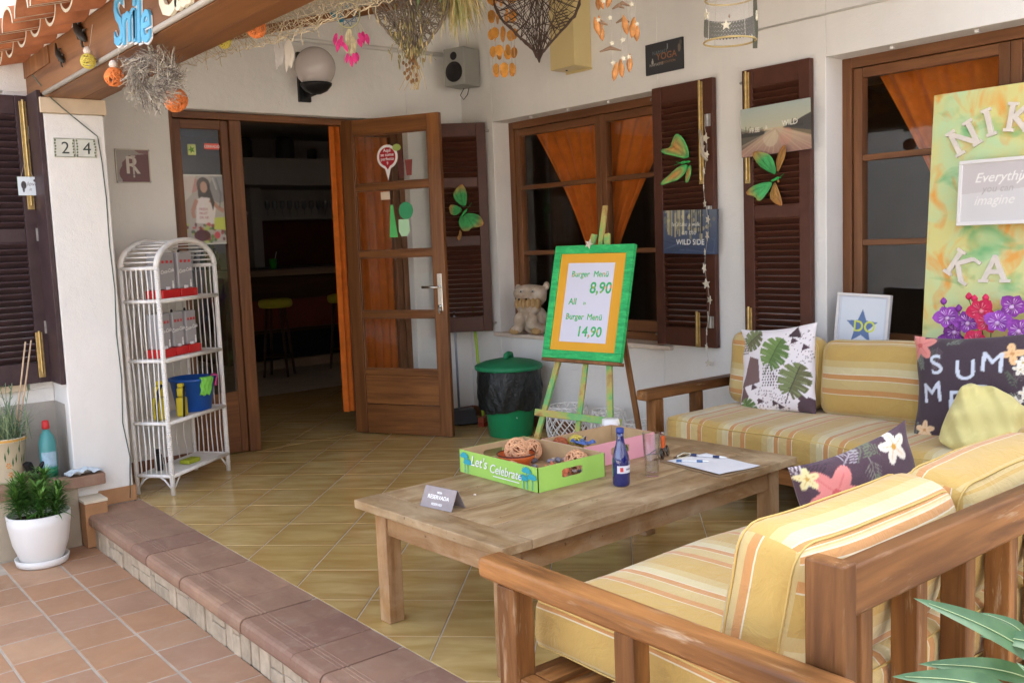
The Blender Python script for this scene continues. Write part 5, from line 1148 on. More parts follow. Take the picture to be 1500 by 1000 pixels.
# loudspeaker
sp = thing('loudspeaker', 'small grey wall loudspeaker tilted down in the terrace corner', 'loudspeaker', (4.40, 5.98, 2.545), 0, None, (R(0), 0, R(-72)))
SPG = mat('speaker_grey', (.30, .30, .27), .5, .4, .06, 6)
obj('cabinet', MB().b2((-.095, -.10, 0), (.095, .10, .275)), SPG, sp, bevel=.008)
CONE = mat('speaker_cone', (.025, .022, .022), .6, .3, .1)
obj('woofer', MB().lathe([(.002, .004), (.04, -.006), (.068, .003), (.074, .006), (.075, .0)], 28), CONE, sp, smooth=True, loc=(0, -.1005, .10), rot=(PI/2, 0, 0)); obj('tweeter', MB().lathe([(.002, .006), (.02, .002), (.028, .004), (.03, 0)], 20), CONE, sp, smooth=True, loc=(.0, -.1005, .215), rot=(PI/2, 0, 0))
obj('bracket', MB().b2((-.02, .1005, .10), (.02, .16, .17)), SPG, sp); obj('cable', MB().tube([(-.03, .06, .0), (-.06, .05, -.05), (-.03, .05, -.085), (0, .06, -.05), (.01, .07, 0)], .003, 5), BLACK, sp, smooth=True)
# beige cabinet
ab = thing('alarm_cabinet', 'beige metal wall cabinet with louvre slots high above the window', 'cabinet', (WB, 4.84, 2.50), RB)
BEI = mat('beige_enamel', (.62, .50, .24), .4, .4, .05, 3)
obj('body', MB().b2((-.12, -.155, 0), (.12, -.001, .56)), BEI, ab, bevel=.006)
for k in range(6): obj('louvre', MB().b2((-.05, -.158, .265+.019*k), (.07, -.1555, .272+.019*k)), mat('dark_slot', (.12, .09, .04), .6), ab)
obj('lock', MB().lathe([(.008, 0), (.008, .004), (.003, .006)], 10), BLACK, ab, smooth=True, loc=(-.04, -.08, -.0005), rot=(PI, 0, 0)); obj('base_plate', MB().b2((-.125, -.012, -.014), (.125, -.0008, -.0005)), BEI, ab)
# dark yoga sign
cv = Canvas(.3, .19, 500, '26262a'); rr = random.Random(9)
cv.text('NAMAST', .06, .118, .022, '55686c', .004); cv.text('YOGA', .09, .082, .040, '8d5a30', .012); cv.text('NAMASTE', .035, .05, .017, '9c9a92', .004); cv.ell(.058, .075, .009, .013, 'a9a69c'); cv.ell(.058, .092, .005, .006, 'a9a69c'); cv.text('MEDITATION', .115, .054, .015, '8d6a48', .003)
cv.line([(.18, .14), (.182, .17)], .006, '8c949a'); cv.ell(.275, .13, .012, .025, '6d6350'); cv.ell(.285, .16, .010, .015, '4f4a40')
def flat_sign(name, label, cat, cv, W_, H_, loc, rz, col, depth=.02, nx=140, rot=None, pm='paper_print'):
    t = thing(name, label, cat, loc, rz, None, rot); me = print_mesh('print', cv, W_, H_, nx); me.materials.append(print_mat(pm, .55)); obj('print', me, None, t, loc=(0, -depth-.0006, 0))
    obj('panel', MB().b2((-W_/2, -depth, 0), (W_/2, -.0005, H_)), col, t, bevel=.0015); return t
flat_sign('sign', 'small dark painted sign about yoga fixed above the window shutter', 'sign', cv, .30, .185, (WB, 4.075, 2.365), RB, BLACK, .014)
# road picture
cv = Canvas(.46, .27, 500, 'cfccae')
for k in range(60): cv.rect(0, .135+.135*k/60, .46, .135+.135*(k+1)/60+.001, tuple(np.array((.74, .73, .62))*(1-k/60)+np.array((.66, .71, .68))*k/60))
for k in range(40): cv.rect(0, .14*k/40, .46, .14*(k+1)/40+.001, tuple(np.array((.62, .47, .42))*(1-k/40)+np.array((.77, .70, .56))*k/40))
cv.poly([(0, .04), (.21, .135), (.0, .125)], '5c5647'); cv.poly([(.28, .135), (.46, .075), (.46, .14)], '73674f'); cv.poly([(.28, .138), (.46, .10), (.46, .195), (.40, .175), (.34, .15)], '45423f')
for k in range(16): x = .01*k+.004; cv.poly([(x-.008, .11), (x, .16+.025*rr.random()-.0012*k), (x+.008, .11)], '37352f')
for k in range(9): x = .31+.012*k; cv.poly([(x-.007, .13), (x, .165+.02*rr.random()), (x+.007, .13)], '3b3934')
cv.ell(.30, .085, .05, .04, 'c98a78', .45, 1.0); cv.ell(.2, .09, .05, .05, 'd8ceb0', .4, .8)
for k in range(24): x = -.2+.9*k/24; cv.line([(.235, .137), (x, 0)], .006, rr.choice(['b49a86', 'cdb89c', '9a7a6c']), .35)
cv.blur(1); cv.text('FREE', .06, .132, .024, 'e4e0d0', .004); cv.text('&', .165, .14, .02, 'e4e0d0', .003); cv.text('WILD', .275, .145, .028, 'f0ece0', .005)
flat_sign('picture', 'small canvas picture of a dusty road with the word WILD hung on the shutter', 'picture', cv, .452, .265, (WB-.0475, 3.232, 1.798), RB, mat('dark_picture_edge', (.06, .045, .035), .6), .022, rot=(0, R(-1), RB))
# wild side sign
cv = Canvas(.42, .26, 500, '3a4660')
for k in range(40): cv.rect(0, .26*k/40, .42, .26*(k+1)/40+.001, tuple(np.array((.20, .26, .38))*(1-k/40)+np.array((.36, .39, .44))*k/40))
for k in range(16):
    x = rr.uniform(0, .30); cv.rect(x, .10+rr.uniform(-.02, .04), x+rr.uniform(.006, .016), .26, rr.choice(['b9ae84', 'd2c796', '8f8a6c']), .75)
for k in range(40): cv.ell(rr.uniform(0, .42), rr.uniform(.14, .26), .012, .012, rr.choice(['c9bf90', '2a3246', '7d7c66']), .5)
for k in range(10): x = rr.uniform(.2, .42); cv.rect(x, .12, x+.008, .26, '20283a', .8)
for k in range(14): cv.line([(rr.uniform(0, .42), rr.uniform(.0, .1)), (rr.uniform(0, .42), rr.uniform(0, .1))], .006, rr.choice(['26324c', '56627c']), .5)
cv.text("let's take a walk", .07, .165, .024, 'd9d6c8', .004, .15); cv.text('on the', .15, .115, .03, 'd9d6c8', .004, .25); cv.text('WILD SIDE', .105, .055, .032, 'ecebe4', .010)
flat_sign('sign', 'forest picture sign reading WILD SIDE hung on the shutter by the easel', 'sign', cv, .415, .262, (WB-.0475, 3.858, 1.262), RB, mat('navy_panel', (.05, .06, .09), .6), .018, rot=(0, R(1.5), RB))
# door poster
cv = Canvas(.30, .42, 400, 'b9b2aa')
cv.ell(.05, .36, .06, .05, 'c98f86', .8); cv.ell(.25, .33, .07, .08, '8e8f92', .8); cv.ell(.14, .36, .048, .045, '5b524e'); cv.poly([(.095, .35), (.10, .27), (.14, .245), (.185, .28), (.187, .36)], '4a4340'); cv.ell(.142, .345, .026, .034, 'c19a86')
cv.poly([(.07, .13), (.085, .27), (.12, .285), (.18, .28), (.225, .24), (.20, .12)], 'e5dcda'); cv.line([(.18, .27), (.24, .22), (.28, .20)], .026, 'bd8d7c'); cv.line([(.085, .27), (.05, .20), (.06, .16)], .026, 'bd8d7c')
for k, s_ in enumerate(('FRESH', 'FRUIT', 'DRINK')): cv.text(s_, .10, .205-.025*k, .016, 'b04a58', .004)
for _ in range(60): cv.ell(rr.uniform(.0, .3), rr.uniform(0, .12), rr.uniform(.008, .02), rr.uniform(.006, .016), rr.choice(['3f5a2a', '6d8a3a', '9c2f36', 'c94a50', '6d2530', 'b7c46a']), .85)
cv.ell(.11, .055, .06, .035, '5e1f2a'); cv.poly([(.20, .09), (.29, .085), (.29, .165), (.205, .16)], 'c6cf5a'); cv.ell(.22, .055, .022, .022, 'd4525a'); cv.poly([(.165, .36), (.19, .33), (.215, .25), (.20, .20), (.18, .28)], '4a4340'); cv.poly([(.0, .42), (.09, .42), (.05, .30), (.0, .26)], 'd8d4cc', .7); cv.poly([(.19, .42), (.3, .42), (.3, .30), (.24, .34)], 'a5a6aa', .7); cv.line([(.235, .40), (.265, .30), (.25, .22)], .012, '6e6f72', .6); cv.line([(.21, .40), (.235, .33)], .008, 'e3e3e0', .6); cv.blur(3)
for a in ((0, 0, .3, .008), (0, .412, .3, .42), (.292, 0, .3, .42)): cv.rect(*a, 'd8d8d0')
ps = thing('poster', 'poster of a dark haired woman in a white top behind the side window', 'poster', (2.485, 6.3125, 1.435)); me = print_mesh('sheet', cv, .28, .46, 120); me.materials.append(print_mat('paper_print', .8)); obj('sheet', me, None, ps, loc=(0, -.003, 0)); obj('backing', MB().b2((-.14, -.0025, 0), (.14, -.001, .46)), mat('white_paper', (.76, .76, .78)), ps)

# butterflies
BFM = print_mat('butterfly_paint', .6, .3)
def butterfly(label, loc, rz, ctr, wings, body, sc, mode):
    """wings: outlines in photo-measured units round the body, y up"""
    t = thing('butterfly', label, 'butterfly', loc, rz, 'painted butterflies on the shutters')
    GRN, LIM, ORG, RST = [np.array(c) for c in ((.02, .26, .07), (.05, .50, .11), (.60, .24, .04), (.42, .10, .02))]
    for wi, (nm, pl, tint) in enumerate(wings):
        P = np.array([((x-ctr[0])*sc, (ctr[1]-y)*sc) for x, y in pl]); k = len(P); q = []
        for i in range(k):   # rounded outline
            a, b = P[i], P[(i+1) % k]; q += [a*.75+b*.25, a*.25+b*.75]
        P = np.array(q); k = len(P); C0 = P.mean(0); B0 = P[np.argmin((P**2).sum(1))]; Lm = np.sqrt(((P-B0)**2).sum(1)).max(); v = []; cols = []; rings = 7
        for r in range(rings+1):
            f = r/rings
            for p in P:
                c = C0+(p-C0)*f; d = math.sqrt(((c-B0)**2).sum())/Lm; n = math.sin(c[0]*420+wi)*math.sin(c[1]*390)*.5+.5; ang = math.atan2(*(c-B0)); vein = abs(math.sin(ang*9))**6
                v.append((c[0], -.004-.05*d-.012*(1-f), c[1]))
                if mode == 'orange_heart': col = ORG*(1-f**1.5)+LIM*f**1.5 if d > .15 else LIM
                else: col = (GRN*.4+LIM*.6)*(1-max(0, d-.6)/.4)+ORG*max(0, d-.6)/.4
                if tint == 'o': col = ORG*.6+RST*.4*n+col*.15
                cols.append(col*(.72+.45*n)*(1-.4*vein))
        F = [(r*k+i, r*k+(i+1) % k, (r+1)*k+(i+1) % k, (r+1)*k+i) for r in range(rings) for i in range(k)]
        me = MB().add(v, F).mesh(nm, True); setcol(me, cols); me.materials.append(BFM); o = obj(nm, me, None, t); so = o.modifiers.new('thick', 'SOLIDIFY'); so.thickness = .002
    a, b = [np.array(((x-ctr[0])*sc, (ctr[1]-y)*sc)) for x, y in body]; G1 = mat('butterfly_body', (.05, .42, .10), .6, .3, .4, 40, .4); pt_ = lambda f: (a[0]*(1-f)+b[0]*f, -.014, a[1]*(1-f)+b[1]*f)
    obj('body', MB().tube([pt_(f) for f in (0, .2, .45, .6, .8, 1)], [.003, .008, .006, .009, .009, .004], 8), G1, t, smooth=True)
    for e in (-1, 1): obj('antenna', MB().tube([pt_(1), tuple(np.array(pt_(1.5))+(0.008*e, -.008, .01*e))], .0013, 4), G1, t)
K1 = 5.75/1411.6/3.703; K2 = 5.35/1411.6/3.333; K3 = 6.85/1411.6/3.703
butterfly('green butterfly with orange wing centres on the shutter above the forest sign', (WB-.056, 3.845, 1.805), RB, (1140, 852),
    [('upper_wing', [(1130, 840), (1040, 810), (985, 795), (980, 772), (1030, 775), (1060, 720), (1085, 700), (1120, 725), (1142, 790)], ''), ('lower_wing', [(1130, 862), (1080, 866), (1030, 902), (975, 945), (980, 962), (1030, 948), (1085, 938), (1125, 895)], ''), ('tail_wing', [(1135, 870), (1130, 920), (1145, 962), (1166, 955), (1165, 900), (1148, 868)], '')], ((1150, 850), (1085, 852)), K1*1.05, 'orange_heart')
butterfly('green butterfly with rusty orange tips on the shutter under the road picture', (WB-.056, 3.245, 1.66), RB, (288, 930),
    [('upper_wing', [(295, 912), (258, 895), (213, 860), (190, 812), (205, 792), (250, 803), (287, 820), (302, 870)], ''), ('upper_wing', [(300, 908), (303, 852), (333, 808), (365, 780), (382, 785), (367, 832), (332, 872)], 'o'), ('lower_wing', [(275, 940), (230, 940), (175, 958), (148, 990), (200, 1005), (217, 1030), (238, 1022), (272, 965)], ''), ('lower_wing', [(280, 948), (292, 944), (322, 985), (357, 1042), (355, 1060), (302, 1040), (268, 1010)], 'o'), ('tail_wing', [(300, 930), (345, 938), (338, 950), (308, 945)], 'o')], ((272, 938), (318, 925)), K2*1.03, 'tips')
butterfly('green butterfly with orange tips on the shutter behind the open door', (4.335, 5.955, 1.60), math.atan2(5.87-6.115, 4.515-4.16), (1190, 325),
    [('upper_wing', [(1205, 298), (1160, 268), (1140, 235), (1150, 205), (1187, 170), (1207, 190), (1217, 240)], ''), ('upper_wing', [(1180, 318), (1147, 337), (1120, 325), (1118, 280), (1150, 278), (1187, 300)], ''), ('lower_wing', [(1205, 322), (1262, 328), (1287, 353), (1297, 388), (1262, 402), (1235, 397), (1210, 422), (1170, 408), (1163, 350), (1187, 345)], ''), ('tail_wing', [(1170, 402), (1183, 430), (1166, 467), (1150, 457), (1163, 430)], 'o')], ((1172, 350), (1212, 302)), K3*1.1, 'tips')
# star garland
STAR = mat('pale_star', (.58, .53, .42), .8, .2, .2, 30)
gd = thing('star_garland', 'garland of pale wooden stars hanging down beside the shutter', 'garland', (WB-.06, 3.70, 2.0), RB)
obj('cord', MB().tube([(-.02+.016*math.sin(k*.8), -.012, -1.40*k/24) for k in range(25)], .0012, 4), mat('thin_thread', (.5, .46, .38)), gd)
def starpoly(r, k=.45): return [(r*(1 if i % 2 == 0 else k)*math.sin(i*PI/5), r*(1 if i % 2 == 0 else k)*math.cos(i*PI/5)) for i in range(10)]
for k in range(15):
    r = random.choice([.026, .032, .022]); a = random.uniform(0, 1); c = (-.02+.016*math.sin((k*.094+.07)/1.4*24*.8)+random.uniform(-.006, .006), -.014, -.07-.094*k)
    obj('star', MB().prism([(x*math.cos(a)-y*math.sin(a), x*math.sin(a)+y*math.cos(a)) for x, y in starpoly(r)], 0, .005, (c, (math.cos(k*1.3)*.5+.5, .4*math.sin(k), 0), (0, 0, 1), (0, -1, 0))), STAR, gd)
for k in range(4): obj('driftwood', MB().tube([(-.05+.01*k, -.02, -.02-.03*k), (-.03, -.03, -.07-.03*k), (-.035+.012*k, -.02, -.14-.02*k)], .008, 6), mat('grey_driftwood', (.40, .35, .28), .8, .2, .2), gd, smooth=True)
# framed star picture on the sill
cv = Canvas(.28, .34, 400, 'cdd3dc'); cv.rect(.012, .012, .268, .328, 'd9e0e8'); cv.poly([(.14+x, .175+y) for x, y in starpoly(.095)], '5f7aa6'); cv.text('DO', .095, .15, .058, 'd9e352', .02); cv.text('GOOD', .085, .06, .03, '5f7aa6', .006)
fs = thing('framed_picture', 'white framed picture of a blue star with the word DO on the sill', 'framed picture', (WB-.06, 2.735, .692), 0, None, (R(-6), R(2), RB))
me = print_mesh('print', cv, .27, .33, 120); me.materials.append(print_mat('paper_print', .8)); obj('print', me, None, fs, loc=(0, -.012, .01))
for a in ((-.15, 0, .15, .014), (-.15, .336, .15, .35), (-.15, .014, -.136, .336), (.136, .014, .15, .336)): obj('frame', MB().b2((a[0], -.02, a[1]), (a[2], .004, a[3])), mat('white_frame', (.72, .70, .68), .45, .4, .04), fs, bevel=.002)
obj('backing', MB().b2((-.136, -.011, .012), (.136, .002, .338)), CREAMW, fs)
# painted board with wooden letters
bd_ = thing('painted_board', 'tall spray painted green, yellow and orange board with wooden letters behind the sofa', 'board', (WB-.13, 1.76, .692), 0, None, (R(-5), 0, RB))
PB = NT('sprayed_board_paint'); v = PB.coord((1, 1, 1), False); n1 = PB.noise(v, 3.2, 3, .5, .9); n2 = PB.noise(PB.coord((1.4, 1, 1), False), 5.5, 3, .5, 1.2); n3 = PB.noise(PB.coord((1, 2, 1.3), False), 4.2, 3, .5, .6)
c = PB.mix(PB.ramp(n1, [(.45, (0, 0, 0)), (.68, (1, 1, 1))]), (.66, .62, .24), (.50, .68, .38)); c = PB.mix(PB.ramp(n2, [(.50, (0, 0, 0)), (.70, (.85, .85, .85))]), c, (.78, .32, .04)); c = PB.mix(PB.ramp(n3, [(.56, (0, 0, 0)), (.70, (.85, .85, .85))]), c, (.10, .42, .16))
PB.bsdf(c, .5, .35); obj('panel', MB().b2((-.60, -.018, 0), (.60, 0, 1.30)), PB.m, bd_, bevel=.002)
WL = mat('whitewashed_wood_letter', (.70, .64, .56), .7, .3, .1, 20)
for ch, x, z, r in (('N', -.415, 1.03, R(28)), ('I', -.315, 1.085, R(16)), ('K', -.20, 1.09, R(-8)), ('I', -.06, 1.09, R(-8)), ('K', -.45, .44, R(-32)), ('A', -.27, .425, R(0))):
    t_ = text_geo(ch, .115, .012, .018); lo = obj('letter', t_, WL, bd_, loc=(x, -.0185, z), rot=(0, -r, 0))
    if ch in 'NIKA':   # slab serifs
        bm = MB(); wd = text_tris(ch, .018)[2]*.115/2
        for sx in ((-1, 1) if ch != 'I' else (0,)):
            for zz_ in (0, .115):
                if ch == 'A' and zz_: continue
                bm.box((sx*wd*.8, -.0065, zz_), (.045, .0115, .014))
        each('serif', bm, WL, lo)
fr2 = thing('framed_picture', 'pale framed print with white script hung on the painted board', 'framed picture', (WB-.16, 1.93, 1.385), 0, None, (R(-5), 0, RB))
cv = Canvas(.46, .26, 500, 'c4bdbb'); cv.poly([(0, 0), (.46, 0), (.46, .15), (0, .125)], 'cfccca'); cv.text('Everything', .06, .175, .042, 'ece9e2', .006, .3); cv.text('you can', .09, .13, .03, 'a9a3a0', .003, .2); cv.text('imagine', .06, .075, .04, 'e6e3dc', .004, .3); cv.line([(.24, .16), (.33, .24)], .006, 'efeae0')
me = print_mesh('print', cv, .46, .26, 150); me.materials.append(print_mat('paper_print', .8)); obj('print', me, None, fr2, loc=(0, -.014, .0))
for a in ((-.246, -.016, .246, 0), (-.246, .26, .246, .276), (-.246, 0, -.23, .26), (.23, 0, .246, .26)): obj('frame', MB().b2((a[0], -.02, a[1]), (a[2], -.001, a[3])), mat('white_frame', (.72, .70, .68)), fr2, bevel=.002)
# orchids in front of the board
ob_ = thing('artificial_orchids', 'bunch of purple and crimson artificial orchids behind the dark lettered pillow', 'flowers', (WB-.25, 1.93, .70), RB)
PUR = mat('purple_petal', (.25, .05, .33), .6, .3, .4, 50); PURL = mat('pale_purple_petal', (.62, .40, .66), .6, .3, .2, 60); CRI = mat('crimson_petal', (.62, .03, .10), .55, .3, .3, 50); CRL = mat('rose_petal', (.78, .25, .32), .55, .3, .2)
STEM = mat('green_stem', (.10, .22, .05), .6, .3, .2)
rg = np.random.default_rng(12)
def orchid(x, y, z, s, m1, m2, tl, head=True):
    fr_ = Matrix.Rotation(tl[0], 3, 'Z') @ Matrix.Rotation(tl[1], 3, 'X') @ Matrix.Rotation(tl[2], 3, 'Y')
    P = lambda v: tuple(Vector((x, y, z)) + fr_ @ Vector(v)*s)
    fl = None
    for k in range(5):
        a = PI/2+2*PI*k/5; wd = .46 if k in (1, 4) else .34; L = 1.0 if k in (1, 4) else .85; v = []; nn = 6
        for i in range(nn+1):
            t = i/nn; w_ = wd*math.sin(PI*min(1, .1+.9*t))**.7*(1-.15*t); rad = .06+L*t*.8
            for q in (-1, 0, 1): v.append(P((math.cos(a)*rad-math.sin(a)*w_*q, -.12*math.sin(t*2.4)-.05*abs(q), math.sin(a)*rad+math.cos(a)*w_*q)))
        m = MB().add(v, [(3*i+j, 3*i+j+1, 3*i+4+j, 3*i+3+j) for i in range(nn) for j in (0, 1)]); o = obj('petal', m, m1, ob_ if fl is None else ob_, smooth=True)
        m = MB()
        for q in (-.5, 0, .5): m.add([P((math.cos(a)*.1-math.sin(a)*.04*q, -.10, math.sin(a)*.1+math.cos(a)*.04*q)), P((math.cos(a)*.42-math.sin(a)*(wd*q*.9+.05), -.15, math.sin(a)*.42+math.cos(a)*(wd*q*.9+.05))), P((math.cos(a)*.5-math.sin(a)*(wd*q*.9), -.16, math.sin(a)*.5+math.cos(a)*(wd*q*.9)))], [(0, 1, 2)])
        obj('petal_streak', m, m2, o)
    obj('lip', MB().lathe([(.02*s, 0), (.16*s, .05*s), (.1*s, .16*s), (.02*s, .2*s)], 8), m2, ob_, smooth=True, loc=P((0, -.08, -.12)), rot=(1.2, 0, 0))
for i, (x, z) in enumerate(((-.235, .26), (-.20, .20), (-.24, .14), (-.17, .13), (-.15, .24), (.04, .32), (.09, .22), (.02, .14), (.13, .14), (.0, .25))): orchid(x, rg.uniform(-.05, .03), z, .072, PUR, PURL, (rg.uniform(-.6, .6), rg.uniform(-.5, .3), rg.uniform(-.6, .6)))
for i, (x, z) in enumerate(((-.09, .16), (-.05, .25), (-.12, .09), (-.03, .12), (-.08, .30))): orchid(x, -.05+rg.uniform(-.03, .03), z, .074, CRI, CRL, (rg.uniform(-.5, .5), rg.uniform(-.5, .3), rg.uniform(-.6, .6)))
for x, z, mt in ((-.26, .33, PUR), (-.19, .30, PUR), (-.12, .345, CRI), (-.145, .355, CRI), (-.07, .35, CRI)):
    obj('bud', MB().lathe([(.002, -.016), (.012, -.008), (.015, .003), (.008, .014), (.001, .02)], 10), mt, ob_, smooth=True, loc=(x, -.01, z)); obj('stem', MB().tube([(x, -.01, z-.01), (x+.02, .0, z-.08), (-.06, .02, .0)], .0025, 5), STEM, ob_, smooth=True)
obj('pot', MB().lathe([(.05, .0005), (.065, .08), (.06, .08), (.01, .07)], 16), mat('white_paper', (.76, .76, .78)), ob_, loc=(-.04, .05, 0), smooth=True)
# little sign hung on the left shutter, cable on the column
hs = thing('hanging_sign', 'little white square sign with a heart hung on the left shutter', 'sign', (1.281, 5.747, 1.725), R(2))
cv = Canvas(.1, .1, 600, 'dfe9ee'); cv.ell(.028, .055, .014, .022, '3a3438'); cv.ell(.026, .035, .006, .02, '4a4448'); cv.text('love', .045, .052, .022, '6f6a70', .003, .3); cv.text('it', .055, .025, .016, '6f6a70', .002, .3); cv.ell(.085, .08, .006, .008, '3a3438')
me = print_mesh('print', cv, .098, .098, 60); me.materials.append(print_mat('paper_print', .8)); obj('print', me, None, hs, loc=(0, -.0105, 0.001)); obj('panel', MB().b2((-.05, -.01, 0), (.05, -.001, .10)), mat('pale_green_wood', (.55, .68, .58), .6), hs, bevel=.001)
obj('string', MB().tube([(-.03, -.004, .1), (-.004, -.006, .185), (.03, -.004, .1)], .0016, 5), mat('jute_string', (.42, .33, .22), .9), hs)
tag(obj('cable', MB().tube([(1.30, 5.52, 2.33), (1.38, 5.535, 2.225), (1.44, 5.538, 2.17), (1.61, 5.5545, 2.03), (1.622, 5.5555, 1.9), (1.63, 5.5565, 1.7), (1.627, 5.557, 1.45), (1.636, 5.5565, 1.2), (1.625, 5.557, .95), (1.634, 5.557, .7), (1.62, 5.557, .45), (1.645, 5.5565, .25), (1.625, 5.5475, .02), ], .003, 6), mat('dark_green_cable', (.07, .10, .08), .5), None, smooth=True), 'thin dark cable running down the front edge of the white column', 'cable')
# letters on the beam
lg = thing('beam_lettering', 'blue Smile and white Ca lettering fixed on the wooden porch beam', 'lettering', (1.3385, 3.98, 2.252), RB)
SKY_ = mat('sky_blue_paint', (.12, .42, .66), .6, .3, .1)
for i, (ch, y0) in enumerate((('S', 0), ('m', .105), ('i', .235), ('l', .285), ('e', .335))): obj('letter', text_geo(ch, .19 if ch in 'Sl' else .17, .012, .012, .2, False), SKY_, lg, loc=(-.26+y0, -.001, .0-.012*i)); obj('letter_back', text_geo(ch, .19 if ch in 'Sl' else .17, .005, .030, .2, False), mat('white_frame', (.72, .70, .68)), lg, loc=(-.268+y0, -.0, -.003-.012*i))
for i, (ch, y0) in enumerate((('C', .43), ('a', .585), ('f', .70), ('é', .77))): obj('letter', text_geo(ch, .2, .014, .02, .2, False), mat('ivory_paint', (.72, .66, .50), .6), lg, loc=(-.13+y0, -.001, -.0))
lz = ('lizard_ornament', 'dark metal gecko ornament fixed on the beam below the roof tiles', 'ornament')
for i, (y, z, lab) in enumerate(((5.08, 2.36, 'small dark metal gecko low on the beam next to the column'), (4.72, 2.405, 'larger dark metal gecko on the beam beside the blue lettering'))):
    t = thing('gecko_ornament', lab, 'ornament', (1.337, y, z), 0, None, (0, R(38), RB)); MT = mat('dark_bronze', (.03, .028, .022), .5, .5, .3); s = 1+.35*i
    obj('body', MB().tube([(-.075*s, -.012, .02), (-.045*s, -.014, 0), (0, -.016, 0), (.05*s, -.014, .0), (.075*s, -.012, .002)], [.003, .008*s, .016*s, .013*s, .006], 8), MT, t, smooth=True)
    for x in (-.02, .035):
        for sg in (-1, 1): obj('leg', MB().tube([(x*s, -.012, 0), (x*s+.01, -.012, sg*.025*s), (x*s+.025, -.010, sg*.032*s)], .004*s, 5), MT, t, smooth=True)
# ================================================================ ornaments hanging below the porch roof
def strand_mat(name, col, var=.35): return mat(name, col, .85, .15, var, 25)
THREAD = mat('thin_thread', (.5, .46, .38))
VIEWRZ = -R(38.65)
OB, YB = ('orange', (.72, .22, .06)), ('lemon', (.62, .52, .10))
gb = 'rattan balls strung along the porch beam'
rattan_ball('rattan_ball', 'small yellow rattan ball with white knob in front of the beam beside the geckos', .031, YB, (1.298, 4.525, 2.235), gb, 22, seedv=21, cap=1, string=(.03, 0, .16))
rattan_ball('rattan_ball', 'orange rattan ball with shell knob hanging just before the dried wreath', .038, OB, (1.30, 4.19, 2.116), gb, 26, seedv=22, cap=1, string=(.03, 0, .12))
rattan_ball('rattan_ball', 'larger orange rattan ball hanging lowest, under the dried wreath', .051, OB, (1.60, 4.33, 2.06), gb, 30, seedv=23, string=(0, 0, .165), th=.0027)
rattan_ball('rattan_ball', 'small deep yellow rattan ball on the fishing net', .029, YB, (1.70, 3.99, 2.263), gb, 22, seedv=24, string=(-.05, 0, .05))
rattan_ball('rattan_ball', 'orange rattan ball with pale shell knob hanging before the fishing net', .037, OB, (1.70, 3.67, 2.255), gb, 26, seedv=25, cap=1, string=(-.05, 0, .14))
# dried wreath: many little twigs and needles round a ring
rg = np.random.default_rng(31)
wr = thing('dried_wreath', 'grey wreath of dried lavender twigs hanging from the porch beam', 'wreath', (1.40, 4.02, 2.115), VIEWRZ)
TW1 = strand_mat('dried_twig_grey', (.36, .32, .27)); TW2 = strand_mat('dried_twig_pale', (.55, .50, .40)); TW3 = strand_mat('dried_twig_dark', (.16, .13, .115))
for mt, cnt in ((TW1, 340), (TW2, 200), (TW3, 140)):
    m = MB()
    for k in range(cnt):
        a = rg.uniform(0, 2*PI); rr_ = .066+rg.normal()*.02; p = np.array((rr_*math.cos(a), rg.uniform(-.035, .035), rr_*math.sin(a)-.01))
        d = np.array((math.cos(a)*.4+rg.normal()*.7-.8*math.sin(a), rg.normal()*.6, math.sin(a)*.4+rg.normal()*.7+.8*math.cos(a)-.55)); d /= np.linalg.norm(d); L = rg.uniform(.03, .085)
        m.tube([p, p+d*L*.5+rg.normal(size=3)*.004, p+d*L], [.0016, .0013, .0006], 3, cap=False)
        for q in range(5):
            t = .35+.13*q; b = p+d*L*t; e = d*.6+rg.normal(size=3)*.7; e /= np.linalg.norm(e); s = np.cross(e, d); s /= np.linalg.norm(s)+1e-9; l = rg.uniform(.008, .018)
            m.add([b, b+e*l*.5+s*.0016, b+e*l, b+e*l*.5-s*.0016], [(0, 1, 2, 3)])
    obj('twigs', m, mt, wr, kind='stuff')
obj('hanger', MB().tube([(0, 0, .06), (-.01, 0, .125), (-.02, .0, .20)], .006, 6).tube([(0.01, 0.01, .06), (-.005, .01, .125), (-.02, .0, .20)], .004, 5), TW2, wr, smooth=True)
# fishing net
def net(label, curve_lo, hgt, x0, mesh_, seedv):
    rg = np.random.default_rng(seedv); t = thing('fishing_net', label, 'net', (x0, 3.7, 2.25)); m = MB()
    ys = [p[0] for p in curve_lo]; zs = [p[1] for p in curve_lo]; y0, y1 = max(ys), min(ys); n = int((y0-y1)/mesh_); rows = int(hgt/mesh_*1.3)
    yy = np.linspace(y0, y1, n+1); zl = np.interp(yy, ys[::-1] if ys[0] > ys[-1] else ys, zs[::-1] if ys[0] > ys[-1] else zs)
    P = np.zeros((rows+1, n+1, 3))
    for j in range(rows+1):
        f = j/rows; fold = .012*np.sin(yy*17+j*.5)+.008*np.sin(yy*41+j)
        P[j, :, 0] = fold*(1-f*.6)+.05*f*0-.12*f; P[j, :, 1] = yy-3.7+.012*np.sin(yy*23+j*1.3)+.006*rg.normal(size=n+1); P[j, :, 2] = zl-2.25+hgt*f**1.1*(1+.25*np.sin(yy*5))+.006*rg.normal(size=n+1)
    for j in range(rows+1): m.tube(P[j], .0011 if j else .0022, 3, cap=False)
    for i in range(n+1): m.tube(P[:, i], .0011, 3, cap=False)
    obj('mesh', m, mat('net_twine', (.50, .42, .28), .9, .1, .3, 40), t, kind='stuff')
    for k in range(6):
        i = rg.integers(0, n); p = P[0, i]; obj('loose_end', MB().tube([p, p+(0, .004, -.02), p+(.004, 0, -.045)], .0022, 4), mat('net_twine', (.5, .42, .28)), t)
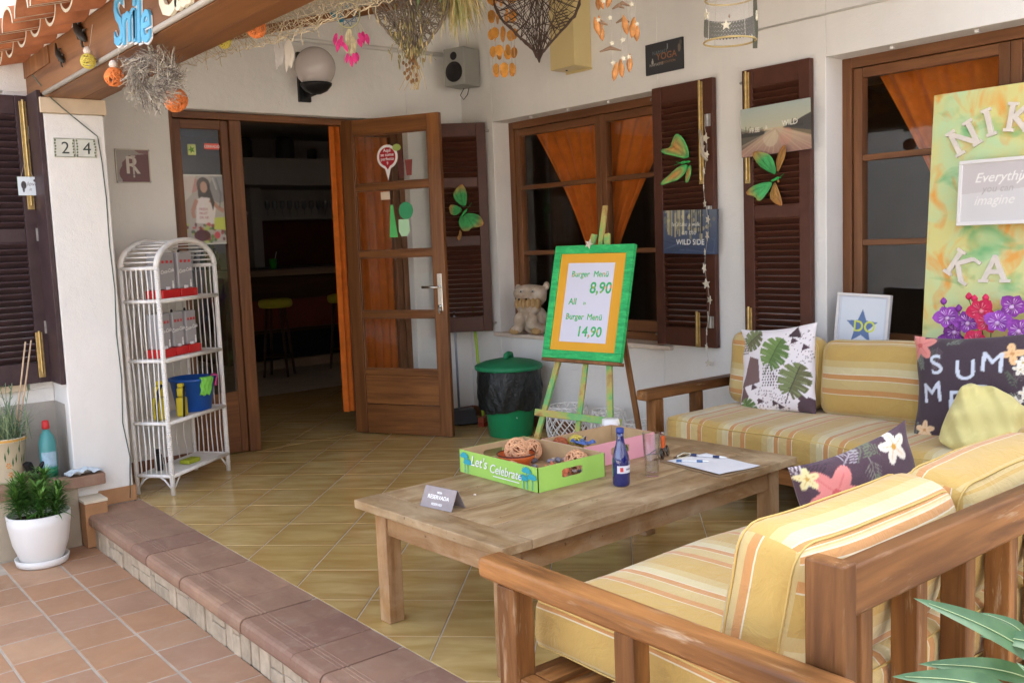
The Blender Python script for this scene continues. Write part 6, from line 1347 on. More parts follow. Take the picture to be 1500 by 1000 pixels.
net('beige fishing net draped along the inner edge of the porch beam', [(4.95, 2.305), (4.46, 2.27), (4.10, 2.27), (3.75, 2.215), (3.32, 2.21), (3.10, 2.215), (2.72, 2.20), (2.3, 2.24)], .22, 1.80, .022, 4)
net('second fold of beige fishing net hanging behind the first along the beam', [(4.6, 2.30), (4.1, 2.285), (3.6, 2.26), (3.2, 2.25), (2.7, 2.24), (2.3, 2.25)], .2, 1.90, .026, 9)
# brushwood trim where the roof meets the house wall
obj('wall_batten', MB().prism([(-.0, -.0), (.03, 0), (.03, .06), (0, .06)], 0, 3.0, ((1.66, WA-.031, roofz(1.66)-.062), (0, 1, 0), (-.26, 0, .965), (.965, 0, .26))), BEAMW('X'), house, bevel=.003)
# wicker hearts
def heart_pts(w_, h_, n=60):
    t = np.linspace(0, 2*PI, n, endpoint=False); x = 16*np.sin(t)**3; y = 13*np.cos(t)-5*np.cos(2*t)-2*np.cos(3*t)-np.cos(4*t)
    return x/32*w_, (y+17)/29*h_
def wicker_heart(name, label, loc, w_, h_, col, nst, th, out_th, seedv, cat='heart', dep=.05):
    rg = np.random.default_rng(seedv); t = thing(name, label, cat, loc, VIEWRZ); hx, hz = heart_pts(w_, h_)
    m = MB()
    for k in range(6): m.tube(np.stack((hx*(1+.012*rg.normal(size=60)), .012*rg.normal(size=60)+rg.uniform(-.012, .012), hz+.004*rg.normal(size=60)), 1), out_th*rg.uniform(.7, 1.2), 5, True)
    obj('rim', m, col, t, smooth=True); m = MB()
    for k in range(nst):
        i, j = rg.integers(0, 60, 2)
        if abs(i-j) < 8: continue
        a = np.array((hx[i], 0, hz[i])); b = np.array((hx[j], 0, hz[j])); s = np.linspace(0, 1, 9)[:, None]; side = rg.choice([-1, 1]); ctr = np.array((rg.normal()*.05*w_, side*dep, h_*.62))
        mid = a*(1-s)**2+2*s*(1-s)*((a+b)/2*.5+ctr*.5+rg.normal(size=3)*(.07*w_, .01, .07*w_))+b*s**2
        m.tube(mid, th*rg.uniform(.7, 1.2), 4, cap=False)
    obj('strands', m, col, t, smooth=True, kind='stuff'); obj('hanger', MB().tube([(0, 0, h_*.8), (0, 0, h_*.8+.35)], .0018, 4), THREAD, t); return t
WIL = mat('dark_willow', (.085, .055, .042), .7, .2, .3, 40); WIL2 = mat('grey_willow', (.22, .18, .14), .8, .2, .35, 40)
wicker_heart('wicker_heart', 'big dark wicker heart hanging in the middle of the porch', (3.018, 3.489, 2.205), .40, .40, WIL, 120, .0017, .0032, 3)
dh = wicker_heart('dried_flower_heart', 'grey wicker heart with dried flowers tied at its tip hanging near the beam', (2.275, 3.428, 2.115), .31, .36, WIL2, 150, .0022, .004, 8)
m1, m2, m3 = MB(), MB(), MB(); rg = np.random.default_rng(77)
for k in range(150):
    p = np.array((rg.normal()*.05, -.04+rg.normal()*.015, abs(rg.normal())*.11+.02)); d = np.array((rg.normal()*.4, -.3, rg.normal()*.5-.8)); d /= np.linalg.norm(d); (m1 if k % 3 else m2).blade(p, d, rg.uniform(.02, .06), .006, .3, 3)
for k in range(26): pebble(m3, (rg.normal()*.022, -.03+rg.normal()*.01, rg.uniform(-.07, .04)), (.006, .006, .009), rg)
for k in range(14): p = np.array((rg.normal()*.015, -.03, .0)); m2.tube([p, p+(rg.normal()*.012, 0, -.05), p+(rg.normal()*.02, 0, -.10)], .0014, 3)
obj('dried_leaves', m1, mat('dried_olive_leaf', (.30, .27, .12), .85, .1, .4, 30), dh, kind='stuff'); obj('dried_stems', m2, mat('straw', (.55, .42, .20), .85, .1, .3, 30), dh, kind='stuff'); obj('dried_buds', m3, mat('brown_bud', (.24, .13, .06), .8, .1, .4), dh, kind='stuff', smooth=True)
# grass tuft
gt_ = thing('dried_grass_bundle', 'tuft of straw coloured dried grass hanging upside down from the roof', 'dried grass', (2.44, 3.33, 2.52)); ms = [MB(), MB(), MB()]
for k in range(420):
    a = rg.uniform(0, 2*PI); sp = rg.uniform(.1, .75)**1.0; d = np.array((math.cos(a)*sp, math.sin(a)*sp, -1.0)); ms[k % 3].blade((rg.normal()*.03, rg.normal()*.03, rg.normal()*.02), d, rg.uniform(.16, .30), .0052, rg.uniform(-.1, .35), 4)
for m, nm, c in zip(ms, ('straw_light', 'straw_green', 'straw_tan'), ((.62, .50, .24), (.34, .36, .14), (.46, .35, .17))): obj('blades', m, mat(nm, c, .85, .1, .3, 20), gt_, kind='stuff')
obj('binding', MB().lathe([(.03, -.01), (.036, .02), (.032, .06)], 12), strand_mat('dried_twig_pale', (.55, .50, .40)), gt_, smooth=True); obj('hanger', MB().tube([(0, 0, .05), (0, 0, .24)], .002, 4), THREAD, gt_)
m = MB()
for k in range(16): m.blade((-.10+rg.normal()*.05, rg.normal()*.03, -.03+rg.normal()*.04), (rg.normal()*.4, rg.normal()*.4, -1), .11, .03, .3, 4)
obj('green_leaves', m, mat('pale_dry_leaf', (.24, .36, .16), .8, .1, .3), gt_, kind='stuff')
# capiz chime
cz = thing('shell_chime', 'orange capiz shell wind chime hanging in front of the loudspeaker', 'wind chime', (3.02, 3.755, 2.185), VIEWRZ)
CAP = cloth('capiz_shell', (.80, .36, .07), .4, .45, .35)
for row in range(5):
    for k in range(8):
        a = 2*PI*k/8+row*.4; z = .025+.085*row; x, y = .055*math.cos(a), .055*math.sin(a)
        n_ = 10; obj('shell_disc', MB().prism([(.021*math.cos(b)*(1+.08*math.sin(3*b)), .027*math.sin(b)) for b in np.linspace(0, 2*PI, n_, endpoint=False)], 0, .0015, ((x, y, z), (-math.sin(a+.5*row), math.cos(a+.5*row), 0), (0, 0, 1), (math.cos(a+.5*row), math.sin(a+.5*row), 0))), CAP, cz)
for k in range(8): a = 2*PI*k/8; obj('thread', MB().tube([(.055*math.cos(a), .055*math.sin(a), .05), (.055*math.cos(a), .055*math.sin(a), .48), (0, 0, .62)], .0008, 3), THREAD, cz)
# shell and starfish mobile
mo = thing('shell_mobile', 'mobile of strung orange shells and white starfish hanging before the wall', 'mobile', (2.945, 2.905, 2.03), VIEWRZ)
SHL = mat('orange_shell', (.58, .26, .08), .45, .4, .4, 40); SHP = mat('white_starfish', (.70, .66, .52), .8, .2, .15, 40); DRW = mat('brown_shell_piece', (.30, .20, .13), .6, .3, .3)
K = 4/1411.6; mcx = 910; mcy = 115
def mp(x, y): return ((x-mcx)*K, 0, (mcy-y)*K)
def cone_shell(p, l):
    o = obj('shell', MB().lathe([(.001, 0), (.008*l, .012*l), (.0125*l, .03*l), (.009*l, .05*l), (.004*l, .062*l), (.001, .068*l)], 9), SHL, mo, smooth=True, loc=(p[0], random.uniform(-.03, .03), p[2]), rot=(random.uniform(-.2, .2), random.uniform(-.25, .25), 0))
def sfish(p, r): obj('starfish', MB().prism(starpoly(r, .42), 0, .006, ((p[0], -.02, p[2]), (1, 0, .2), (-.2, 0, 1), (0, -1, 0))), SHP, mo, bevel=.0015)
for x, y in ((902, 118), (916, 112), (927, 104)): cone_shell(mp(x, y), 1.15)
for x, y in ((902, 92), (917, 86), (925, 84)): sfish(mp(x, y), .014)
for x, y in ((883, 52), (889, 58), (886, 48), (930, 58), (938, 62), (924, 52), (932, 50)): cone_shell(mp(x, y), 1.2)
for x, y in ((882, 30), (899, 28), (938, 38), (917, 60), (931, 10), (890, 4), (901, 64)): sfish(mp(x, y), .013)
for x, y in ((884, 14), (890, 15), (896, 13)): cone_shell(mp(x, y), 1.0)
for x, y, w_ in ((899, 71, .09), (887, 34, .05), (918, 31, .055), (918, 8, .06), (912, 11, .05)):
    p = mp(x, y); obj('shell_piece', MB().tube([(p[0]-w_/2, -.01, p[2]-.010), (p[0], -.014, p[2]+.004), (p[0]+w_/2, -.01, p[2]-.008)], [.003, .009, .003], 7), DRW, mo, smooth=True)
for x, ya, yb in ((887, 50, -60), (902, 112, -60), (916, 108, 20), (925, 100, 0), (938, 60, -60), (930, 55, -60)): a, b = mp(x, ya), mp(x, yb); obj('thread', MB().tube([a, b], .0009, 3), THREAD, mo)
obj('hoop', MB().tube([(.09*math.cos(a), .06*math.sin(a), mp(910, -62)[2]) for a in np.linspace(0, 2*PI, 24, endpoint=False)], .004, 5, True), strand_mat('dried_twig_pale', (.55, .50, .40)), mo, smooth=True); obj('hanger', MB().tube([(0, 0, mp(0, -62)[2]), (0, 0, mp(0, -62)[2]+.35)], .001, 3), THREAD, mo)
# hoop lantern with lace band
hl = thing('hoop_lantern', 'hanging lantern of two bamboo hoops with dark lace band and white starfish', 'lantern', (3.226, 2.548, 2.148), VIEWRZ)
BAM = mat('bamboo_hoop', (.52, .40, .18), .5, .3, .2, 20)
for z, r in ((0, .103), (.165, .094)): obj('hoop', MB().tube([(r*math.cos(a), r*math.sin(a), z) for a in np.linspace(0, 2*PI, 40, endpoint=False)], .0042, 6, True), BAM, hl, smooth=True)
vt = NT('sheer_voile'); tr = vt.n('BsdfTransparent'); df = vt.n('BsdfDiffuse'); df.inputs[0].default_value = (.72, .70, .66, 1); mx = vt.n('MixShader'); mx.inputs[0].default_value = .14; vt.l(tr.outputs[0], mx.inputs[1]); vt.l(df.outputs[0], mx.inputs[2]); vt.l(mx.outputs[0], vt.out.inputs[0]); VOI = vt.m
obj('voile', MB().lathe([(.101, .004), (.094, .162)], 40, closed_top=False, closed_bot=False), VOI, hl, smooth=True)
LACE = mat('dark_lace', (.10, .10, .075), .9, .1, .2); m = MB()
for k in range(44):
    a = R(5)+R(170)*k/43
    for j in range(4):
        z = .028+.017*j+.004*(k % 2); r = .1015-.045*z*1.0
        for q in (-1, 1): m.tube([(r*math.cos(a), r*math.sin(a), z), (r*math.cos(a+.04*q), r*math.sin(a+.04*q), z+.017)], .0026, 3, cap=False)
obj('lace_band', m, LACE, hl, kind='stuff')
obj('fringe', MB().prism([(-.010, -.03), (.008, -.03), (.012, .05), (.008, .17), (-.006, .17), (-.008, .06)], 0, .004, ((.104, .0, 0), (1, 0, 0), (0, 0, 1), (0, 1, 0))), LACE, hl)
for a, z in ((R(200), .10), (R(250), .045), (R(290), .155), (R(340), .09)): obj('starfish', MB().prism(starpoly(.022, .42), 0, .006, ((.104*math.cos(a), .104*math.sin(a), z), (-math.sin(a), math.cos(a), 0), (0, 0, 1), (math.cos(a), math.sin(a), 0))), SHP, hl, bevel=.0015)
for k in range(4): a = PI/2*k+.4; obj('cord', MB().tube([(.103*math.cos(a), .103*math.sin(a), 0), (.094*math.cos(a), .094*math.sin(a), .165), (0, 0, .45), (0, 0, .62)], .0011, 3), THREAD, hl)
obj('bead', MB().lathe([(.001, -.008), (.005, 0), (.001, .008)], 8, (0, 0, .10)), DRW, hl, smooth=True)
# dream catcher
dc = thing('dream_catcher', 'blue dream catcher with pink feathers hanging under the net', 'dream catcher', (2.185, 3.785, 2.385), VIEWRZ)
obj('hoop', MB().tube([(.05*math.cos(a), 0, .055*math.sin(a)) for a in np.linspace(0, 2*PI, 28, endpoint=False)], .003, 6, True), mat('pale_lime_cord', (.60, .60, .33), .8, .1, .2), dc, smooth=True)
m = MB()
for k in range(9):
    a, b = 2*PI*k/9, 2*PI*(k+3)/9; m.tube([(.048*math.cos(a), 0, .052*math.sin(a)), (.048*math.cos(b), 0, .052*math.sin(b))], .0018, 3)
obj('web', m, mat('blue_grey_cord', (.16, .26, .33), .8, .1, .3), dc)
obj('blue_cloth', MB().blade((-.02, 0, -.02), (-.9, .1, .5), .07, .05, .2, 4, (0, .2, 1)), mat('petrol_cloth', (.03, .18, .26), .8, .1, .3), dc)
PK, CRM = mat('pink_feather', (.70, .06, .25), .85, .1, .4, 40), mat('cream_feather', (.68, .60, .42), .85, .1, .3, 40)
for x, z, l in ((-.058, -.075, .055), (-.045, -.10, .06), (-.03, -.115, .05), (-.035, -.085, .05), (.045, -.08, .05), (.06, -.075, .055), (.075, -.085, .05), (.04, -.105, .04), (-.01, -.165, .045), (.0, -.175, .05), (.015, -.165, .05), (.025, -.16, .04)):
    obj('feather', MB().blade((x, random.uniform(-.01, .01), z), (random.uniform(-.3, .5), 0, -1), l, .022, .1, 5, (1, random.uniform(-.5, .5), 0)), PK, dc); obj('thread', MB().tube([(x*.7, 0, -.04), (x, 0, z)], .001, 3), mat('pale_lime_cord', (.6, .6, .33)), dc)
for x, z, l in ((0, -.06, .07), (.012, -.09, .07), (-.01, -.11, .06), (.005, -.13, .05)): obj('feather', MB().blade((x, .004, z), (random.uniform(-.2, .2), 0, -1), l, .03, .1, 5, (1, 0, 0)), CRM, dc)
obj('hanger', MB().tube([(0, 0, .055), (0, 0, .25)], .0015, 3), THREAD, dc)
wf = thing('white_feathers', 'pair of pale grey feathers hanging from the net beside the globe lamp', 'feathers', (2.045, 4.147, 2.36), VIEWRZ)
for x, l, c in ((-.02, .115, mat('grey_feather', (.48, .45, .42), .9, .1, .2)), (.025, .13, mat('ivory_feather', (.66, .60, .52), .9, .1, .15))): obj('feather', MB().blade((x, 0, -.03), (.05, 0, -1), l, .045, .05, 6, (1, .2, 0)).blade((x, .004, -.06), (-.15, 0, -1), l*.9, .03, .05, 6, (1, -.4, 0)), c, wf)
obj('wire', MB().tube([(-.02, 0, -.03), (-.01, 0, .03), (.02, 0, .06), (.03, 0, .0), (.025, 0, -.03)], .0014, 4), mat('grey_wire', (.35, .32, .3)), wf)
# ================================================================ plants, ledge, room
LEAF = NT('lily_leaf'); v = LEAF.coord(); LEAF.bsdf(LEAF.ramp(LEAF.noise(v, 20, 3), [(.3, (.035, .11, .015)), (.7, (.09, .22, .035))]), .5, .4); LEAF = LEAF.m
LEAF2 = mat('lily_leaf_young', (.14, .28, .05), .5, .4, .25, 20); SOIL = mat('potting_soil', (.05, .035, .025), .95, .1, .3, 60, .8, 90); POTW = mat('white_glazed_pot', (.78, .77, .74), .35, .5, .04, 4)
wp = thing('potted_lily', 'bushy green lily in a round white pot standing on the terracotta patio', 'potted plant', (1.10, 5.325, PZ+.001)); wp.scale = (.88, .88, .88)
obj('saucer', MB().lathe([(.125, 0), (.138, .006), (.148, .045), (.140, .046), (.125, .012), (.01, .010)], 40, closed_top=False), POTW, wp, smooth=True)
obj('pot', MB().lathe([(.105, .013), (.112, .02), (.150, .13), (.168, .24), (.173, .305), (.165, .308), (.158, .24), (.02, .235)], 44, closed_top=True), POTW, wp, smooth=True)
obj('soil', MB().lathe([(.157, .262), (.12, .27), (.01, .272)], 28, closed_bot=False), SOIL, wp)
rg = np.random.default_rng(40); ms = [MB(), MB()]; st_ = MB()
for cx, cy, hh in ((-.06, .0, .25), (.045, .03, .24), (.085, -.045, .18), (-.01, -.06, .2), (-.1, -.04, .19), (.03, .07, .2), (.0, -.1, .15), (.07, -.09, .15), (-.08, .06, .2)):
    top = np.array((cx*1.25, cy*1.2, .27+hh)); b = np.array((cx, cy, .262)); st_.tube([b, (b+top)/2+(.004, .004, 0), top], [.004, .0035, .002], 5)
    for k in range(int(230*hh/.25)):
        t = rg.uniform(.12, 1)**.8; a = rg.uniform(0, 2*PI); el = rg.uniform(.1, .7)+.5*t; d = (math.cos(a)*math.cos(el), math.sin(a)*math.cos(el), math.sin(el)); ms[1 if t > .8 and k % 2 else 0].blade(b+(top-b)*t, d, rg.uniform(.075, .14)*(1.1-.35*t), rg.uniform(.007, .011), rg.uniform(.5, 1.5), 4)
obj('stems', st_, LEAF2, wp, smooth=True); obj('leaves', ms[0], LEAF, wp, kind='stuff'); obj('young_leaves', ms[1], LEAF2, wp, kind='stuff')
# planter on the ledge
pl = thing('planter', 'cream painted planter with orange flower decoration and grassy plant on the ledge', 'planter', (1.045, 5.655, .2035))
POTC = mat('cream_glaze', (.66, .58, .42), .4, .5, .1, 8)
obj('pot', MB().lathe([(.066, 0), (.07, .004), (.092, .22), (.098, .222), (.098, .243), (.090, .243), (.086, .215), (.01, .21)], 36), POTC, pl, smooth=True); obj('rim_stripe', MB().lathe([(.0985, .226), (.0987, .238)], 36, closed_top=False, closed_bot=False), mat('ochre_glaze', (.62, .33, .07), .4), pl, smooth=True)
def on_pot(a, z): r = .07+.022*z/.22+.0012; return (r*math.cos(a), r*math.sin(a), z)
for a0, z0, c in ((R(-95), .05, 'a'), (R(-62), .085, 'b'), (R(-100), .10, 'a'), (R(-60), .035, 'b')):
    for k in range(6):
        b = 2*PI*k/6; q = [on_pot(a0+(.16*math.cos(b+s)*u), z0+.017*math.sin(b+s)*u) for s, u in ((0, .2), (-.35, .8), (0, 1.1), (.35, .8))]; obj('painted_petal', MB().add(q, [(0, 1, 2, 3)]), mat('painted_petal_'+c, (.75, .30, .05) if c == 'a' else (.70, .62, .34), .45, .4, .15), pl)
for k in range(7): a0 = R(-110+12*k); z0 = .12+.04*math.sin(k*2); obj('painted_leaf', MB().add([on_pot(a0, z0), on_pot(a0+.06, z0+.02), on_pot(a0+.03, z0+.055), on_pot(a0-.05, z0+.025)], [(0, 1, 2, 3)]), mat('painted_leaf', (.07, .16, .06), .5, .3, .3), pl)
obj('soil', MB().lathe([(.086, .225), (.01, .23)], 20, closed_bot=False), SOIL, pl)
GL1 = mat('grey_green_grass', (.17, .25, .15), .65, .3, .35, 15); m = MB(); m2 = MB()
for k in range(300):
    a = rg.uniform(0, 2*PI); el = rg.uniform(.45, 1.45); (m if k % 3 else m2).blade((rg.normal()*.035, rg.normal()*.035, .22), (math.cos(a)*math.cos(el), math.sin(a)*math.cos(el), math.sin(el)), rg.uniform(.12, .26), .005, rg.uniform(.2, 1.6), 4)
for k in range(9):
    a = rg.uniform(0, 2*PI); x, y = rg.normal()*.03, rg.normal()*.03; d = np.array((math.cos(a)*.25, math.sin(a)*.25, 1)); 
    for j in range(8): b_ = np.array((x, y, .23))+d*(.05+.03*j); e = rg.uniform(0, 6.28); m.blade(b_, (math.cos(e), math.sin(e), .9), .045, .006, .4, 3)
    m.tube([(x, y, .22), np.array((x, y, .22))+d*.3], .0018, 4)
obj('blades', m, GL1, pl, kind='stuff'); obj('pale_blades', m2, mat('pale_grass', (.30, .38, .20), .65, .3, .3), pl, kind='stuff')
CANE = mat('bamboo_cane', (.55, .40, .26), .6, .3, .2, 20)
for a, b in (((.03, .0, .2), (.135, -.005, .74)), ((.045, .01, .2), (.165, .0, .745))): obj('stake', MB().tube([a, ((a[0]+b[0])/2+.004, 0, (a[2]+b[2])/2), b], .0045, 6), CANE, pl, smooth=True)
# spray bottle, black trowel, cloth on the ledge
sb = thing('spray_bottle', 'turquoise plastic spray bottle with red cap on the ledge', 'spray bottle', (1.235, 5.62, .2035), R(20))
AQ = NT('turquoise_plastic'); AQ.bsdf((.10, .40, .40), .3, .5, None, trans=.3); AQ = AQ.m
obj('body', MB().lathe([(.04, 0), (.043, .006), (.043, .19), (.034, .225), (.018, .25), (.015, .262)], 26), AQ, sb, smooth=True); obj('foot', MB().lathe([(.0436, .003), (.0438, .05), (.043, .052)], 26), mat('deep_green_plastic', (.02, .20, .10), .4), sb, smooth=True)
obj('cap', MB().lathe([(.019, .262), (.021, .27), (.017, .305), (.010, .31)], 14), mat('red_cap', (.55, .03, .03), .4, .4, .05), sb, smooth=True); obj('label', MB().add([(.0437*math.cos(a), .0437*math.sin(a), z) for z in (.06, .14) for a in np.linspace(R(190), R(300), 10)], [(i, i+1, 11+i, 10+i) for i in range(9)]), mat('faded_label', (.36, .52, .62), .6, .3, .2, 40), sb, smooth=True)
tr_ = thing('hand_trowel', 'black hand brush leaning between the planter and the spray bottle', 'brush', (1.165, 5.60, .2045), R(25)); obj('handle', MB().tube([(-.02, 0, .02), (.04, -.02, .09), (.10, -.03, .14)], [.012, .011, .008], 8), BLACK, tr_, smooth=True); obj('head', MB().box((-.03, 0, .05), (.03, .05, .11), ry=-.4), BLACK, tr_, bevel=.008)
m = MB(); n = 16
m.add([(-.09+.18*i/n, -.045+.09*j/n, .004+.022*abs(math.sin(i*.55+j*.2))*(1-abs(2*i/n-1)**2)+.006*math.sin(j*1.3+i*.4)+.006) for j in range(n+1) for i in range(n+1)], [(j*(n+1)+i, j*(n+1)+i+1, (j+1)*(n+1)+i+1, (j+1)*(n+1)+i) for j in range(n) for i in range(n)])
tag(obj('paper_towel', m, mat('pale_blue_paper', (.55, .62, .66), .85, .1, .15, 20), None, smooth=True, loc=(1.385, 5.522, .204), rot=(0, 0, .1)), 'crumpled pale blue paper on the end of the ledge by the column', 'paper')
# oleander in the near corner
ol = thing('oleander', 'oleander with long green leaves in a clay pot at the near corner of the sofa', 'potted plant', (1.42, .34, .002))
OLM = NT('oleander_leaf'); v = OLM.coord(); b = OLM.bsdf(OLM.ramp(OLM.noise(v, 30, 4), [(.3, (.04, .10, .045)), (.7, (.08, .165, .075))]), .38, .5); tlz = OLM.n('BsdfTranslucent'); tlz.inputs[0].default_value = (.16, .30, .10, 1); mx = OLM.n('MixShader'); mx.inputs[0].default_value = .2; OLM.l(b.outputs[0], mx.inputs[1]); OLM.l(tlz.outputs[0], mx.inputs[2]); OLM.l(mx.outputs[0], OLM.out.inputs[0]); OLM = OLM.m
RIB = mat('pale_leaf_rib', (.34, .42, .22), .5, .3, .1)
def ol_leaf(root, tip, wd, nrm=(-.4, -.6, .7), bow=.03):
    o0 = Vector((1.42, .34, .002)); a = Vector(root)-o0; b = Vector(tip)-o0; d = (b-a); L = d.length; d.normalize(); nn = Vector(nrm); nn = (nn-d*nn.dot(d)).normalized(); s = d.cross(nn); v = []; n = 14; rb = []
    for i in range(n+1):
        t = i/n; w_ = wd*.5*(math.sin(PI*min(1, t*.97+.03))**.75)*(1 if t < .5 else 1-.25*(t-.5)); c = a+d*L*t+nn*bow*math.sin(PI*t)
        for q, dz in ((-1, .12), (-.5, .03), (0, -.02), (.5, .03), (1, .12)): v.append(tuple(c+s*w_*q+nn*w_*dz*1.6))
        rb.append(tuple(c+nn*(.0008)))
    m = MB().add(v, [(5*i+j, 5*i+j+1, 5*i+6+j, 5*i+5+j) for i in range(n) for j in range(4)]); o = obj('leaf', m, OLM, ol, smooth=True)
    obj('midrib', MB().tube(rb[:-1], np.linspace(.0011, .0004, n), 4), RIB, o, smooth=True)
for tip, root, wd in [((1.141, .621, .904), (1.343, .515, .75), .036), ((1.382, .647, .81), (1.426, .604, .749), .022), ((1.242, .582, .835), (1.30, .47, .80), .030), ((1.147, .617, .815), (1.329, .527, .749), .029), ((1.092, .622, .814), (1.249, .528, .759), .03), ((1.196, .516, .836), (1.208, .498, .775), .016)]: ol_leaf(root, tip, wd)
tops = [Vector((1.345, .51, .74)), Vector((1.43, .60, .74)), Vector((1.25, .50, .75)), Vector((1.50, .35, .95)), Vector((1.35, .28, .85)), Vector((1.55, .45, .80))]
for i, tp in enumerate(tops):
    q = tp-Vector((1.42, .34, .002)); obj('stem', MB().tube([(random.uniform(-.04, .04), random.uniform(-.04, .04), .22), (q.x*.5+.02, q.y*.5, q.z*.6), tuple(q)], [.007, .006, .003], 7), mat('oleander_stem', (.20, .22, .10), .6, .3, .2), ol, smooth=True)
    for k in range(9):
        t = .45+.55*k/8; a = k*2.4+i; base = Vector((1.42, .34, .002))+Vector((q.x*t*.9, q.y*t*.9, .2+(q.z-.2)*t)); d = Vector((math.cos(a), math.sin(a), .7)); e = base+d*.15
        if i < 3 and (e-Vector((0, 0, H))).normalized().dot(fw) > .70 and t > .6: continue
        ol_leaf(tuple(base), tuple(e), .026)
obj('pot', MB().lathe([(.10, 0), (.105, .006), (.14, .22), (.15, .222), (.15, .25), (.138, .25), (.13, .225), (.01, .222)], 32), mat('terracotta', (.42, .17, .09), .75, .3, .12, 8), ol, smooth=True)

# ---- curtains
def curtain(label, name, p00, p10, p01, p11, folds, amp, nrm, nu=70, nv=26, ease=1.0, mt=None, rod=True):
    """p00 bottom start, p10 bottom end, p01 top start, p11 top end"""
    P = [np.array(q, float) for q in (p00, p10, p01, p11)]; N = np.array(nrm, float); v = []
    for j in range(nv+1):
        t = j/nv; te = t**ease; a = P[0]*(1-te)+P[2]*te; b = P[1]*(1-te)+P[3]*te; a[2] = P[0][2]*(1-t)+P[2][2]*t; b[2] = P[1][2]*(1-t)+P[3][2]*t
        for i in range(nu+1): s = i/nu; v.append(a*(1-s)+b*s+N*amp*(math.sin(s*folds*2*PI+.4*math.sin(t*3))+.35*math.sin(s*folds*4.7+t*2)))
    m = MB().add(v, [(j*(nu+1)+i, j*(nu+1)+i+1, (j+1)*(nu+1)+i+1, (j+1)*(nu+1)+i) for j in range(nv) for i in range(nu)])
    c0 = np.mean(P, 0); m.v[0] = m.v[0]-c0; t = thing(name, label, 'curtain', tuple(c0)); obj('cloth', m, mt or ORANGE, t, smooth=True)
    return t
curtain('bright orange curtain hanging in the doorway against the open door', 'curtain', (3.465, 6.39, .15), (3.58, 6.39, .15), (3.475, 6.39, 2.27), (3.58, 6.39, 2.27), 2.4, .012, (0, 1, 0))
curtain('orange curtain hanging behind the fixed side window of the door', 'curtain', (3.57, 6.39, .32), (3.97, 6.39, .32), (3.57, 6.39, 2.25), (3.97, 6.39, 2.25), 6, .016, (0, 1, 0))
curtain('gathered orange curtain on the left half of the window behind the easel', 'curtain', (4.845, 5.12, 1.22), (4.845, 4.98, 1.22), (4.845, 5.72, 2.24), (4.845, 4.99, 2.24), 5, .018, (1, 0, 0), ease=1.25)
curtain('gathered orange curtain on the right half of the window behind the easel', 'curtain', (4.845, 4.965, 1.22), (4.845, 4.84, 1.22), (4.845, 4.97, 2.24), (4.845, 4.20, 2.24), 5, .018, (1, 0, 0), ease=1.25)
curtain('gathered orange curtain behind the window next to the painted board', 'curtain', (4.85, 2.36, 1.15), (4.85, 2.20, 1.15), (4.85, 2.88, 2.24), (4.85, 2.13, 2.24), 5, .018, (1, 0, 0), ease=1.2)
for a, b in ((5.75, 4.15), (2.95, 1.3)): obj('curtain_rod', MB().tube([(4.87, a, 2.25), (4.87, b, 2.25)], .01, 8), BRASS, house, smooth=True)
# ---- bar inside
DW2 = wood('bar_wood', (.05, .022, .01), (.14, .065, .028), 'X', 14, .4); 
bar = thing('bar_counter', 'dark wooden bar counter with red front inside the dim room', 'bar counter', (6.2, 10.5, 0))
obj('counter_top', MB().b2((-1.9, -.38, 1.09), (2.4, .3, 1.16)), wood('bar_top_wood', (.20, .13, .08), (.42, .30, .19), 'X', 10, .35), bar, bevel=.01)
obj('front_panel', MB().b2((-1.75, .0, .80), (2.4, .2, 1.089)), DW2, bar); obj('red_panel', MB().b2((-1.75, .02, .46), (2.4, .2, .799)), mat('dark_red_panel', (.20, .045, .025), .5, .3, .1), bar)
obj('ledge', MB().b2((-1.75, -.03, .42), (2.4, .2, .459)), DW2, bar, bevel=.004); obj('base', MB().b2((-1.75, .06, .1), (2.4, .2, .419)), BLACK, bar); obj('kick_step', MB().b2((-1.75, -.06, .0), (2.4, .2, .099)), mat('beige_step_tile', (.36, .27, .18), .5), bar)
YS = mat('mustard_seat', (.42, .36, .035), .7, .2, .1)
def stool(x, y, label):
    t = thing('bar_stool', label, 'stool', (x, y, 0), random.uniform(0, 1), 'bar stools at the counter')
    obj('seat', MB().lathe([(.15, .755), (.175, .765), (.185, .80), (.175, .84), (.13, .855), (.01, .858)], 28), YS, t, smooth=True)
    for k in range(4):
        a = PI/4+PI/2*k; obj('leg', MB().tube([(.11*math.cos(a), .11*math.sin(a), .755), (.185*math.cos(a), .185*math.sin(a), .002)], [.018, .015], 8), DW2, t, smooth=True); b = a+PI/2; r = .165
        obj('stretcher', MB().tube([(r*math.cos(a), r*math.sin(a), .22), (r*math.cos(b), r*math.sin(b), .22)], .010, 6), DW2, t)
stool(4.58, 9.85, 'wooden bar stool with mustard seat seen whole through the doorway'); stool(5.42, 9.85, 'wooden bar stool with mustard seat half hidden by the orange curtain')
gcup = thing('tumbler', 'green plastic tumbler with a straw standing on the bar counter', 'cup', (4.84, 10.4, 1.161)); obj('body', MB().lathe([(.035, 0), (.045, .12), (.042, .12), (.03, .01)], 20), mat('vivid_green_plastic', (.03, .35, .02), .4), gcup, smooth=True); obj('straw', MB().tube([(0, 0, .02), (.05, 0, .2)], .004, 6), mat('white_plastic', (.8, .8, .78)), gcup)
BOT = [mat('bottle_brown', (.05, .02, .008), .15, .6), mat('bottle_green', (.01, .05, .02), .15, .6), mat('bottle_clear', (.22, .22, .2), .12, .6)]
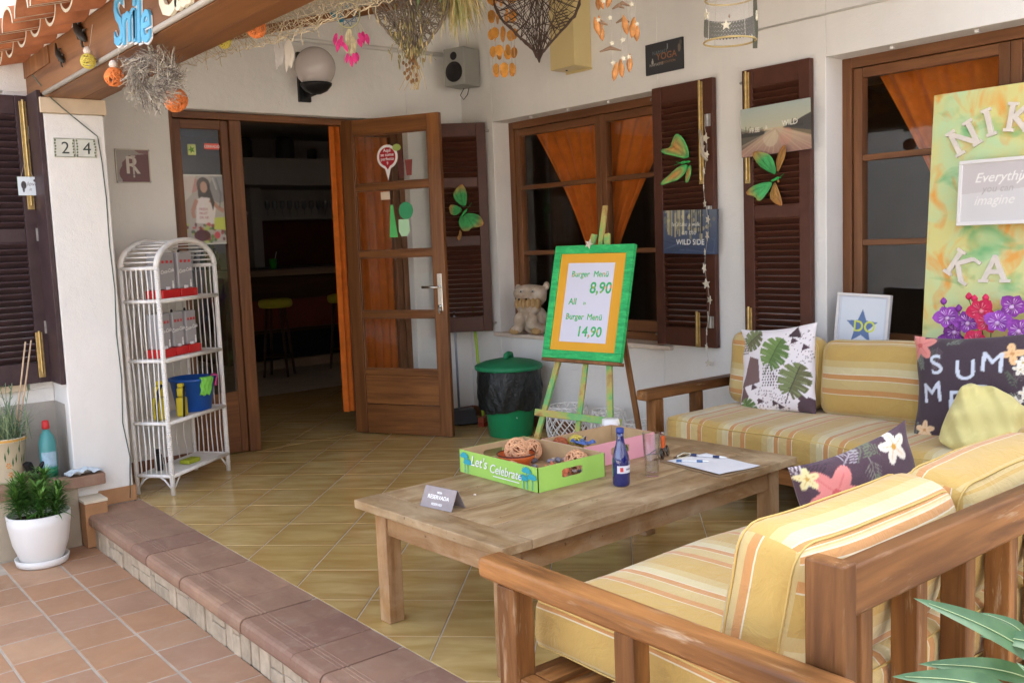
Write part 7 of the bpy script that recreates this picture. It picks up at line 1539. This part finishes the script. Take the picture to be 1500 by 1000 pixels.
for k in range(7):
    t = thing('bottle', 'liquor bottle on the dark corner shelf behind the bar', 'bottle', (4.62+.02*(k % 2)+.001*k, 11.5+.12*k, 1.161), 0, 'bottles behind the bar'); h = .22+.05*((k*7) % 3)
    obj('body', MB().lathe([(.036, 0), (.036, h*.6), (.014, h*.8), (.014, h)], 16), BOT[k % 3], t, smooth=True); obj('cap', MB().lathe([(.0145, h+.0005), (.0145, h+.03)], 10), BRASS, t)
obj('back_counter', MB().b2((4.56, 11.2, .0), (8.7, 12.5, 1.16)), DW2, house)
GLS = mat('dusty_glass', (.30, .30, .29), .15, .6, .05)
for k in range(11): tag(obj('wine_glass', MB().lathe([(.03, 0), (.004, .006), (.004, .07), (.032, .11), (.034, .17), (.03, .20), (.028, .20), (.03, .15), (.002, .08)], 14), GLS, None, smooth=True, loc=(5.75+.11*k, 12.42, 1.851)), 'stemmed glass in the row on the shelf behind the bar', 'glass', 'glasses on the shelf behind the bar')
for k, (x, s) in enumerate(((5.15, .11), (5.72, .12), (6.1, .06), (6.5, .12), (6.95, .10))): 
    t = thing('storage_jar', ['squat dark jar first from the doorway edge above the bar', 'tall dark jar second above the bar', 'tiny dark jar in the gap above the bar', 'tall dark jar beside the tiny one above the bar', 'dark jar next to the orange curtain above the bar'][k], 'jar', (x, 11.72, 2.552)); obj('body', MB().lathe([(s*.9, 0), (s, .02), (s, s*1.9), (s*.85, s*2.1)], 18), mat('dark_tin', (.06, .05, .045), .5, .4, .2), t, smooth=True); obj('lid', MB().lathe([(s*.86, s*2.101), (s*.86, s*2.3), (s*.2, s*2.35)], 18), BLACK, t, smooth=True)

# ---- pale house added unseen behind the camera to bounce light and fill reflections
nb = thing('light_bounce_house', 'added unseen pale house behind the camera that bounces light onto the terrace', 'house', (-4, -11.5, -.26))
obj('wall', MB().b2((-9, -4, 0), (9, 0, 5.6)), PLASTER, nb); obj('roof', MB().prism([(-4.4, 5.6), (.4, 5.6), (-2, 6.9)], -9.3, 9.3, ((0, 0, 0), (0, 1, 0), (0, 0, 1), (1, 0, 0))), RTILE, nb)
for k in range(4):
    for z in (.9, 3.5): wq = obj('window', MB().b2((-7+k*4, .001, z), (-5.8+k*4, .05, z+1.4)), SHUT, nb); obj('sill', MB().b2((-7.1+k*4, .001, z-.08), (-5.7+k*4, .12, z-.002)), IMPOST, wq)
